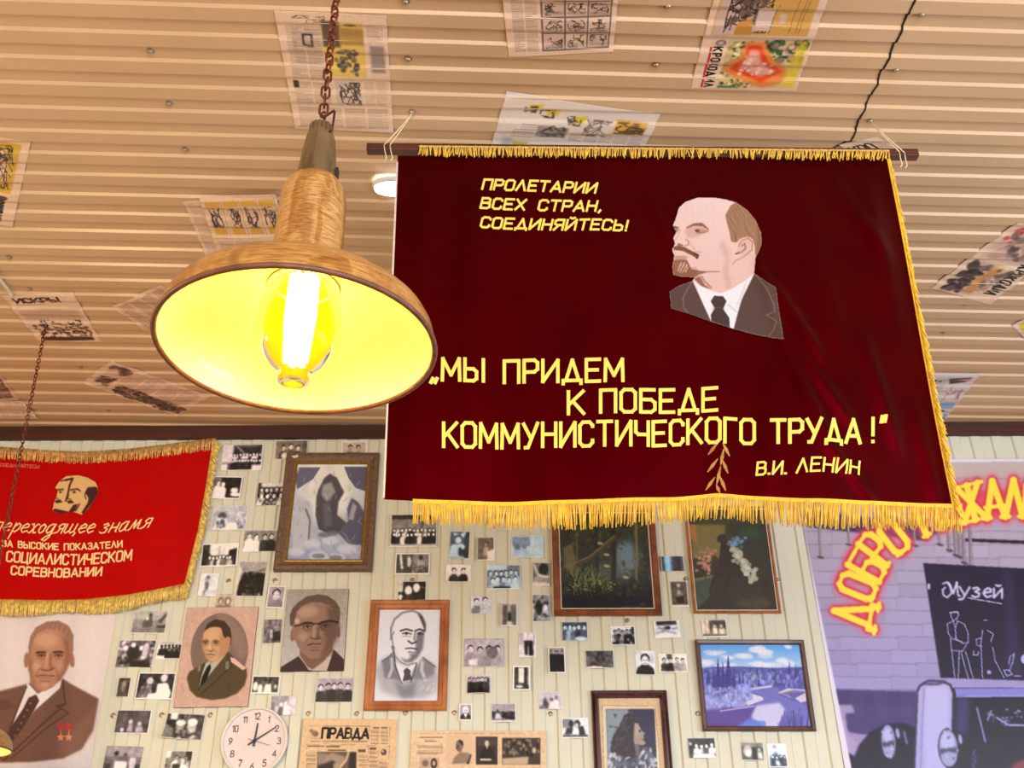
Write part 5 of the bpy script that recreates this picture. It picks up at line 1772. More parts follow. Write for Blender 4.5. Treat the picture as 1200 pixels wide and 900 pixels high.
def river_picture():
    q = [(813.3, 750), (940.8, 751.3), (955.8, 857.5), (823.7, 857.5)]
    c = Canvas(808, 744, 962, 864, 3, (120, 150, 220), 12)
    c.T = (780, 750, 6.0)
    c.soft = .55
    c.vgrad(30, 200, (84, 160, 240), (176, 204, 250))
    for x, y, rx, ry in ((330, 92, 80, 16), (300, 150, 70, 24), (540, 110, 80, 22), (640, 75, 70, 30), (700, 92, 90, 26), (430, 125, 60, 14), (700, 175, 110, 18), (850, 45, 40, 12), (860, 160, 70, 26), (640, 165, 60, 16), (420, 180, 90, 14)):
        for k in range(4):
            c.ell(x + c.rng.normal(0, rx * .4), y + c.rng.normal(0, ry * .4), rx * .6, ry * .7, (226, 232, 252), 0, 8, .6)
    # land
    c.poly([(235, 200), (330, 188), (540, 186), (740, 196), (960, 190), (1000, 330), (1012, 615), (240, 615)], (84, 92, 178), 4)
    for k in range(160):
        x, y = 250 + c.rng.random() * 740, 190 + c.rng.random() * 130
        h = 14 + c.rng.random() * 30
        c.poly([(x - 7, y + h), (x, y - h * .5), (x + 7, y + h)], np.array((72, 74, 158)) * c.rng.uniform(.75, 1.4), 2, .7)
    c.poly([(760, 230), (960, 190), (985, 330), (800, 330), (740, 320)], (72, 62, 142), 10, .7)
    for k in range(50):
        x = 480 + c.rng.random() * 280
        y = 240 + c.rng.random() * 80
        c.ell(x, y, 14, 18, np.array((150, 160, 220)) * c.rng.uniform(.75, 1.2), 0, 4, .55)
    # river bend
    c.poly([(590, 345), (740, 318), (800, 345), (800, 385), (870, 420), (990, 455), (1012, 615), (500, 615), (590, 540), (640, 440), (690, 400), (610, 370)], (108, 108, 196), 6)
    c.poly([(640, 460), (800, 440), (840, 490), (790, 615), (700, 615), (600, 540)], (206, 206, 246), 14, .9)
    c.poly([(520, 560), (700, 570), (710, 615), (510, 615)], (88, 124, 226), 8, .8)
    c.line([(600, 345), (740, 325)], 16, (186, 190, 236), 5)
    # sandy points
    c.poly([(790, 370), (860, 340), (990, 350), (990, 370), (860, 372), (890, 410)], (212, 206, 226), 4)
    c.poly([(800, 375), (900, 350), (985, 360), (985, 430), (900, 410)], (96, 86, 160), 6, .8)
    c.poly([(910, 410), (985, 370), (990, 430), (950, 440)], (206, 198, 226), 5)
    c.poly([(580, 370), (680, 400), (690, 420), (600, 455), (540, 470)], (206, 206, 240), 5)
    # near bushes and tall spruces
    for k in range(170):
        x, y = 275 + c.rng.random() * 320, 300 + c.rng.random() * 180
        if x > 590 - (y - 300) * .4 + 60:
            continue
        c.ell(x, y, 20, 24, np.array((118, 128, 214)) * c.rng.uniform(.7, 1.4), 0, 5, .55)
    for k in range(220):
        x, y = 250 + c.rng.random() * 720, 205 + c.rng.random() * 120
        if 590 < x < 760 and y > 310:
            continue
        c.ell(x, y, 9, 16, np.array((104, 112, 190)) * c.rng.uniform(.5, 1.45), 0, 3, .6)
    for x, top, bot, w in ((368, 120, 345, 40), (402, 148, 345, 34), (440, 98, 360, 54), (340, 190, 330, 26), (480, 190, 340, 34), (300, 200, 300, 22), (656, 240, 318, 12), (520, 220, 300, 14), (545, 230, 300, 14), (640, 186, 240, 10), (870, 140, 240, 14), (915, 170, 260, 16)):
        for k in range(9):
            f = k / 9
            y = top + (bot - top) * f
            c.poly([(x - w * (.1 + f), y + (bot - top) * .16), (x, y), (x + w * (.1 + f), y + (bot - top) * .16)], (52, 50, 136), 2)
    for k in range(120):
        x, y = 280 + c.rng.random() * 300, 330 + c.rng.random() * 150
        c.ell(x, y, 10, 14, np.array((150, 156, 226)) * c.rng.uniform(.55, 1.35), 0, 3, .65)
    for x, y, s in ((470, 360, 30), (560, 350, 28), (420, 440, 34), (340, 460, 50), (300, 440, 40), (520, 430, 50)):
        c.ell(x, y, s, s * 1.1, (160, 168, 226), 0, 16, .45)
    c.poly([(280, 500), (390, 480), (620, 470), (600, 540), (520, 600), (290, 615)], (84, 60, 150), 14, .85)
    c.line([(385, 500), (450, 490), (620, 465)], 10, (196, 180, 220), 4, .8)
    for k in range(50):
        x = 800 + c.rng.random() * 200
        y = 610 - c.rng.random() * 130
        c.line([(x, 615), (x + c.rng.normal(0, 14), y)], 6, np.array((66, 60, 142)) * c.rng.uniform(.8, 1.4), 2, .7)
    c.poly([(290, 580), (500, 590), (500, 615), (285, 615)], (84, 40, 120), 10, .7)
    c.noise(6, .5)
    r = Rect(q)
    root = empty('framed_landscape', r.foot(), 'faded blue river landscape in a dark brown frame', 'picture')
    fw = r.w * .044
    frame(r, fw, [(0, .001), (0, .018), (.2, .022), (.75, .020), (1, .012), (1, .001)], wood('dark_frame_wood', (70, 46, 40), (98, 68, 60), 5, .4, (4, 4, 4), .2), root)
    traced('print', r, c, printed('print_poster', .4, .15, .4), .009, root, inset=fw * .96)


river_picture()


def woman_picture():
    q = [(692.2, 809.8), (779.4, 810.2), (794.5, 968), (699, 968)]
    c = Canvas(688, 804, 800, 975, 3, (214, 186, 150), 13)
    c.T = (690, 800, 9.0)
    c.soft = .6
    c.noise(6, 1.6)
    c.poly([(140, 240), (700, 248), (790, 1300), (170, 1300)], (226, 206, 174), 3)
    c.line([(140, 240), (700, 248)], 5, (140, 118, 90), 2)
    c.line([(140, 240), (170, 1300)], 5, (140, 118, 90), 2)
    c.line([(700, 248), (790, 1300)], 5, (140, 118, 90), 2)
    m = c.poly([(180, 280), (690, 280), (740, 1260), (215, 1260)], (74, 78, 98), 2)
    c.poly([(180, 280), (415, 280), (400, 420), (260, 620), (220, 900), (200, 900)], (132, 150, 166), 14)
    c.poly([(420, 280), (690, 280), (710, 800), (560, 700)], (48, 50, 76), 14)
    # hair, profile turned right, patterned dress
    hair = (52, 46, 54)
    c.poly([(440, 318), (490, 350), (500, 420), (470, 520), (480, 640), (500, 780), (400, 830), (290, 800), (225, 720), (250, 580), (310, 480), (350, 400), (370, 340)], hair, 8)
    for k in range(70):
        x, y = 360 + c.rng.normal(0, 60), 560 + c.rng.normal(0, 110)
        c.ell(x, y, 22, 14, np.array(hair) * c.rng.uniform(.7, 1.9), c.rng.random() * 180, 6, .5)
    c.poly([(480, 425), (520, 425), (548, 490), (565, 515), (598, 535), (575, 555), (585, 585), (575, 605), (605, 640), (570, 660), (510, 650), (520, 760), (470, 770), (470, 560), (455, 470)], (158, 144, 138), 6)
    c.poly([(490, 440), (530, 470), (530, 560), (490, 560)], (178, 164, 154), 10, .8)
    c.poly([(525, 500), (550, 495), (548, 520), (530, 522)], (64, 56, 64), 3)
    c.line([(560, 595), (588, 592)], 9, (84, 68, 74), 3)
    c.poly([(470, 640), (540, 660), (530, 760), (480, 770)], (112, 100, 104), 10, .9)
    c.poly([(440, 420), (480, 430), (470, 600), (500, 760), (430, 800), (420, 600)], hair, 10)
    c.poly([(200, 860), (240, 780), (330, 760), (420, 830), (540, 790), (560, 680), (640, 680), (690, 770), (740, 1260), (215, 1260)], (96, 102, 126), 8)
    for k in range(150):
        x, y = 210 + c.rng.random() * 520, 690 + c.rng.random() * 420
        if y < 780 and (x < 540 and x > 320):
            continue
        if y < 760 and x < 540:
            continue
        c.ell(x, y, 14, 30, (210, 214, 226) if c.rng.random() < .5 else (54, 60, 84), c.rng.normal(20, 30), 4, .65)
    c.noise(5, .5)
    r = Rect(q)
    root = empty('framed_photograph', r.foot(), 'vintage profile of a long-haired woman in a dark red-brown frame', 'picture')
    fw = r.w * .098
    frame(r, fw, [(0, .001), (0, .020), (.12, .026), (.3, .022), (.42, .030), (.75, .030), (.9, .020), (1, .012), (1, .001)], wood('mahogany', (44, 14, 18), (78, 30, 34), 5, .25, (5, 5, 2), .5), root)
    traced('print', r, c, M_OIL, .007, root, inset=fw * .96)


woman_picture()


# ---- clock
def wall_clock():
    ctr = on_wall(298.3, 868.2, .02)
    R0 = float(np.linalg.norm(on_wall(298.3 + 38.9, 868.2)[0] - on_wall(298.3, 868.2)[0]))
    C0 = np.array([ctr[0], WALL - .001, ctr[2]])
    root = empty('wall_clock', tuple(C0), 'round white wall clock showing ten past twelve', 'clock')

    def put(name, mb, mat, smooth=True):
        mb.v = [np.stack([C0[0] + v[:, 0], C0[1] - v[:, 2], C0[2] + v[:, 1]], -1) for v in mb.v]
        return mb.build(name, mat, root, loc=tuple(C0), smooth=smooth)

    mb = MB()
    mb.lathe([(R0 * .93, 0), (R0 * .985, .006), (R0, .022), (R0 * .985, .034), (R0 * .955, .037), (R0 * .925, .032), (R0 * .915, .014)], 72)
    put('rim', mb, plain('clock_white', (232, 226, 222), .3, vary=.02))
    n = 130
    g = np.linspace(-1, 1, n)
    gx, gy = np.meshgrid(g, -g)
    c = Canvas(-1, -1, 1, 1, 130, (228, 214, 214), 14)
    c.noise(2, .05)
    for h in range(1, 13):
        a = math.radians(30 * h)
        s = str(h)
        H = .19
        wd = sum(GL[k][0] for k in s) * H * 1.05 + (.035 if len(s) > 1 else 0)
        x, y = .78 * math.sin(a), -.78 * math.cos(a)
        c.text(s, x - wd / 2, y + H / 2, (1, 0), H, wd, .032, (70, 60, 70))
    mask = gx ** 2 + gy ** 2 < .99
    rr_ = R0 * .93
    V = np.stack([C0[0] + gx * rr_, np.full(gx.shape, C0[1] - .014), C0[2] + gy * rr_], -1)
    grid_sheet('dial', V, lin(c.sample(gx, -gy)), printed('dial_print', .45), root, tuple(C0), mask=mask)

    def hand(name, ang, L, tail, w, z, col):
        a = math.radians(ang)
        d, s = np.array([math.sin(a), math.cos(a)]), np.array([math.cos(a), -math.sin(a)])
        mb = MB()
        p = [-d * tail - s * w, -d * tail + s * w, d * L + s * w * .6, d * L - s * w * .6]
        mb.hexa([(*(q * R0), z) for q in p], [(*(q * R0), z + .002) for q in p])
        put(name, mb, plain('hand_' + name, col, .4), False)

    hand('hour_hand', 4.5, .52, .16, .035, .018, (48, 54, 78))
    hand('minute_hand', 57, .74, .22, .026, .021, (44, 30, 44))
    hand('second_hand', 106, .5, .2, .010, .024, (110, 104, 110))
    mb = MB()
    mb.lathe([(R0 * .05, .014), (R0 * .05, .027), (0, .028)], 20)
    put('centre_pin', mb, plain('hand_hour_hand', (48, 54, 78), .4))


wall_clock()


# ---- newspapers on the wall
def wall_paper_1():
    q = [(358.8, 842), (463.5, 843.5), (462, 985), (339, 985)]
    c = Canvas(335, 835, 480, 1000, 3.2, (222, 190, 150), 15)
    c.T = (345, 830, 9.23)
    c.noise(7, 2)
    ink = (64, 52, 44)
    c.rect(130, 110, 620, 185, (232, 202, 162), 20, .5)
    c.line([(160, 188), (815, 196)], 4, ink, 1)
    c.text('ПРАВДА', 296 / 9.23 + 345, 320 / 9.23 + 830, (1, .01), 105 / 9.23, 500 / 9.23, 2.7, (34, 28, 28), slant=.1)
    for x, y, r_ in ((185, 245, 20), (225, 275, 34), (240, 285, 14)):
        c.ell(x, y, r_, r_, (110, 94, 78), 0, 5, .8)
    c.columns(*c.t((165, 320)), *c.t((290, 370)), 1, .9, (120, 100, 80))
    c.columns(*c.t((300, 345)), *c.t((790, 372)), 1, 1.5, (96, 80, 66), .7, .0)
    c.line([(300, 385), (790, 395)], 3, ink, 1, .7)
    for (x0, y0, x1, y1, n_) in ((820, 235, 920, 390, 1), (930, 235, 1020, 390, 1), (130, 475, 235, 900, 1), (690, 500, 795, 1300, 1), (805, 460, 905, 1300, 1), (910, 560, 1010, 1300, 1)):
        c.columns(*c.t((x0, y0)), *c.t((x1, y1)), n_, .85, (112, 94, 78), .6, .04)
    for (x0, y0, x1, y1) in ((850, 205, 920, 218), (940, 205, 1010, 218), (360, 448, 560, 462), (140, 405, 320, 415), (340, 408, 490, 420), (690, 445, 770, 475), (812, 425, 885, 450)):
        c.rect(x0, y0, x1, y1, ink, 3, .8)
    for a, b in (((808, 195), (800, 400)), ((135, 395), (790, 410)), ((1035, 200), (1010, 900)), ((800, 410), (790, 900)), ((910, 415), (905, 900)), ((130, 425), (130, 900)), ((1030, 410), (800, 405))):
        c.line([a, b], 3, ink, 1, .6)
    c.rect(245, 470, 670, 1200, (104, 88, 78), 4)
    c.poly([(250, 480), (400, 500), (330, 600), (250, 640)], (150, 132, 116), 10)
    c.poly([(400, 480), (540, 520), (560, 560), (500, 640), (300, 600)], (176, 156, 136), 8, .8)
    c.poly([(250, 620), (420, 560), (520, 700), (420, 800), (250, 800)], (52, 44, 42), 12, .9)
    c.poly([(420, 600), (480, 600), (480, 700), (420, 700)], (190, 170, 148), 6, .8)
    c.poly([(600, 480), (670, 480), (660, 700), (580, 640)], (48, 42, 40), 8)
    c.line([(585, 480), (560, 560), (490, 645)], 20, (222, 194, 156), 6)
    c.ell(965, 475, 32, 34, (84, 72, 66), 0, 3)
    c.ell(955, 465, 14, 16, (190, 168, 142), 0, 4)
    c.line([(612, 110), (590, 470)], 8, (240, 214, 176), 4, .7)
    c.noise(5, .5)
    tag(traced('newspaper', Rect(q), c, M_PAPER, .004, bend=lambda u, v: .004 * np.exp(-((u - .5) / .05) ** 2) + .006 * (1 - u) ** 6),
        'yellowed front page headed in big black capitals, right of the wall clock', 'newspaper', 'newspaper pages on the wall')


def wall_paper_2():
    q = [(482, 856.5), (640.5, 856.5), (641, 985), (476, 985)]
    c = Canvas(470, 848, 655, 995, 3, (226, 196, 164), 16)
    c.T = (475, 845, 6.857)
    c.noise(8, 2)
    ink = (70, 58, 52)
    c.columns(*c.t((110, 125)), *c.t((300, 140)), 1, 3, ink, .75, 0)
    c.columns(*c.t((155, 155)), *c.t((250, 170)), 1, 3, ink, .75, 0)
    c.columns(*c.t((95, 190)), *c.t((305, 275)), 1, .8, (130, 108, 92), .6, 0)
    c.columns(*c.t((95, 95)), *c.t((960, 108)), 6, 2.2, (160, 134, 112), .5)
    c.rect(112, 292, 272, 500, (196, 172, 146), 2)
    c.ell(160, 340, 26, 26, (120, 100, 88), 0, 4)
    c.ell(230, 340, 26, 42, (62, 52, 50), 0, 3)
    c.ell(230, 340, 13, 20, (196, 172, 146), 0, 3)
    c.rect(332, 112, 540, 350, (220, 190, 160), 2)
    # bust of a man
    c.poly([(372, 345), (395, 290), (440, 250), (500, 255), (530, 270), (515, 340)], (146, 124, 108), 4)
    c.poly([(490, 345), (527, 262), (530, 275), (512, 345)], (64, 54, 54), 3)
    c.poly([(405, 200), (410, 165), (435, 148), (462, 160), (468, 200), (455, 230), (450, 250), (425, 245), (405, 222)], (132, 110, 96), 3)
    c.poly([(435, 150), (462, 160), (468, 195), (445, 190), (425, 160)], (66, 54, 50), 3)
    c.poly([(412, 192), (432, 190), (428, 240), (412, 225)], (70, 56, 52), 4, .7)
    c.rect(566, 125, 740, 350, (58, 50, 50), 2)
    c.rect(575, 135, 730, 200, (84, 74, 70), 10, .7)
    c.ell(655, 180, 18, 24, (214, 188, 160), 0, 3)
    c.poly([(590, 300), (620, 225), (655, 205), (700, 225), (725, 300)], (38, 32, 36), 4)
    c.poly([(648, 202), (664, 202), (658, 232)], (224, 200, 172), 2)
    c.rect(600, 302, 690, 318, (214, 190, 164), 3)
    c.rect(776, 135, 1085, 350, (70, 62, 58), 2)
    for k in range(46):
        c.ell(790 + c.rng.random() * 290, 145 + c.rng.random() * 130, 12, 16, (150, 130, 112) if k % 2 else (38, 34, 34), 0, 3, .7)
    c.poly([(780, 300), (990, 285), (985, 350), (778, 350)], (196, 172, 146), 4)
    c.ell(1035, 235, 16, 24, (206, 182, 154), 0, 4)
    c.columns(*c.t((95, 380)), *c.t((1120, 900)), 6, .9, (130, 108, 92), .6)
    c.noise(5, .5)
    tag(traced('newspaper', Rect(q), c, M_PAPER, .004, bend=lambda u, v: .008 * u ** 8 * (1 - v)),
        'yellowed picture page with a bust and two dark photos below the small snapshots', 'newspaper', 'newspaper pages on the wall')


wall_paper_1()
wall_paper_2()


# ---- welcome poster at the right
def welcome_poster():
    c = Canvas(920, 525, 1300, 975, 2.0, (186, 170, 190), 21)
    T5, T6 = (930, 540, 4.444), (930, 700, 4.444)
    c.vgrad(540, 800, (196, 180, 184), (174, 160, 196))
    # courses of pale stone blocks
    for r_ in range(17):
        y = 560 + 15.5 * r_
        x = 930 - c.rng.random() * 60
        while x < 1300:
            wd = 40 + c.rng.random() * 40
            g = np.array((190, 175, 192)) + c.rng.normal(0, 6)
            c.poly([(x, y), (x + wd, y + wd * .02), (x + wd, y + 15 + wd * .02), (x, y + 15)], g, 0, .55)
            c.line([(x, y), (x + wd, y + wd * .02)], .9, (130, 116, 140), .4, .7)
            c.line([(x, y), (x + .5, y + 15)], .8, (140, 126, 148), .4, .5)
            x += wd
    c.poly([(930, 536), (1300, 536), (1300, 560), (1100, 556), (930, 560)], (204, 186, 180), 2, .8)
    c.T = T5
    c.poly([(60, 330), (700, 400), (800, 360), (700, 340), (60, 250)], (62, 46, 84), 6, .9)
    c.poly([(70, 345), (340, 375), (700, 420), (700, 395), (70, 300)], (54, 40, 78), 5, .9)
    c.line([(890, 412), (1300, 428), (1700, 440)], 17, (30, 22, 40), 3)
    for x, y0, y1 in ((140, 340, 505), (290, 340, 440), (632, 355, 445), (762, 375, 440), (812, 360, 470), (845, 350, 495), (868, 350, 505), (890, 345, 535), (925, 345, 552)):
        c.line([(x - 8, y0), (x, y1)], 20 if x > 780 else 13, (124, 110, 116), 2, .9)
        c.line([(x - 4, y0), (x + 3, y1 - 10)], 6, (196, 184, 184), 2, .8)
        c.line([(x - 14, y1 - 6), (x + 14, y1)], 9, (70, 58, 72), 2)
    # dark museum board with white chalk drawings
    c.poly([(675, 533), (1300, 566), (1700, 590), (1700, 1160), (765, 1130)], (24, 13, 48), 2)
    c.poly([(1090, 560), (1140, 590), (1190, 1130), (1110, 1120)], (52, 40, 78), 10, .7)
    c.rect(698, 640, 712, 668, (226, 220, 236), 2)
    wh = (226, 222, 238)
    c.line([(778, 640), (800, 632), (818, 650), (822, 690), (800, 712), (780, 700), (776, 672), (790, 660)], 9, wh, 2)
    c.line([(806, 636), (832, 690), (850, 634)], 11, wh, 2)
    c.line([(850, 634), (856, 700), (866, 704)], 10, wh, 2)
    c.T = None
    for ch, x, wd in (('у', 1124, 12), ('з', 1139, 9.5), ('е', 1152, 10), ('й', 1164.5, 10.5)):
        c.text(ch, x, 698.5 + (x - 1124) * .05, (1, .04), 11, wd, 2.4, wh, .3)
    c.T = T5
    for k in range(12):
        c.line([(910 + 15 * k, 714 + 2.6 * k), (919 + 15 * k, 716 + 2.6 * k)], 5 + 2 * (k % 3 == 1), wh, 1, .85)
    c.T = T6
    ch = (196, 190, 220)
    for pl in ([(818, 78), (852, 74), (860, 90), (850, 112), (832, 122), (822, 104), (818, 78)], [(810, 80), (860, 78)], [(832, 122), (800, 140), (806, 190), (826, 216), (880, 232)],
               [(852, 122), (890, 140), (910, 190), (908, 236), (880, 240), (840, 210)], [(832, 124), (842, 160), (854, 124)], [(842, 160), (846, 210)], [(818, 216), (822, 276), (880, 280), (905, 238)],
               [(824, 280), (840, 424)], [(862, 284), (858, 424)], [(872, 284), (910, 424)], [(896, 282), (936, 424)], [(985, 170), (975, 240), (984, 420)], [(1010, 172), (1040, 190), (1028, 230)],
               [(1036, 260), (1050, 330), (1096, 418)], [(975, 212), (950, 220), (955, 250), (980, 256)], [(940, 280), (936, 300), (960, 300), (962, 284)], [(990, 120), (1010, 118)],
               [(1120, 350), (1128, 310), (1150, 292), (1140, 340), (1125, 380)], [(1095, 380), (1110, 410), (1140, 400), (1120, 380), (1095, 380)], [(1150, 410), (1180, 408)]):
        c.line(pl, 4.5, ch, 1, .9)
    c.ell(1018, 390, 11, 10, ch, 0, 2)
    c.ell(1200, 322, 16, 24, (206, 200, 226), 0, 2)
    # low dark wall, kerb, car
    c.poly([(205, 478), (640, 490), (640, 700), (300, 720), (225, 600)], (82, 64, 110), 4)
    for k in range(6):
        c.poly([(230 + 66 * k, 500 + 60 * (k % 2)), (290 + 66 * k, 502 + 60 * (k % 2)), (290 + 66 * k, 560 + 60 * (k % 2)), (230 + 66 * k, 558 + 60 * (k % 2))], (92, 74, 118) if k % 2 else (70, 54, 98), 5, .6)
    c.poly([(218, 560), (305, 560), (318, 600), (270, 606), (275, 700), (390, 720), (330, 800), (250, 790)], (190, 166, 178), 4)
    c.poly([(240, 640), (272, 640), (280, 720), (340, 760), (300, 830), (250, 780)], (206, 178, 184), 5)
    blk = (19, 11, 38)
    c.poly([(250, 790), (320, 830), (340, 1200), (250, 1200)], blk, 4)
    c.poly([(310, 850), (340, 770), (400, 700), (480, 660), (560, 652), (640, 680), (640, 1200), (320, 1200)], blk, 4)
    for k in range(5):
        c.line([(330 + 8 * k, 800 + 12 * k), (372 + 4 * k, 780 + 20 * k)], 4, (70, 60, 92), 2, .7)
    c.poly([(830, 470), (1700, 476), (1700, 1200), (620, 1200)], blk, 3)
    c.poly([(838, 474), (1700, 470), (1700, 506), (848, 518)], (150, 144, 200), 3)
    c.line([(845, 518), (1700, 508)], 6, (206, 202, 232), 2)
    c.poly([(850, 520), (920, 522), (900, 720), (845, 700)], (88, 88, 136), 14, .6)
    c.line([(955, 575), (998, 752)], 9, (170, 164, 196), 2)
    for k in range(46):
        x, y = 1010 + c.rng.random() * 300, 575 + c.rng.random() * 95
        c.ell(x, y, 8, 5, np.array((190, 186, 210)) * c.rng.uniform(.4, 1.15), 0, 2, .8)
    c.line([(1060, 628), (1120, 665), (1300, 668)], 10, (186, 182, 206), 2)
    c.line([(1030, 590), (1010, 640)], 8, (190, 186, 210), 2)
    # chromed radiator shell
    c.poly([(655, 455), (700, 428), (775, 432), (822, 452), (836, 500), (832, 700), (800, 1200), (610, 1200), (640, 480)], (60, 50, 76), 3)
    c.poly([(662, 466), (700, 440), (775, 442), (812, 462), (826, 500), (822, 690), (760, 1200), (622, 1200), (650, 490)], (204, 190, 210), 3)
    c.poly([(690, 462), (800, 462), (812, 520), (800, 760), (740, 1200), (690, 1200), (680, 600)], (224, 212, 224), 8, .8)
    c.line([(675, 450), (745, 452), (790, 440)], 12, (70, 58, 84), 4)
    c.line([(680, 470), (668, 700), (655, 1100)], 5, (150, 136, 168), 2)
    for (x, y, rx, ry) in ((494, 750, 42, 94), (806, 785, 54, 104)):
        c.ell(x, y, rx, ry, (48, 40, 62), -4, 2)
        c.ell(x, y, rx - 6, ry - 8, (176, 168, 184), -4, 3)
        c.ell(x - 4, y - 30, rx - 18, ry - 52, (222, 218, 226), -4, 5, .9)
        c.poly([(x - rx + 8, y + 4), (x + rx - 10, y - 4), (x + rx - 12, y + 24), (x - rx + 12, y + 30)], (70, 60, 80), 4, .85)
        c.ell(x + 2, y + 55, rx - 16, ry - 66, (196, 190, 204), 0, 5, .8)
        for k in range(12):
            c.ell(x + c.rng.normal(0, rx * .4), y + c.rng.normal(0, ry * .45), 5, 8, (90, 80, 100) if k % 2 else (238, 234, 240), 0, 2, .7)
        c.ell(x + rx * 1.25, y - ry * .42, 20, 44, (34, 26, 46), -10, 3)
        c.ell(x + rx * 1.15, y - ry * .45, 10, 26, (206, 200, 214), -10, 3, .9)
    c.line([(575, 700), (590, 760)], 12, (190, 184, 204), 4, .8)
    c.ell(1260, 900, 130, 64, (150, 60, 60), 0, 8)
    for k in range(10):
        c.ell(930 + 20 * c.rng.random(), 800 + 10 * k, 7, 9, (96, 90, 132), 0, 3, .7)
    c.T = None
    k = np.clip((c.Y - 560) / 300, 0, 1)[..., None]
    c.a = np.clip(c.a * (np.array((.97, .97, .98)) * (1 - k) + np.array((.80, .85, 1.07)) * k), 0, 250)
    c.noise(3, .7)
    # glowing red haze printed round yellow lettering
    letters = []
    for chs, cx, cy, ang, H, wd in (('Д', 1000, 720, -80, 46, 27), ('О', 1005, 687, -68, 42, 20), ('Б', 1016, 664, -61, 42, 18), ('Р', 1028, 643, -53, 42, 18), ('О', 1047, 629, -38, 40, 19),
                                    ('П', 1086, 604, -26, 42, 20), ('О', 1112, 592, -20, 42, 20), ('Ж', 1138, 589, -14, 42, 26), ('А', 1165, 585, -6, 43, 21), ('Л', 1188, 584, -1, 43, 20), ('О', 1212, 585, 4, 43, 20)):
        b = np.array([math.cos(math.radians(ang)), math.sin(math.radians(ang))])
        u = np.array([b[1], -b[0]])
        p = np.array([cx, cy]) - b * wd / 2 - u * H / 2
        letters.append((chs, p, b, H, wd))
    c.poly([(1130, 575), (1200, 575), (1300, 590), (1300, 620), (1200, 604), (1130, 612)], (206, 40, 50), 3, .8)
    for sw, col, bl, op in ((15.5, (226, 90, 120), 4, .7), (12, (214, 34, 66), 1.6, .9)):
        for chs, p, b, H, wd in letters:
            c.text(chs, p[0], p[1], b, H, wd, sw, col, bl, op=op)
    for chs, p, b, H, wd in letters:
        u = np.array([b[1], -b[0]])
        for pl in text_lines(chs, wd, H):
            for q0, q1 in zip(pl[:-1], pl[1:]):      # thick stems, thin cross strokes
                st = abs(q1[1] - q0[1]) / (math.hypot(q1[0] - q0[0], q1[1] - q0[1]) + 1e-9)
                c.line([p + b * q0[0] + u * q0[1], p + b * q1[0] + u * q1[1]], 4.6 + 3.2 * st, (250, 228, 70), .3)
            for q in (pl[0], pl[-1]):
                e = p + b * q[0] + np.array([b[1], -b[0]]) * q[1]
                c.line([e - b * 4.6, e + b * 4.6], 4.6, (250, 228, 70), .3)
    # white printed margin on the left and top
    c.poly([(920, 525), (1300, 525), (1300, 540.5), (928, 542.5)], (226, 224, 240), .3)
    c.poly([(915, 500), (926, 530), (942, 620), (966, 740), (998, 900), (1018, 1000), (900, 1000), (900, 500)], (222, 220, 244), .3)
    P0, P1 = on_wall(940.3, 614), on_wall(989, 897)
    Pt = on_wall(1150, 538)
    ztop = Pt[2]
    ex = (P1 - P0)
    zb = float(on_wall(1000, 962)[2])
    xl_ = lambda z: P0[0] + ex[0] * (z - P0[2]) / ex[2]
    xr_ = float(on_wall(1292, 600)[0])
    U, Vv = np.meshgrid(np.linspace(0, 1, 380), np.linspace(0, 1, 440))
    z = ztop + (zb - ztop) * Vv
    x = xl_(z) + (xr_ - xl_(z)) * U
    P = np.stack([x, np.full(x.shape, WALL - .004) - .002 * np.sin(Vv * 9 + U * 4), z], -1)
    px, py = project(P)
    tag(grid_sheet('welcome_poster', P, lin(c.sample(px, py)), printed('vinyl_print', .45, .1, .4), loc=tuple(P[-1, 190]), thick=.001, bent=True),
        'large printed welcome poster with yellow arched letters, an old car and a dark museum board', 'poster')


welcome_poster()


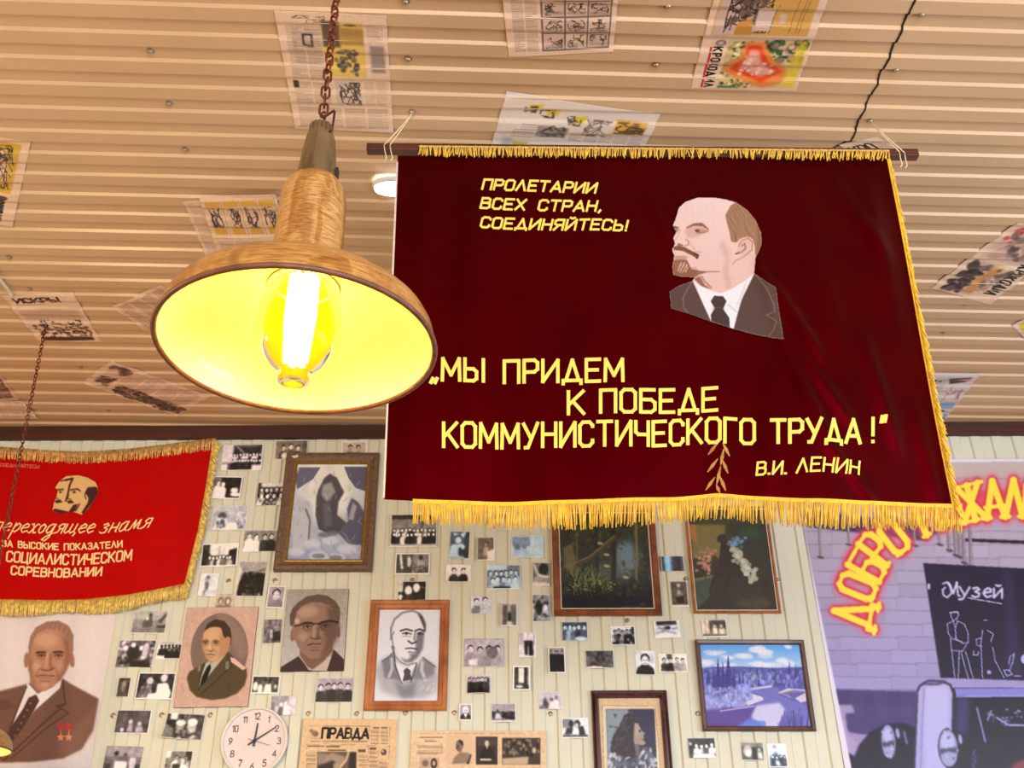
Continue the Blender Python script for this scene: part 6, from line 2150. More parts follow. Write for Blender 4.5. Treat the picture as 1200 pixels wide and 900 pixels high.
# ---- red pennant at the left
def red_pennant():
    OFF = .035
    top = lambda x: np.interp(x, [-100, 0, 60, 100, 150, 200, 240, 256], [520, 534, 538, 538.5, 536, 531, 527, 516])
    bot = lambda x: np.interp(x, [-100, 0, 60, 100, 150, 180, 219, 260], [694, 703, 704, 703, 697.5, 692, 684, 676])
    right = lambda y: np.interp(y, [510, 531, 570, 620, 684, 710], [254, 249, 243, 234, 218, 212])

    def wave(px, py):
        return OFF + .009 * np.sin(px * .045 + py * .01) + .006 * np.sin(px * .02 - py * .035 + 1) * np.clip((np.asarray(py, float) - 520) / 160, 0, 1)

    def onp(px, py, off=0.0):
        px, py = np.asarray(px, float), np.asarray(py, float)
        w = wave(px, py) + off
        d = rays(px, py)
        t = (WALL - w - CP[1]) / d[..., 1]
        return CP + d * t[..., None]

    root = empty('pennant', tuple(onp(80, 704)), 'bright red pennant with gold fringe, two profiles and pale lettering', 'banner')
    L = tuple(root['_w'])
    S, T_ = np.meshgrid(np.linspace(0, 1, 150), np.linspace(0, 1, 90))
    yr = 527 + (685 - 527) * T_
    xr_ = right(yr)
    X = -80 + (xr_ + 80) * S
    Y = top(X) - 3 + (bot(X) - top(X) + 3) * T_
    V = onp(X, Y)
    idx = np.arange(150 * 90).reshape(90, 150)
    q = np.stack([idx[:-1, :-1], idx[1:, :-1], idx[1:, 1:], idx[:-1, 1:]], -1).reshape(-1, 4)
    mb = MB()
    mb.add(V.reshape(-1, 3), q.tolist())
    o = mb.build('cloth', plain('red_satin', (178, 2, 0), .6, vary=.06, scale=12, spec=.08), root, loc=L, smooth=True)
    so = o.modifiers.new('thickness', 'SOLIDIFY')
    so.thickness = .0015
    gold = plain('pennant_gold', (228, 192, 100), .55, vary=.38, scale=60)
    gold2 = plain('pennant_gold_top', (216, 168, 92), .55, vary=.45, scale=60)
    r_ = random.Random(3)
    for nm, x0, x1, n, yfun, ln, m in (('top_fringe', -80, 253, 330, lambda x: float(np.interp(x, [-100, 0, 60, 100, 150, 200, 240, 256], [508, 523.5, 528, 529, 526, 520, 514.5, 513])), 13.5, gold2),
                                       ('bottom_fringe', -80, 219, 420, lambda x: float(bot(x)) - .5, 17, gold)):
        mb = MB()
        for i in range(n):
            x = x0 + (x1 - x0) * (i + r_.random()) / n
            y = yfun(x)
            l_ = ln + r_.uniform(-1.5, 1.5) + (2 * math.sin(x * .06) if nm == 'bottom_fringe' else 0)
            a, b = onp(x, y, .002), onp(x - .12 * l_ + r_.gauss(0, .7), y + l_, .002 + r_.uniform(0, .004))
            mb.tube([a, (a + b) / 2 - np.array([0, .002, 0]), b], [.0026, .0026, .0022], 4)
        mb.build(nm, m, root, loc=L, smooth=True)
    mb = MB()
    for i in range(190):
        y = 515 + (694 - 515) * (i + r_.random()) / 190
        x = float(right(y))
        a, b = onp(x - 1.5, y, .003), onp(x + 5.5 + r_.gauss(0, 1) - (y - 515) * .012, y + 8, .001)
        mb.tube([a, b], [.0034, .0026], 4)
    mb.build('side_fringe', gold, root, loc=L, smooth=True)
    cream = plain('pennant_cream', (238, 206, 146), .7, vary=.08)
    K = 4.2846

    def z(pts):
        return [(p[0] / K, 510 + p[1] / K) for p in pts]

    sewn('lettering', 'переходящее', -9, 108, z([(-40, 476), (0, 482), (200, 492), (330, 492), (470, 490)]), 10.5, 1.5, cream, .38, onp, root, .0012, gap=.12)
    sewn('lettering', 'знамя', 116, 174, z([(490, 492), (600, 484), (750, 462)]), 10.5, 1.5, cream, .38, onp, root, .0012, gap=.14)
    sewn('lettering', 'за ВЫСОКИЕ ПОКаЗАТЕЛИ'.upper(), 2.5, 143, z([(0, 556), (150, 568), (290, 575), (330, 576), (500, 570), (615, 560)]), 7.0, 1.6, cream, .0, onp, root, .0012, gap=.22)
    sewn('lettering', 'СОЦИАЛИСТИЧЕСКОМ', 7.5, 153.5, z([(30, 632), (200, 645), (400, 650), (500, 642), (660, 626)]), 11.5, 2.0, cream, .1, onp, root, .0012, gap=.2)
    sewn('lettering', 'СОРЕВНОВАНИИ', 13, 118.5, z([(50, 697), (200, 708), (320, 712), (510, 704)]), 9.5, 2.0, cream, .08, onp, root, .0012, gap=.22)
    sewn('lettering', 'СТРАН СОЕДИНЯЙТЕСЬ!', -22, 46, z([(-100, 150), (0, 156), (200, 166)]), 3.4, .9, plain('pennant_faded', (214, 96, 84), .7), .1, onp, root, .0010)
    # two profile heads
    c = Canvas(56, 553, 122, 608, 4, (240, 196, 132), 31)
    c.T = (0, 510, K)
    out = [(270, 340), (285, 300), (290, 280), (276, 262), (300, 228), (330, 206), (390, 200), (440, 212), (480, 235), (494, 268), (490, 300), (470, 330), (445, 370), (412, 400), (365, 385), (300, 394), (262, 378)]
    m0 = Canvas(56, 553, 122, 608, 4)
    m0.T = c.T
    mask = m0.poly(out, (0, 0, 0))
    dk = (72, 34, 28)
    c.line([(330, 225), (365, 218), (350, 250), (340, 300), (330, 330)], 9, dk, 2)
    c.poly([(425, 290), (440, 262), (480, 258), (494, 270), (490, 300), (460, 345), (420, 398), (408, 390), (440, 340), (445, 310)], dk, 2)
    c.line([(440, 310), (452, 290), (440, 280), (425, 300), (432, 320)], 5, dk, 1)
    c.line([(288, 275), (318, 272)], 7, dk, 2)
    c.line([(355, 275), (390, 270), (402, 280)], 7, dk, 2)
    c.ell(372, 286, 9, 5, dk, 0, 2)
    c.ell(304, 286, 7, 5, dk, 0, 2)
    c.line([(282, 300), (276, 316), (290, 318)], 5, dk, 2)
    c.line([(345, 300), (338, 318), (355, 322)], 5, dk, 2)
    c.poly([(272, 330), (300, 322), (316, 336), (284, 342)], dk, 2)
    c.poly([(335, 330), (360, 326), (372, 340), (345, 344)], dk, 2)
    c.poly([(262, 378), (275, 368), (320, 378), (345, 384), (368, 350), (392, 345), (378, 380), (365, 388), (300, 396)], dk, 2)
    c.line([(400, 345), (380, 380)], 6, dk, 2)
    c.line([(300, 230), (340, 224), (366, 216)], 6, dk, 2)
    gx, gy = np.meshgrid(np.arange(58, 120, .4), np.arange(555, 606, .4))
    i = np.clip(((gy - 553) * 4).astype(int), 0, c.h - 1)
    j = np.clip(((gx - 56) * 4).astype(int), 0, c.w - 1)
    grid_sheet('profile_portrait', onp(gx, gy, .003), lin(c.sample(gx, gy)), MATS['applique'], root, L, mask=mask[i, j])['label'] = 'two cream profile heads facing left'


red_pennant()


# ---- the small snapshots
def people(c, n, x0, x1, yh, r, base, bodies, head=190, jit=.12):
    for k in range(n):
        x = x0 + (x1 - x0) * ((k + .5) / n) + c.rng.normal(0, jit * r)
        y = yh + c.rng.normal(0, jit * r * 1.4)
        b = bodies[k % len(bodies)] + c.rng.normal(0, 8)
        c.poly([(x - r * .5, y + r * .9), (x + r * .5, y + r * .9), (x + r * 1.5, y + r * 1.9), (x + r * 1.6, base), (x - r * 1.6, base), (x - r * 1.5, y + r * 1.9)], (b,) * 3, .4)
        c.ell(x, y - r * .3, r * .8, r * .8, (max(20, b * .35),) * 3, 0, .3)
        c.ell(x + r * .08, y + r * .2, r * .68, r * .86, (head + c.rng.normal(0, 8),) * 3, 0, .3)


def bust(c, w, h, hair, skin, cloth, tie=None):
    x, r = w * .5, w * .2
    y = h * .4
    c.poly([(x - r * .6, y + r), (x + r * .6, y + r), (x + r * 2.0, y + r * 2.0), (w * 1.02, h), (-.02 * w, h), (x - r * 2.0, y + r * 2.0)], (cloth,) * 3, .5)
    c.ell(x, y - r * .4, r * 1.2, r * 1.25, (hair,) * 3, 0, .3)
    c.ell(x, y + r * .1, r * .95, r * 1.25, (skin,) * 3, 0, .4)
    for s in (-1, 1):
        c.ell(x + s * r * .4, y, r * .2, r * .12, (skin * .4,) * 3, 0, .2)
    c.line([(x - r * .35, y + r * .75), (x + r * .35, y + r * .75)], r * .16, (skin * .5,) * 3, .2)
    c.line([(x, y + r * .1), (x + r * .1, y + r * .45)], r * .14, (skin * .7,) * 3, .2)
    if tie is not None:
        c.poly([(x - r * .6, y + r * 1.3), (x + r * .6, y + r * 1.3), (x, y + r * 3)], (tie,) * 3, .3)


NEUT, SEP, COOL, BLUE, PLUM = (1, .99, .98), (1, .92, .84), (.95, .97, 1.05), (.80, .93, 1.12), (.98, .94, 1.02)
ST = 'snapshots stuck on the wall'


def snapshot(i, cx, cy, w, h, rot, bd, bg, tint, label, draw, curl=0.0, side=0.0, border=240):
    c = Canvas(0, 0, w, h, 1.5, (bg,) * 3, 100 + i)
    c.noise(9, 3)
    draw(c, w, h)
    c.noise(13, 1.7)
    c.noise(9, .7)
    if bd:
        b = bd
        m = (c.X < b) | (c.X > w - b) | (c.Y < b) | (c.Y > h - b)
        c.put(m, (border,) * 3)
    c.a = np.clip((126 + (c.a - 120) * 1.42) * np.asarray(tint), 8, 250)
    r = Rect(c=(cx, cy), w=w, h=h, rot=rot)
    U, V = np.meshgrid(np.linspace(0, 1, max(10, int(w * 1.3))), np.linspace(0, 1, max(10, int(h * 1.3))))
    off = .002 + .0012 * (i % 3) + curl * V ** 4 * (1 - (2 * U - 1) ** 2) + side * V ** 2 * (1 - U) ** 1.5 + .0015 * (1 - V) * (i % 2)
    P = r.at(U, V, off)
    k = (c.X[0, -1] - c.X[0, 0])
    cols = lin(c.sample(U * w, V * h))
    o = grid_sheet('snapshot', P, cols, M_PHOTO, loc=r.foot(), thick=.0006, bent=True)
    return tag(o, label, 'photograph', ST)


def G(n, yh, r, bodies, base=1.0, head=190, x=(.06, .94), rows=1, dy=.2, floor=None, top=None):
    def d(c, w, h):
        if top is not None:
            c.rect(0, 0, w, h * top[0], (top[1],) * 3, 1)
        if floor is not None:
            c.rect(0, h * floor[0], w, h, (floor[1],) * 3, .8)
        for k in range(rows):
            people(c, n - k % 2, w * x[0], w * x[1], h * (yh + dy * k), h * r, h * (base if k == rows - 1 else base), bodies if k % 2 == 0 else bodies[::-1], head)
    return d


def B(hair, skin, cloth, tie=None):
    return lambda c, w, h: bust(c, w, h, hair, skin, cloth, tie)


def Dd(*ops):
    """free drawing in 0..1: ('e', x, y, rx, ry, g), ('p', pts, g), ('l', pts, w, g)"""
    def d(c, w, h):
        for o in ops:
            if o[0] == 'e':
                c.ell(o[1] * w, o[2] * h, o[3] * w, o[4] * h, (o[5],) * 3, 0, .7)
            elif o[0] == 'p':
                c.poly([(a * w, b * h) for a, b in o[1]], (o[2],) * 3, .7)
            elif o[0] == 'l':
                c.line([(a * w, b * h) for a, b in o[1]], o[2] * w, (o[3],) * 3, .4)
            elif o[0] == 'g':
                people(c, o[1], o[2] * w, o[3] * w, o[4] * h, o[5] * h, o[6] * h, o[7], o[8] if len(o) > 8 else 190)
            elif o[0] == 's':
                for _ in range(o[1]):
                    x, y = c.rng.uniform(o[2], o[4]) * w, c.rng.uniform(o[3], o[5]) * h
                    c.ell(x, y, o[6] * w, o[6] * w, (c.rng.uniform(o[7], o[8]),) * 3, 0, .4, .8)
    return d


R = lambda x0, y0, x1, y1, g: ('p', [(x0, y0), (x1, y0), (x1, y1), (x0, y1)], g)
SNAP = [
    (284, 536, 47, 30, 1, 1, 96, PLUM, 'large seated class photograph at the upper right of the red pennant', Dd(R(0, 0, .25, .7, 200), R(.3, .1, .95, .5, 60), ('l', [(.35, .1), (.75, .6)], .02, 210), ('g', 9, .25, .98, .4, .06, .75, [225, 215, 60]), ('g', 10, .25, .98, .62, .06, 1, [50, 40, 60]), R(.75, .8, 1, 1, 214), R(0, .75, .15, 1, 220))),
    (264, 571.5, 38, 26, -2, 1.6, 44, NEUT, 'white-bordered photo of women in white in a dark room beside the red pennant', Dd(R(0, 0, .35, .5, 120), ('g', 2, .2, .5, .35, .12, 1, [235, 228], 200), ('p', [(.0, .7), (.4, .55), (.45, 1), (0, 1)], 232), ('e', .8, .62, .12, .12, 228), ('e', .85, .8, .16, .1, 216), ('e', .62, .85, .08, .06, 60))),
    (269.5, 607, 41, 28, 0, .8, 176, COOL, 'pale photo of two people at a white table beside the red pennant', Dd(('e', .28, .45, .12, .18, 90), ('p', [(.15, .5), (.4, .5), (.5, 1), (.05, 1)], 214), ('s', 14, .14, .4, .4, .9, .04, 60, 120), ('e', .82, .45, .14, .22, 200), ('s', 40, .68, .35, .98, .95, .03, 50, 230), ('p', [(.5, .7), (.72, .72), (.75, 1), (.42, 1)], 235))),
    (304.5, 634, 39, 25, 0, .5, 130, NEUT, 'photo of four standing people tucked against the left of the ornate frame', G(4, .3, .13, [232, 225, 60, 50])),
    (257.5, 650.5, 43, 27, 1.5, 1.5, 205, NEUT, 'white-bordered photo of a crowd before trees by the right edge of the red pennant', Dd(R(0, 0, .22, .6, 70), ('p', [(0, .25), (.2, .35), (.3, .6), (0, .6)], 60), ('p', [(.75, .3), (1, .2), (1, .65), (.75, .6)], 40), R(0, .55, 1, 1, 56), ('g', 7, .2, .85, .6, .08, 1, [90, 190, 70, 200, 110]), ('l', [(.48, .1), (.48, .5)], .02, 120))),
    (244.5, 685.5, 22, 26.5, -1, .6, 205, COOL, 'faded pale photo of a small child below the corner of the red pennant', Dd(('e', .42, .22, .1, .1, 70), ('e', .42, .27, .07, .08, 180), ('p', [(.3, .38), (.52, .38), (.5, .7), (.34, .7)], 110), ('l', [(.38, .7), (.32, .95)], .06, 100), ('l', [(.48, .7), (.3, .8)], .06, 120))),
    (294.5, 678, 33, 41, -1, .4, 120, NEUT, 'dark photo of a crowd under a grey sky left of the ornate frame', Dd(R(0, 0, 1, .35, 150), ('p', [(0, .15), (.12, .2), (.1, 1), (0, 1)], 190), ('p', [(.2, .4), (.4, .3), (1, .36), (1, 1), (.05, 1), (.1, .6)], 38), ('s', 50, .15, .35, .98, .9, .05, 20, 96), ('s', 12, .02, .92, .9, .98, .03, 150, 220), ('l', [(.5, .36), (1, .22)], .05, 100))),
    (264, 705, 21, 17, -2, 0, 180, SEP, 'tiny brownish photo of two faces above the officer mount', Dd(('e', .25, .5, .16, .28, 110), ('e', .65, .5, .18, .32, 96), ('e', .66, .5, .1, .2, 200), ('e', .26, .52, .08, .18, 190), R(.05, .75, .9, 1, 120))),
    (323.7, 699.7, 21, 26, -2, 1.6, 150, PLUM, 'white-bordered portrait of a boy in a dark cap left of the man in glasses', B(40, 205, 130)),
    (320, 739.7, 20.5, 27, 1, .3, 120, PLUM, 'small grey photo of a figure among bare trees left of the man in glasses', Dd(('s', 70, 0, 0, 1, 1, .07, 60, 170), ('l', [(.3, 0), (.25, .8)], .05, 70), ('l', [(.75, 0), (.7, .7)], .06, 150), ('p', [(.5, .55), (.9, .5), (1, .95), (.5, .95)], 44), ('e', .42, .5, .06, .06, 200), ('l', [(.42, .55), (.44, .8)], .09, 190))),
    (175.5, 729, 40, 27, -1, 1, 140, NEUT, 'grey photo of children on a horse just under the gold fringe of the red pennant', Dd(R(0, 0, 1, .4, 165), ('p', [(.3, .5), (.45, .25), (.5, .2), (.56, .35), (.6, .7), (.4, .8), (.3, .7)], 96), ('e', .5, .2, .05, .08, 70), ('e', .42, .36, .05, .08, 200), ('p', [(.75, .45), (.95, .1), (.98, .2), (.85, .6)], 80), R(.72, .65, 1, 1, 70), R(0, .75, 1, 1, 120))),
    (159.5, 766, 43.5, 31, -1, .6, 110, PLUM, 'busy high-contrast photo of many people right of the big portrait poster', Dd(('s', 120, 0, 0, 1, 1, .05, 20, 240), ('e', .45, .45, .2, .3, 60), ('e', .4, .2, .06, .09, 230), ('e', .62, .3, .06, .09, 225), ('e', .2, .3, .06, .1, 225), ('e', .75, .4, .08, .3, 190), ('p', [(.4, .8), (.9, .7), (.95, 1), (.4, 1)], 52))),
    (198.5, 762, 29, 21, -1, .8, 226, NEUT, 'photo of dark-coated people on snow left of the officer mount', Dd(R(0, 0, 1, .25, 170), ('g', 6, .1, 1, .3, .1, .8, [30, 40, 26, 50], 60), ('g', 3, .4, 1, .45, .12, .95, [24, 36], 90))),
    (145, 805.5, 14.5, 22.5, 0, .4, 78, SEP, 'tiny dark brown photo left of the two seated men', Dd(('e', .5, .45, .2, .3, 130), ('e', .5, .35, .12, .1, 150))),
    (182.5, 804, 44, 31, -1, 1.6, 46, PLUM, 'white-bordered photo of two seated men, one in a pale suit, left of the officer mount', Dd(('s', 40, 0, 0, 1, .5, .05, 30, 110), ('e', .33, .32, .09, .14, 190), ('p', [(.15, .5), (.4, .45), (.45, 1), (.05, 1)], 110), ('s', 30, .05, .5, .4, .98, .03, 60, 190), ('e', .7, .2, .09, .15, 205), ('p', [(.55, .42), (.8, .38), (.95, .75), (.9, 1), (.3, 1), (.35, .8), (.55, .75)], 236))),
    (156, 846, 40.5, 27, -1, 1, 78, PLUM, 'dim grey photo of figures in a room above the lowest left snapshot', Dd(R(.05, .1, .3, .8, 96), R(.6, .05, .9, .6, 92), ('e', .43, .5, .06, .1, 190), ('p', [(.38, .6), (.5, .6), (.54, .95), (.36, .95)], 160), ('e', .7, .58, .06, .1, 190), ('p', [(.62, .7), (.78, .68), (.86, .95), (.6, .95)], 170), ('e', .22, .85, .06, .1, 200))),
    (216, 851.5, 45, 30, -3, .5, 66, NEUT, 'curled photo of two women in patterned hats left of the wall clock', Dd(R(.1, .0, .3, .25, 226), ('s', 60, .3, 0, 1, .35, .05, 40, 150), ('e', .4, .5, .11, .2, 150), ('e', .4, .36, .13, .12, 210), ('e', .7, .5, .12, .22, 170), ('e', .7, .32, .13, .14, 226), ('s', 40, .3, .65, .95, 1, .04, 40, 220), ('p', [(0, .4), (.25, .6), (.3, 1), (0, 1)], 126)), .0, .035),
    (144, 892, 43, 34, -2, .3, 110, PLUM, 'lowest left snapshot, men standing round a white-covered table', Dd(R(0, 0, 1, .35, 150), ('e', .3, .25, .06, .08, 40), ('e', .55, .3, .06, .08, 90), ('e', .75, .28, .06, .08, 150), ('p', [(.22, .35), (.38, .35), (.36, .8), (.2, .8)], 120), ('p', [(.68, .38), (.85, .36), (.9, .8), (.7, .8)], 190), ('p', [(.3, .5), (.62, .5), (.66, 1), (.28, 1)], 226), R(.05, .6, .2, 1, 70), R(.85, .6, 1, 1, 60))),
    (209, 893, 31.5, 26, -1, 1, 120, NEUT, 'contrasty photo of men in white shirts under the curled snapshot', Dd(R(0, 0, .2, .3, 210), R(.75, .0, 1, .4, 30), ('g', 3, .3, .8, .35, .12, 1, [235, 228, 232], 130), ('p', [(.3, .6), (.6, .55), (.55, .95), (.3, .95)], 30), ('s', 16, 0, .3, 1, 1, .06, 20, 230))),
    (341.5, 527.5, 38, 22, 1, .5, 130, SEP, 'brownish photo of four people just above the top left of the ornate frame', Dd(R(0, 0, 1, .3, 120), ('g', 3, .15, .8, .35, .15, 1, [96, 100, 90], 180), ('e', .3, .8, .09, .16, 226), R(.85, 0, 1, 1, 100))),
    (415, 527, 30, 20, 0, 1.2, 176, SEP, 'faded brown photo of two people just above the top right of the ornate frame', Dd(('g', 2, .15, .85, .4, .17, 1, [120, 126], 150))),
    (317.5, 579, 31, 26, 0, .3, 66, NEUT, 'dark photo of a huddled group beside the upper left of the ornate frame', Dd(R(.1, 0, 1, .2, 190), ('g', 5, .05, .98, .3, .1, .7, [40, 30, 50], 180), ('g', 4, .05, .98, .58, .11, 1, [200, 40, 50, 190], 200), ('s', 30, 0, .3, 1, 1, .05, 20, 220))),
    (311.5, 802.5, 33, 21, -1, 1.5, 70, NEUT, 'white-bordered photo of white-clad people among trees right of the officer mount', Dd(R(.35, .05, .75, .45, 130), ('s', 30, 0, 0, 1, .6, .06, 30, 90), ('e', .14, .6, .08, .25, 232), ('e', .32, .75, .09, .28, 226), ('p', [(.48, .5), (.68, .45), (.74, 1), (.44, 1)], 236), ('e', .85, .6, .05, .12, 200))),
    (332.5, 827, 28.5, 22, 1, .3, 190, PLUM, 'washed-out photo of two seated figures at the upper right of the wall clock', Dd(R(0, 0, .7, .5, 150), ('e', .4, .45, .07, .12, 226), ('e', .58, .4, .07, .12, 232), ('p', [(.3, .6), (.5, .55), (.5, 1), (.28, 1)], 110), ('p', [(.52, .55), (.72, .5), (.78, 1), (.52, 1)], 238), R(.0, .3, .15, 1, 120))),
    (391.5, 808.5, 43, 29, 0, .6, 158, PLUM, 'photo of five dark-coated people below the man in glasses', Dd(R(.0, .75, 1, 1, 90), ('g', 5, .05, .95, .36, .13, 1, [48, 56, 40, 60], 176))),
    (485, 622, 54, 38, 0, .9, 100, NEUT, 'wide group photo of a team in rows, partly under the yellow fringe', Dd(R(0, 0, 1, .15, 60), R(0, .15, 1, .45, 130), ('l', [(.35, 0), (.35, .45)], .02, 70), ('l', [(.68, 0), (.68, .45)], .02, 70), ('g', 11, .03, .97, .48, .05, .8, [40, 226, 50, 210, 36], 200), R(0, .85, 1, 1, 180), ('g', 10, .03, .97, .62, .055, .92, [36, 44, 215, 40], 205))),
    (483.5, 661, 40.5, 25, 0, 1.5, 130, NEUT, 'white-bordered photo of a seated woman under the wide team photo', Dd(R(0, 0, .5, 1, 80), ('l', [(.15, .1), (.2, .7)], .06, 220), ('e', .4, .4, .06, .25, 190), ('e', .74, .22, .06, .11, 50), ('p', [(.66, .35), (.8, .33), (.9, .8), (.6, .85)], 170), R(.55, .6, 1, 1, 90), ('s', 30, .5, .4, 1, 1, .03, 60, 170))),
    (482.7, 692, 33, 21.5, 0, .4, 34, NEUT, 'black contrasty photo of two pale faces right above the pine frame', Dd(R(0, 0, .18, .6, 190), ('e', .38, .5, .13, .25, 226), ('e', .66, .36, .12, .24, 230), ('p', [(.3, .75), (.55, .7), (.55, 1), (.28, 1)], 60), ('e', .1, .85, .08, .14, 210), ('l', [(.8, .3), (.98, .4)], .04, 130))),
    (538, 638.7, 23, 32, -2, .6, 110, BLUE, 'blue-toned photo of a child in a big bow under the yellow fringe', Dd(R(.75, 0, 1, 1, 80), ('p', [(.15, .05), (.5, .12), (.85, 0), (.7, .22), (.3, .22)], 230), ('e', .45, .28, .22, .16, 90), ('e', .45, .33, .16, .13, 226), ('p', [(.1, .5), (.7, .45), (.8, .95), (.0, .95)], 200), ('p', [(.5, .6), (.85, .55), (.95, .95), (.5, .9)], 60), ('e', .7, .58, .1, .08, 230))),
    (569.5, 643.5, 20.5, 27, 0, 1, 120, SEP, 'small brownish photo of a standing girl right of the child in a bow', Dd(R(0, 0, 1, .7, 110), ('e', .5, .28, .11, .1, 36), ('e', .5, .31, .08, .08, 180), ('p', [(.38, .42), (.62, .42), (.7, .8), (.3, .8)], 170), ('p', [(.6, .6), (1, .5), (1, 1), (.6, 1)], 220))),
    (617.5, 640.5, 38, 25.5, 0, .8, 205, BLUE, 'pale bluish faded photo left of the dark forest picture', Dd(R(.05, .05, .6, .5, 150), ('e', .2, .55, .09, .14, 120), ('e', .42, .5, .08, .14, 140), ('p', [(.1, .65), (.5, .62), (.55, .95), (.05, .95)], 190))),
    (537, 671.5, 29.5, 19.5, -1, .4, 206, NEUT, 'photo of two men in dark jackets below the child in a bow', Dd(('g', 2, .1, .9, .38, .18, 1, [52, 40], 190))),
    (590, 676.5, 40, 28.5, 0, 1, 130, BLUE, 'bluish group photo below the pale faded snapshot', Dd(R(0, 0, .6, .2, 210), ('g', 6, .05, .95, .32, .1, .8, [150, 190, 120, 200], 205), ('g', 5, .1, .9, .6, .12, 1, [170, 210, 130], 210), R(.2, .9, .7, 1, 30))),
    (634, 673, 20.5, 27.5, -1, .5, 120, NEUT, 'grey photo with a painted flare arc touching the left side of the dark forest picture', Dd(('e', .65, .3, .28, .28, 56), ('e', .5, .75, .4, .25, 150), ('l', [(.1, .1), (.3, .5), (.6, .62), (.95, .6)], .06, 236), R(0, .85, 1, 1, 190))),  # the bright arc is a lens flare painted into the print
    (563.3, 709, 23.5, 20.5, 1, .4, 190, COOL, 'photo of two boys side by side above the thin solitary-figure snapshot', Dd(('g', 2, .05, .95, .36, .2, 1, [120, 180], 200))),
    (596.5, 720.5, 19.5, 27, -1, 1, 150, NEUT, 'narrow photo of a lone figure on a path between trees', Dd(R(.15, .1, .4, .95, 90), R(.6, .1, .92, .95, 100), ('e', .52, .4, .05, .04, 40), ('p', [(.44, .45), (.6, .45), (.6, .8), (.44, .8)], 40), ('p', [(.4, .8), (.65, .8), (.8, 1), (.3, 1)], 180))),
    (634.5, 712, 21, 31, 1, .5, 140, COOL, 'tall dappled photo of two people below the flare arc snapshot', Dd(('s', 60, 0, 0, 1, 1, .08, 30, 230), ('e', .35, .5, .2, .3, 60), ('e', .72, .4, .14, .12, 60), ('e', .72, .5, .12, .12, 226))),
    (588, 611, 24, 20, 0, 1, 170, NEUT, 'small photo almost hidden behind the yellow fringe above the pale faded one', Dd(R(.1, .1, .9, .6, 110), ('e', .5, .5, .2, .2, 190))),
    (567, 765, 46, 33, 0, .3, 170, PLUM, 'large washed-out grey family photo right of the pine frame', Dd(('g', 4, .05, .95, .38, .13, 1, [140, 150, 130, 160], 190), ('e', .72, .5, .14, .22, 110), ('p', [(.1, .75), (.35, .72), (.33, .95), (.15, .95)], 205))),
    (618, 755.5, 20.5, 29.5, -1, .9, 206, PLUM, 'narrow photo of two standing dark-clad men before a bright window', Dd(R(0, .0, 1, .5, 170), R(.3, .05, .5, .4, 225), R(.6, .05, .8, .4, 225), ('e', .42, .22, .09, .07, 190), ('e', .68, .24, .09, .07, 190), ('p', [(.3, .33), (.55, .33), (.52, .9), (.36, .9)], 40), ('p', [(.55, .35), (.8, .35), (.85, .92), (.6, .92)], 34))),
    (611, 794.5, 21, 29, -1, 1.8, 90, NEUT, 'white-bordered photo of columns and a bright archway', Dd(R(.35, .1, .65, .7, 230), ('l', [(.25, 0), (.25, 1)], .08, 50), ('l', [(.75, 0), (.75, 1)], .1, 46), ('l', [(.5, .05), (.5, .4)], .03, 120), R(0, .75, 1, 1, 60), ('e', .4, .85, .2, .06, 190), R(.85, 0, 1, .8, 170))),
    (561, 802, 28, 22, 0, .8, 150, PLUM, 'photo of dark-coated people with a white curled bottom edge below the washed-out family', Dd(R(0, 0, 1, .3, 180), ('g', 5, .03, .9, .25, .12, 1, [50, 40, 56, 46], 170), ('e', .9, .3, .06, .16, 60)), .012),
    (545.7, 834.7, 15.5, 19.5, 0, 1.2, 150, COOL, 'tiny white-bordered portrait of an elderly man right of the pine frame foot', B(200, 215, 44, 220)),
    (590.3, 835.5, 29, 22, 0, 1, 120, PLUM, 'photo of a motorcyclist in open hills above the bust newspaper', Dd(R(0, 0, 1, .45, 150), R(0, .45, 1, 1, 60), ('s', 40, 0, .5, 1, 1, .06, 20, 130), ('e', .25, .4, .05, .09, 50), ('p', [(.18, .5), (.32, .5), (.45, .85), (.15, .85)], 190), R(0, .88, 1, 1, 200)), .010),
    (652.5, 773.5, 20, 30.5, 0, 1.4, 130, NEUT, 'tall photo of a tight group in black robes', Dd(R(.1, .1, .9, .4, 160), ('g', 4, .1, .9, .2, .07, 1, [30, 26, 34], 130), R(.15, .35, .85, .95, 28))),
    (645, 821, 28, 21, 0, .4, 180, PLUM, 'grey photo of three figures with a white curled lower edge above a wall screw', Dd(('p', [(.2, .5), (.3, .3), (.42, .7), (.4, 1), (.15, 1)], 96), ('e', .55, .45, .07, .12, 90), ('p', [(.48, .55), (.62, .55), (.66, 1), (.46, 1)], 210), ('e', .74, .35, .06, .12, 110), ('p', [(.66, .5), (.82, .5), (.85, 1), (.66, 1)], 230), R(0, .8, .3, 1, 120)), .012),
    (674, 853, 32, 24, 0, 1.4, 206, COOL, 'white-bordered photo of two people talking left of the red-brown frame', Dd(R(0, .05, .4, .5, 130), ('e', .36, .3, .09, .16, 30), ('p', [(.2, .5), (.42, .45), (.4, .8), (.1, .85)], 60), ('e', .58, .3, .11, .18, 30), ('e', .56, .38, .06, .13, 200), ('p', [(.62, .45), (.8, .42), (.88, .9), (.64, .9)], 34), R(0, .82, 1, 1, 90), ('p', [(.42, .6), (.62, .6), (.62, .78), (.38, .78)], 226))),
    (673, 740, 29.5, 22.5, 0, .4, 130, BLUE, 'blue-grey group photo just under the left foot of the dark forest picture', Dd(R(0, 0, 1, .3, 96), ('g', 5, .05, .95, .3, .13, 1, [110, 190, 120, 90], 190), ('e', .75, .9, .25, .1, 232)), .008),
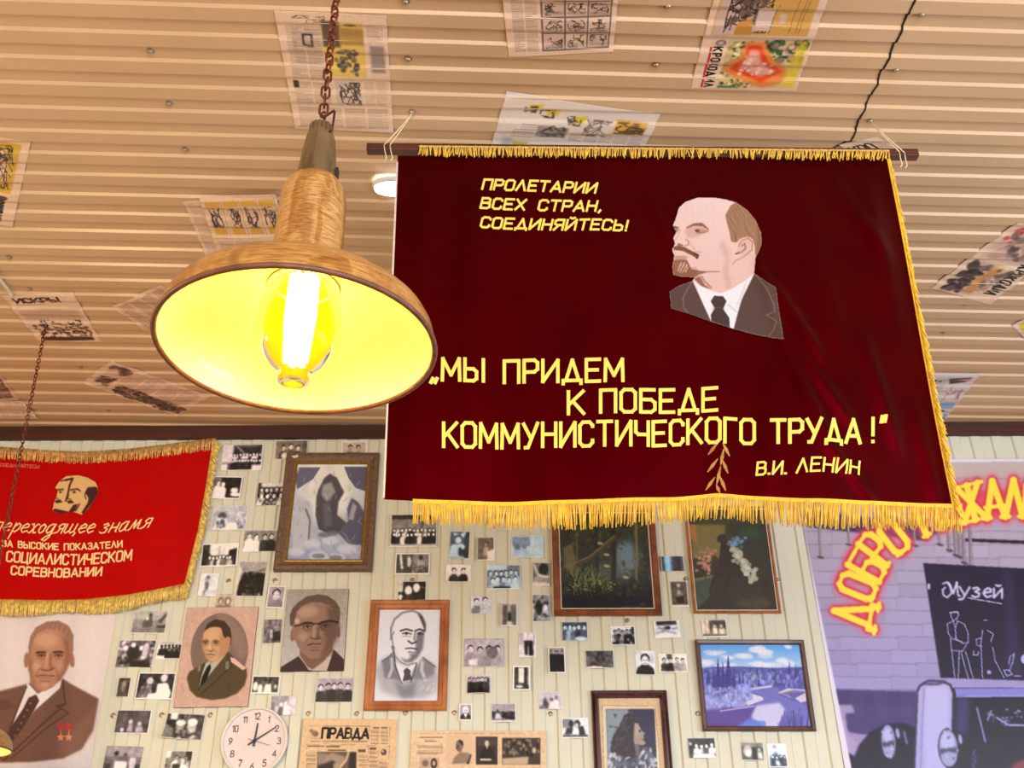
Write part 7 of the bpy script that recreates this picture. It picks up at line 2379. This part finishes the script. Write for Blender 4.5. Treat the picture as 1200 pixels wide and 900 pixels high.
    (730, 745, 29, 23, 0, 1.3, 205, COOL, 'white-bordered photo of people in dark clothes under the middle of the dark forest picture', Dd(('g', 5, .1, .9, .3, .12, .95, [40, 30, 150, 36], 150), R(.85, .0, 1, .9, 50), ('s', 20, 0, .3, 1, .9, .06, 20, 220)), .008),
    (781.5, 737.5, 30.5, 20, 2, .8, 205, COOL, 'bright high-key photo of a winter scene right of the forest picture foot', Dd(R(.1, 0, .9, .25, 60), ('e', .5, .45, .14, .1, 90), ('e', .55, .4, .08, .08, 40), ('l', [(.1, .7), (.4, .6), (.8, .75)], .04, 110), ('l', [(.2, .4), (.35, .5)], .05, 100), ('l', [(.7, .5), (.9, .45)], .05, 120), R(0, .85, 1, 1, 226))),
    (702.5, 773, 33, 21.5, 0, .6, 90, PLUM, 'dark grey photo of a draped form with a white curled lower edge', Dd(('s', 40, 0, 0, 1, 1, .08, 60, 120), ('l', [(.45, .2), (.4, .5), (.5, .6)], .06, 50), ('l', [(.55, .2), (.65, .45), (.58, .6)], .06, 54), ('p', [(0, .3), (.3, .6), (0, .9)], 110), ('e', .3, .96, .3, .08, 226)), .012),
    (756, 776.5, 23, 28.5, -2, .7, 206, COOL, 'portrait of a dark-haired woman in a black dress above the red-brown frame', B(24, 214, 36)),
    (788.5, 777, 34, 22, 0, 1, 214, NEUT, 'white-bordered photo of four men in caps left of the blue river landscape', Dd(R(.3, 0, .5, .3, 90), ('g', 4, .1, .95, .36, .13, .95, [60, 30, 140, 150], 170))),
    (788, 660.5, 26.5, 17.5, 0, .5, 120, NEUT, 'two-tone photo, blue left half and grey right half, right of the forest picture', lambda c, w, h: (c.rect(w * .12, 0, w * .46, h, (120, 176, 240), 1.5), c.rect(0, 0, w * .12, h, (70, 70, 80), 1), c.rect(w * .48, 0, w * .92, h, (70, 68, 74), 3), c.rect(w * .25, 0, w * .33, h, (190, 216, 250), 2))),
    (796, 696, 20, 30, 0, .4, 96, SEP, 'tall brown portrait with a white foot left of the garden picture', Dd(('e', .5, .17, .09, .08, 190), ('p', [(.35, .32), (.6, .3), (.72, .6), (.3, .62)], 126), ('e', .48, .45, .06, .07, 190), ('p', [(.3, .62), (.75, .6), (.75, .85), (.35, .88)], 56), R(0, .93, 1, 1, 226))),
    (837, 736.5, 29.5, 20.5, 1, 1, 120, SEP, 'brownish photo of people at a window right under the garden picture', Dd(R(0, 0, .3, .8, 200), ('l', [(.15, 0), (.15, .8)], .03, 120), R(.35, .1, 1, .6, 80), ('e', .52, .4, .06, .1, 190), ('e', .78, .4, .06, .1, 190), ('p', [(.44, .5), (.6, .5), (.62, .85), (.42, .85)], 226), ('p', [(.68, .52), (.9, .5), (.92, .9), (.66, .9)], 206), R(0, .85, 1, 1, 110))),
    (822, 876.5, 31.5, 23.5, 0, .5, 70, COOL, 'dark photo of people round a white-laid table under the left of the river landscape', Dd(('e', .1, .3, .05, .07, 220), ('g', 4, .2, .98, .4, .11, .8, [226, 214, 70], 215), ('p', [(.2, .8), (.95, .78), (1, 1), (.15, 1)], 226))),
    (881.5, 880.5, 26.5, 21.5, -2, .8, 90, NEUT, 'small dim photo of two figures under the middle of the river landscape', Dd(R(0, .0, 1, .25, 130), ('e', .3, .5, .2, .3, 170), ('e', .32, .6, .12, .2, 206), R(.5, .3, .7, 1, 40), ('e', .8, .42, .06, .1, 190), ('p', [(.74, .55), (.92, .52), (.95, .9), (.74, .9)], 190))),
    (911, 885.3, 23, 28, 0, 1.4, 214, COOL, 'upright photo with teal tones, rightmost under the river landscape', lambda c, w, h: (c.rect(0, 0, w, h * .45, (214, 214, 226), 2), c.rect(w * .1, h * .55, w * .95, h, (40, 84, 110), 2), c.ell(w * .4, h * .14, w * .07, h * .05, (90, 90, 100), 0, 1), c.poly([(w * .3, h * .45), (w * .5, h * .35), (w * .55, h * .7), (w * .3, h * .75)], (60, 96, 120), 1), people(c, 4, w * .15, w * .95, h * .55, h * .06, h * .85, [60, 90]), c.poly([(w * .4, h * .7), (w * .55, h * .75), (w * .6, h * .95), (w * .35, h * .9)], (232, 236, 240), 1))),
]
for i, s in enumerate(SNAP):
    snapshot(i, *s[:10], *(s[10:] if len(s) > 10 else ()))


# ================================================================== PAPERS ON THE CEILING
M_NEWS = printed('newsprint', .42, .12, .4)
CG = 'printed pages stuck to the ceiling'


def ceiling_page(quad, name, label, draw, asp=None, seed=1, bg=(226, 196, 170), drape=.62, step=.62, lift=0.0, curl=0.0):
    q = np.asarray(quad, float)
    P4 = on_ceil(q[:, 0], q[:, 1])
    W_ = (np.linalg.norm(P4[1] - P4[0]) + np.linalg.norm(P4[2] - P4[3])) / 2
    H_ = (np.linalg.norm(P4[3] - P4[0]) + np.linalg.norm(P4[2] - P4[1])) / 2
    asp = H_ / W_
    res = min(330, max(150, W_ * 620))
    c = Canvas(0, 0, 1, asp, res, bg, seed)
    c.noise(5, .02)
    draw(c, asp)
    c.noise(4, .004)
    ppm = 345 / step
    m, n = max(20, int(W_ * ppm)), max(20, int(H_ * ppm * .9))
    U, V = np.meshgrid(np.linspace(0, 1, m), np.linspace(0, 1, n))
    P = (P4[0] * ((1 - U) * (1 - V))[..., None] + P4[1] * (U * (1 - V))[..., None] + P4[2] * (U * V)[..., None] + P4[3] * ((1 - U) * V)[..., None])
    d = rib_profile(across(P) - CY0, CPITCH) * drape
    # soften: paper spans the ribs
    d = (d + rib_profile(across(P) - CY0 + .006, CPITCH) * drape + rib_profile(across(P) - CY0 - .006, CPITCH) * drape) / 3
    rr_ = np.random.default_rng(seed)
    a, b = rr_.uniform(0, 6, 2)
    P[..., 2] = CEIL - .0015 - lift + d - .0012 * np.sin(U * 7 + a) * np.sin(V * 5 + b) - curl * (U ** 6 + (1 - U) ** 8 * .6) * V ** 2
    cols = lin(c.sample(U, V * asp))
    loc = tuple(P[n // 2, m // 2])
    o = grid_sheet(name, P, cols, M_NEWS, loc=loc, thick=.0004, back=(0, 0, 1), bent=True)
    return tag(o, label, 'newspaper' if name == 'newspaper' else 'magazine page', CG)


INK = (86, 70, 64)
GREY = (120, 104, 98)


def blobs(c, n, x0, y0, x1, y1, s, col, v=.4):
    for _ in range(n):
        c.ell(c.rng.uniform(x0, x1), c.rng.uniform(y0, y1), s * c.rng.uniform(.4, 1), s * c.rng.uniform(.4, 1), np.clip(np.asarray(col) * c.rng.uniform(1 - v, 1 + v), 0, 255), c.rng.random() * 180, s * .15, .85)


def doodle(c, x0, y0, x1, y1, n=6, col=(46, 38, 36), wt=.006):
    for _ in range(n):
        p = [(c.rng.uniform(x0, x1), c.rng.uniform(y0, y1))]
        for _ in range(4):
            p.append((np.clip(p[-1][0] + c.rng.normal(0, (x1 - x0) * .22), x0, x1), np.clip(p[-1][1] + c.rng.normal(0, (y1 - y0) * .22), y0, y1)))
        c.line(p, wt, col, .002, .85)


def pg_lampside(c, a):
    c.columns(.10, .10 * a, .40, .42 * a, 1, .014, GREY, .5)
    doodle(c, .14, .03 * a, .44, .09 * a, 6)
    c.line([(.22, .18 * a), (.30, .18 * a), (.30, .26 * a), (.22, .25 * a), (.22, .18 * a)], .018, (40, 34, 34), .003)
    c.columns(.06, .12 * a, .40, .54 * a, 2, .016, GREY, .5)
    c.rect(.40, .06 * a, .78, .50 * a, (222, 190, 100), .002)
    c.rect(.40, .06 * a, .56, .26 * a, (96, 80, 62), .01)
    c.rect(.56, .12 * a, .78, .24 * a, (168, 132, 70), .01)
    blobs(c, 50, .50, .28 * a, .70, .48 * a, .03, (96, 86, 78))
    c.ell(.66, .09 * a, .06, .02, (120, 98, 70), 0, .004)
    c.columns(.80, .08 * a, .97, .22 * a, 1, .013, GREY, .5)
    c.rect(.83, .24 * a, .96, .46 * a, (150, 134, 126), .01)
    c.line([(.02, .535 * a), (.98, .535 * a)], .004, (190, 164, 144))
    c.columns(.06, .57 * a, .42, .76 * a, 2, .014, GREY, .55)
    c.rect(.06, .56 * a, .11, .62 * a, (50, 44, 42), .003)
    c.rect(.46, .55 * a, .72, .76 * a, (206, 184, 170), .004)
    doodle(c, .50, .56 * a, .70, .75 * a, 22, (70, 60, 58), .010)
    c.columns(.74, .55 * a, .96, .76 * a, 2, .02, (160, 144, 134), .5)
    c.columns(.05, .79 * a, .97, .97 * a, 4, .014, GREY, .55)


def pg_comics(c, a):
    c.columns(.06, .02 * a, .30, .94 * a, 2, .017, GREY, .6)
    c.rect(.325, .02 * a, .955, .95 * a, (112, 100, 96), .002)
    for i in range(3):
        for j in range(5):
            x0, y0 = .345 + .205 * i, .035 * a + .183 * a * j
            c.rect(x0, y0, x0 + .19, y0 + .165 * a, (220, 190, 168) if (i + j) % 2 else (206, 176, 158), .002)
            doodle(c, x0 + .02, y0 + .02, x0 + .17, y0 + .15 * a, 9, (52, 44, 42), .008)
            c.rect(x0 + .01, y0 + .12 * a, x0 + .18, y0 + .16 * a, (150, 130, 116), .01, .6)


def pg_krokodil(c, a):
    # upper page: ochre interior cartoon; lower page: orange cover with title up the side
    h = .56 * a
    c.rect(.06, 0, .93, h - .03, (206, 160, 86), .003)
    c.poly([(.08, 0), (.55, 0), (.44, h - .04), (.07, h - .04)], (206, 176, 160), .006)
    doodle(c, .16, h * .3, .54, h * .92, 46, (46, 36, 36), .010)
    blobs(c, 40, .20, h * .35, .48, h * .8, .04, (96, 76, 66))
    c.poly([(.27, h * .80), (.40, h * .74), (.42, h - .04), (.26, h - .04)], (190, 136, 60), .005)
    c.rect(.43, h * .60, .58, h * .90, (212, 186, 170), .004)
    c.line([(.60, h * .55), (.57, h - .05)], .006, INK)
    c.rect(.64, h * .68, .70, h * .80, (206, 180, 166), .003)
    for x in (.78, .84, .87):
        c.line([(x, h * .1), (x - .03, h * .92)], .005, (120, 86, 46))
    c.rect(0, h - .02, 1, h + .03, (222, 194, 176), .003)
    y0, y1 = h + .02, a * .985
    c.rect(.235, y0 + .01, .965, y1 - .02, (206, 186, 130), .002)
    blobs(c, 140, .25, y0 + .03, .6, y1 - .04, .022, (96, 80, 48), .7)
    blobs(c, 200, .25, y0 + .05, .95, y1 - .05, .022, (214, 200, 140), .3)
    blobs(c, 60, .62, y0 + .02, .95, y0 + (y1 - y0) * .4, .04, (44, 84, 52), .5)
    blobs(c, 40, .62, y0 + .02, .95, y0 + (y1 - y0) * .5, .03, (190, 150, 130), .3)
    c.poly([(.90, y0 + .02), (.965, y0 + .02), (.965, y1 - .02), (.86, y1 - .02), (.84, y0 + (y1 - y0) * .5)], (222, 196, 50), .02, .8)
    m = (y1 - y0)
    c.poly([(.26, y0 + m * .62), (.30, y0 + m * .40), (.38, y0 + m * .36), (.40, y0 + m * .06), (.56, y0 + m * .05), (.70, y0 + m * .38), (.86, y0 + m * .62), (.84, y0 + m * .86), (.66, y0 + m * .96), (.54, y0 + m * .86), (.38, y0 + m * .76)], (222, 132, 66), .012)
    c.poly([(.32, y0 + m * .60), (.36, y0 + m * .44), (.42, y0 + m * .38), (.43, y0 + m * .12), (.54, y0 + m * .12), (.66, y0 + m * .44), (.82, y0 + m * .64), (.64, y0 + m * .84), (.48, y0 + m * .72)], (216, 72, 34), .008)
    c.poly([(.40, y0 + m * .56), (.46, y0 + m * .20), (.54, y0 + m * .22), (.60, y0 + m * .48), (.76, y0 + m * .64), (.62, y0 + m * .74), (.50, y0 + m * .64)], (232, 160, 140), .012)
    blobs(c, 40, .42, y0 + m * .3, .72, y0 + m * .7, .025, (236, 190, 176), .25)
    c.poly([(.25, y1 - .06), (.45, y1 - .04), (.44, y1 - .02), (.24, y1 - .02)], (70, 130, 84), .006)
    c.ell(.175, y0 + .05, .05, .035, (120, 106, 100), 0, .003)
    c.ell(.175, y0 + .05, .028, .02, (200, 178, 164), 0, .003)
    c.rect(.085, y0 + .10, .108, y1 - .03, (196, 44, 70), .002)
    c.text('КРОКОДИЛ', .122, y0 + .10, (0, 1), .075, m - .14, .017, (28, 24, 26), gap=.36)
    c.rect(0, a * .97, 1, a, (222, 184, 156), .004)


def pg_under_banner(c, a):
    c.a[:] = (226, 214, 206)
    for x, y in ((.16, .14), (.28, .2), (.46, .28)):
        c.poly([(x, y * a), (x + .10, (y - .04) * a), (x + .08, (y + .1) * a), (x + .02, (y + .12) * a)], (222, 196, 70), .004)
        doodle(c, x - .03, y * a, x + .06, (y + .14) * a, 7, (40, 36, 36), .008)
    c.columns(.14, .46 * a, .36, .6 * a, 1, .02, GREY, .4)
    c.rect(.26, .48 * a, .46, .70 * a, (150, 142, 140), .004)
    doodle(c, .28, .46 * a, .44, .68 * a, 12, (60, 54, 54), .008)
    doodle(c, .56, .30 * a, .72, .62 * a, 14, (90, 78, 72), .007)
    c.rect(.745, .24 * a, .95, .52 * a, (222, 172, 74), .006)
    doodle(c, .76, .28 * a, .94, .50 * a, 18, (80, 54, 28), .009)
    c.columns(.10, .56 * a, .26, .74 * a, 1, .016, GREY, .5)
    c.columns(.48, .56 * a, .97, .76 * a, 5, .016, GREY, .45)
    c.rect(.06, .74 * a, .12, .98 * a, (176, 184, 190), .01)
    for x, y, col in ((.16, .80, (176, 176, 90)), (.30, .84, (150, 160, 90)), (.44, .9, (226, 200, 80)), (.14, .95, (226, 206, 70))):
        c.poly([(x - .05, y * a), (x + .08, (y + .01) * a), (x + .01, (y + .1) * a)], col, .003)
    c.columns(.56, .86 * a, .97, .99 * a, 4, .016, GREY, .5)


def pg_strips(c, a):
    for i in range(4):
        x = .04 + .235 * i
        c.rect(x, .06 * a, x + .2, .52 * a, (226, 190, 160), .002)
        c.rect(x, .06 * a, x + .2, .13 * a, (214, 170, 76), .004)
        c.rect(x + .02, .40 * a, x + .18, .52 * a, (214, 168, 78), .004)
        doodle(c, x + .03, .14 * a, x + .17, .42 * a, 12, (54, 50, 60), .012)
        c.line([(x + .215, .05 * a), (x + .215, .53 * a)], .004, GREY)
    c.line([(.02, .56 * a), (.98, .56 * a)], .006, (170, 130, 110))
    c.columns(.05, .60 * a, .95, .97 * a, 4, .02, (150, 120, 106), .5)


def pg_backing(c, a):
    c.columns(.03, .03 * a, .97, .97 * a, 5, .02, (150, 122, 108), .5)


def pg_krok_edge(c, a):
    c.rect(.05, .05 * a, .90, .60 * a, (206, 168, 60), .004)
    c.poly([(.55, .2 * a), (.72, .12 * a), (.84, .44 * a), (.6, .5 * a)], (222, 186, 158), .01)
    doodle(c, .5, .08 * a, .86, .56 * a, 26, (50, 38, 30), .010)
    blobs(c, 16, .58, .1 * a, .76, .24 * a, .03, (56, 42, 34))
    c.ell(.80, .655 * a, .08, .025 * a, (84, 66, 54), 0, .004)
    c.columns(.1, .64 * a, .70, .92 * a, 3, .025, GREY, .5)
    c.text('КРОКОДИЛ', .70, .68 * a, (.02, 1), .14, .27 * a, .03, (34, 28, 28), gap=.36)


def pg_iskry(c, a):
    c.text('ИСКРЫ', .12, .17 * a, (1, 0), .105 * a, .62, .035, (58, 44, 42))
    c.columns(.08, .20 * a, .88, .25 * a, 1, .05, GREY, .5, 0)
    c.rect(.06, .30 * a, .94, .52 * a, (196, 164, 142), .03)
    blobs(c, 120, .10, .58 * a, .92, .92 * a, .035, (80, 62, 54), .5)
    blobs(c, 50, .2, .52 * a, .9, .7 * a, .02, (60, 48, 42), .4)
    c.rect(.10, .86 * a, .92, .94 * a, (66, 50, 44), .01)
    blobs(c, 12, .4, .48 * a, .6, .52 * a, .02, (226, 204, 184), .1)


def pg_text(c, a):
    c.rect(.03, .05, .97, a - .05, (214, 180, 152), .01)
    c.columns(.05, .06, .95, a - .06, 4, .03, (130, 104, 90), .75, .12)


def pg_wide(c, a):
    c.columns(.05, .08 * a, .95, .92 * a, 5, .02, (150, 122, 104), .6)
    blobs(c, 26, .06, .12 * a, .24, .3 * a, .035, (90, 70, 60))
    blobs(c, 24, .06, .55 * a, .20, .8 * a, .035, (80, 62, 54))
    c.rect(.28, .62 * a, .98, .93 * a, (160, 130, 112), .01)
    blobs(c, 160, .28, .66 * a, .98, .94 * a, .028, (84, 64, 54), .5)
    c.line([(.5, .05 * a), (.5, .6 * a)], .006, (180, 150, 130))


def pg_dark(c, a):
    c.rect(.2, .1 * a, .95, .9 * a, (150, 122, 106), .02)
    blobs(c, 100, .2, .1 * a, .92, .9 * a, .05, (70, 54, 48), .6)


def pg_krok_right(c, a):
    # bottom-left page with portraits in a row, right page with a cartoon, title along the lower edge
    c.poly([(.03, .10), (.47, .10), (.47, .20 * a + .1), (.03, .20 * a + .1)], (206, 176, 160), .01)
    blobs(c, 80, .04, .08, .46, .40 * a, .04, (62, 50, 52), .7)
    c.rect(.05, .42 * a, .46, .60 * a, (206, 148, 88), .012)
    blobs(c, 30, .15, .55 * a, .44, .8 * a, .04, (150, 120, 108), .4)
    c.line([(.505, .02), (.505, .98 * a)], .01, (236, 210, 194))
    c.rect(.54, .06, .97, .90 * a, (216, 184, 166), .01)
    blobs(c, 90, .58, .2 * a, .95, .8 * a, .05, (140, 116, 106), .5)
    blobs(c, 8, .7, .1 * a, .95, .3 * a, .03, (196, 60, 50), .2)
    c.text('КРОКОДИЛ', .55, .76 * a, (-1, 0), .16 * a, .44, .020, (30, 26, 28), gap=.36)


def pg_corner(c, a):
    c.rect(.05, .05, .95, .95 * a, (226, 214, 206), .01)
    c.rect(.12, .12, .6, .6 * a, (222, 190, 60), .02)


def pg_blue(c, a):
    c.a[:] = (214, 206, 208)
    c.columns(.05, .08 * a, .65, .55 * a, 3, .02, (130, 120, 122), .6)
    c.poly([(.62, .08 * a), (.92, .06 * a), (.90, .16 * a), (.70, .2 * a)], (48, 36, 40), .01)
    c.poly([(.74, .10 * a), (.94, .08 * a), (.90, .15 * a)], (214, 140, 150), .006)
    blobs(c, 10, .45, .14 * a, .55, .28 * a, .03, (40, 34, 36), .3)
    doodle(c, .75, .25 * a, .95, .5 * a, 8, (150, 60, 80), .008)
    c.rect(.62, .58 * a, .98, .68 * a, (120, 158, 200), .006)
    c.rect(.60, .82 * a, .98, .98 * a, (120, 158, 200), .006)
    blobs(c, 14, .52, .56 * a, .62, .74 * a, .03, (130, 50, 56), .5)
    c.ell(.85, .74 * a, .05, .03 * a, (70, 60, 70), 0, .006)


def pg_scrap(c, a):
    c.text('КРО', .1, .72 * a, (1, 0), .45 * a, .55, .06, (30, 26, 28))
    c.columns(.7, .2 * a, .95, .9 * a, 1, .08, GREY, .6)


for k, (name, quad, label, fn, kw) in enumerate((
        ('newspaper', [(321, 12), (452.5, 18), (461, 156.5), (346, 152)], 'long newspaper with a yellow picture behind the chain of the big lamp', pg_lampside, {}),
        ('magazine_page', [(584, -44), (728, -42), (718.5, 61), (596, 67)], 'magazine page with a grid of small cartoons at the top middle', pg_comics, {}),
        ('magazine_page', [(848, -48), (985, -44), (932.5, 107), (808.5, 107)], 'magazine spread with an orange-red cover, title up its side, at the top right', pg_krokodil, {}),
        ('magazine_page', [(593.5, 108.5), (775, 134), (750, 184), (573.5, 178)], 'pale glossy page with yellow drawings sticking out above the banner pole', pg_under_banner, {'bg': (226, 214, 206), 'drape': .7}),
        ('newspaper', [(214, 236), (300, 231), (332, 312), (246, 312)], 'plain page peeping out behind the cartoon-strip page left of the big lamp neck', pg_backing, {}),
        ('magazine_page', [(234, 229.5), (323, 226.5), (350, 312), (260, 312)], 'cartoon-strip page with four yellow-trimmed panels left of the big lamp neck', pg_strips, {'lift': .009}),
        ('magazine_page', [(-62, 150), (36, 167), (14.5, 267), (-92, 250)], 'yellow magazine cover with a title up its side, cut by the left edge', pg_krok_edge, {}),
        ('newspaper', [(2, 346.5), (85.5, 343.5), (118.5, 401.5), (47, 402)], 'newspaper front page with bold heading over a dark picture, by the far lamp chain', pg_iskry, {}),
        ('newspaper', [(131, 360), (188, 334.5), (248, 372), (190, 401)], 'skewed text page half hidden behind the left of the lamp shade', pg_text, {}),
        ('newspaper', [(130, 422.5), (245, 465), (207.5, 488.5), (96, 449)], 'long slanted newspaper on the ceiling just above the dark trim, left of the lamp', pg_wide, {}),
        ('newspaper', [(-45, 428), (1, 440.5), (22, 470), (-28, 474)], 'dark pictured page at the left edge above the dark trim', pg_dark, {}),
        ('newspaper', [(-35, 471), (27, 469.5), (45, 489), (-25, 490)], 'plain page closest to the dark trim at the left edge', pg_backing, {'lift': .008}),
        ('magazine_page', [(1090, 338), (1193, 260.5), (1262, 279), (1160, 357)], 'slanted magazine spread on the ceiling right of the banner, title along its lower edge', pg_krok_right, {}),
        ('magazine_page', [(1186, 382), (1226, 362), (1262, 396), (1222, 419)], 'corner of a white page with yellow at the right edge', pg_corner, {}),
        ('magazine_page', [(1062, 438), (1149, 438.5), (1105, 496), (1012, 496)], 'white and blue page on the ceiling beside the yellow side fringe of the banner', pg_blue, {}),
        ('magazine_page', [(983, 171), (1026, 160), (1054, 176), (1010, 189)], 'small page with black capitals just over the right end of the top fringe', pg_scrap, {}))):
    kw.setdefault('bg', (228, 198, 172))
    ceiling_page(quad, name, label, fn, seed=50 + k, **kw)

# pale rod fixed along the ceiling at the left edge
a, b = on_ceil(-46, 262, .012), on_ceil(12.3, 344, .012)
mb = MB()
mb.tube([a, b], .0075, 12)
mb.tube([b, b + (b - a) / np.linalg.norm(b - a) * .012], [.0092, .0085], 12)
tag(mb.build('rod', plain('rod_white', (214, 204, 196), .35, vary=.05), loc=tuple(b), smooth=False), 'thin pale rod fixed along the ceiling at the left edge', 'rod')
for o in bpy.data.objects:
    if '_w' in o:
        del o['_w']
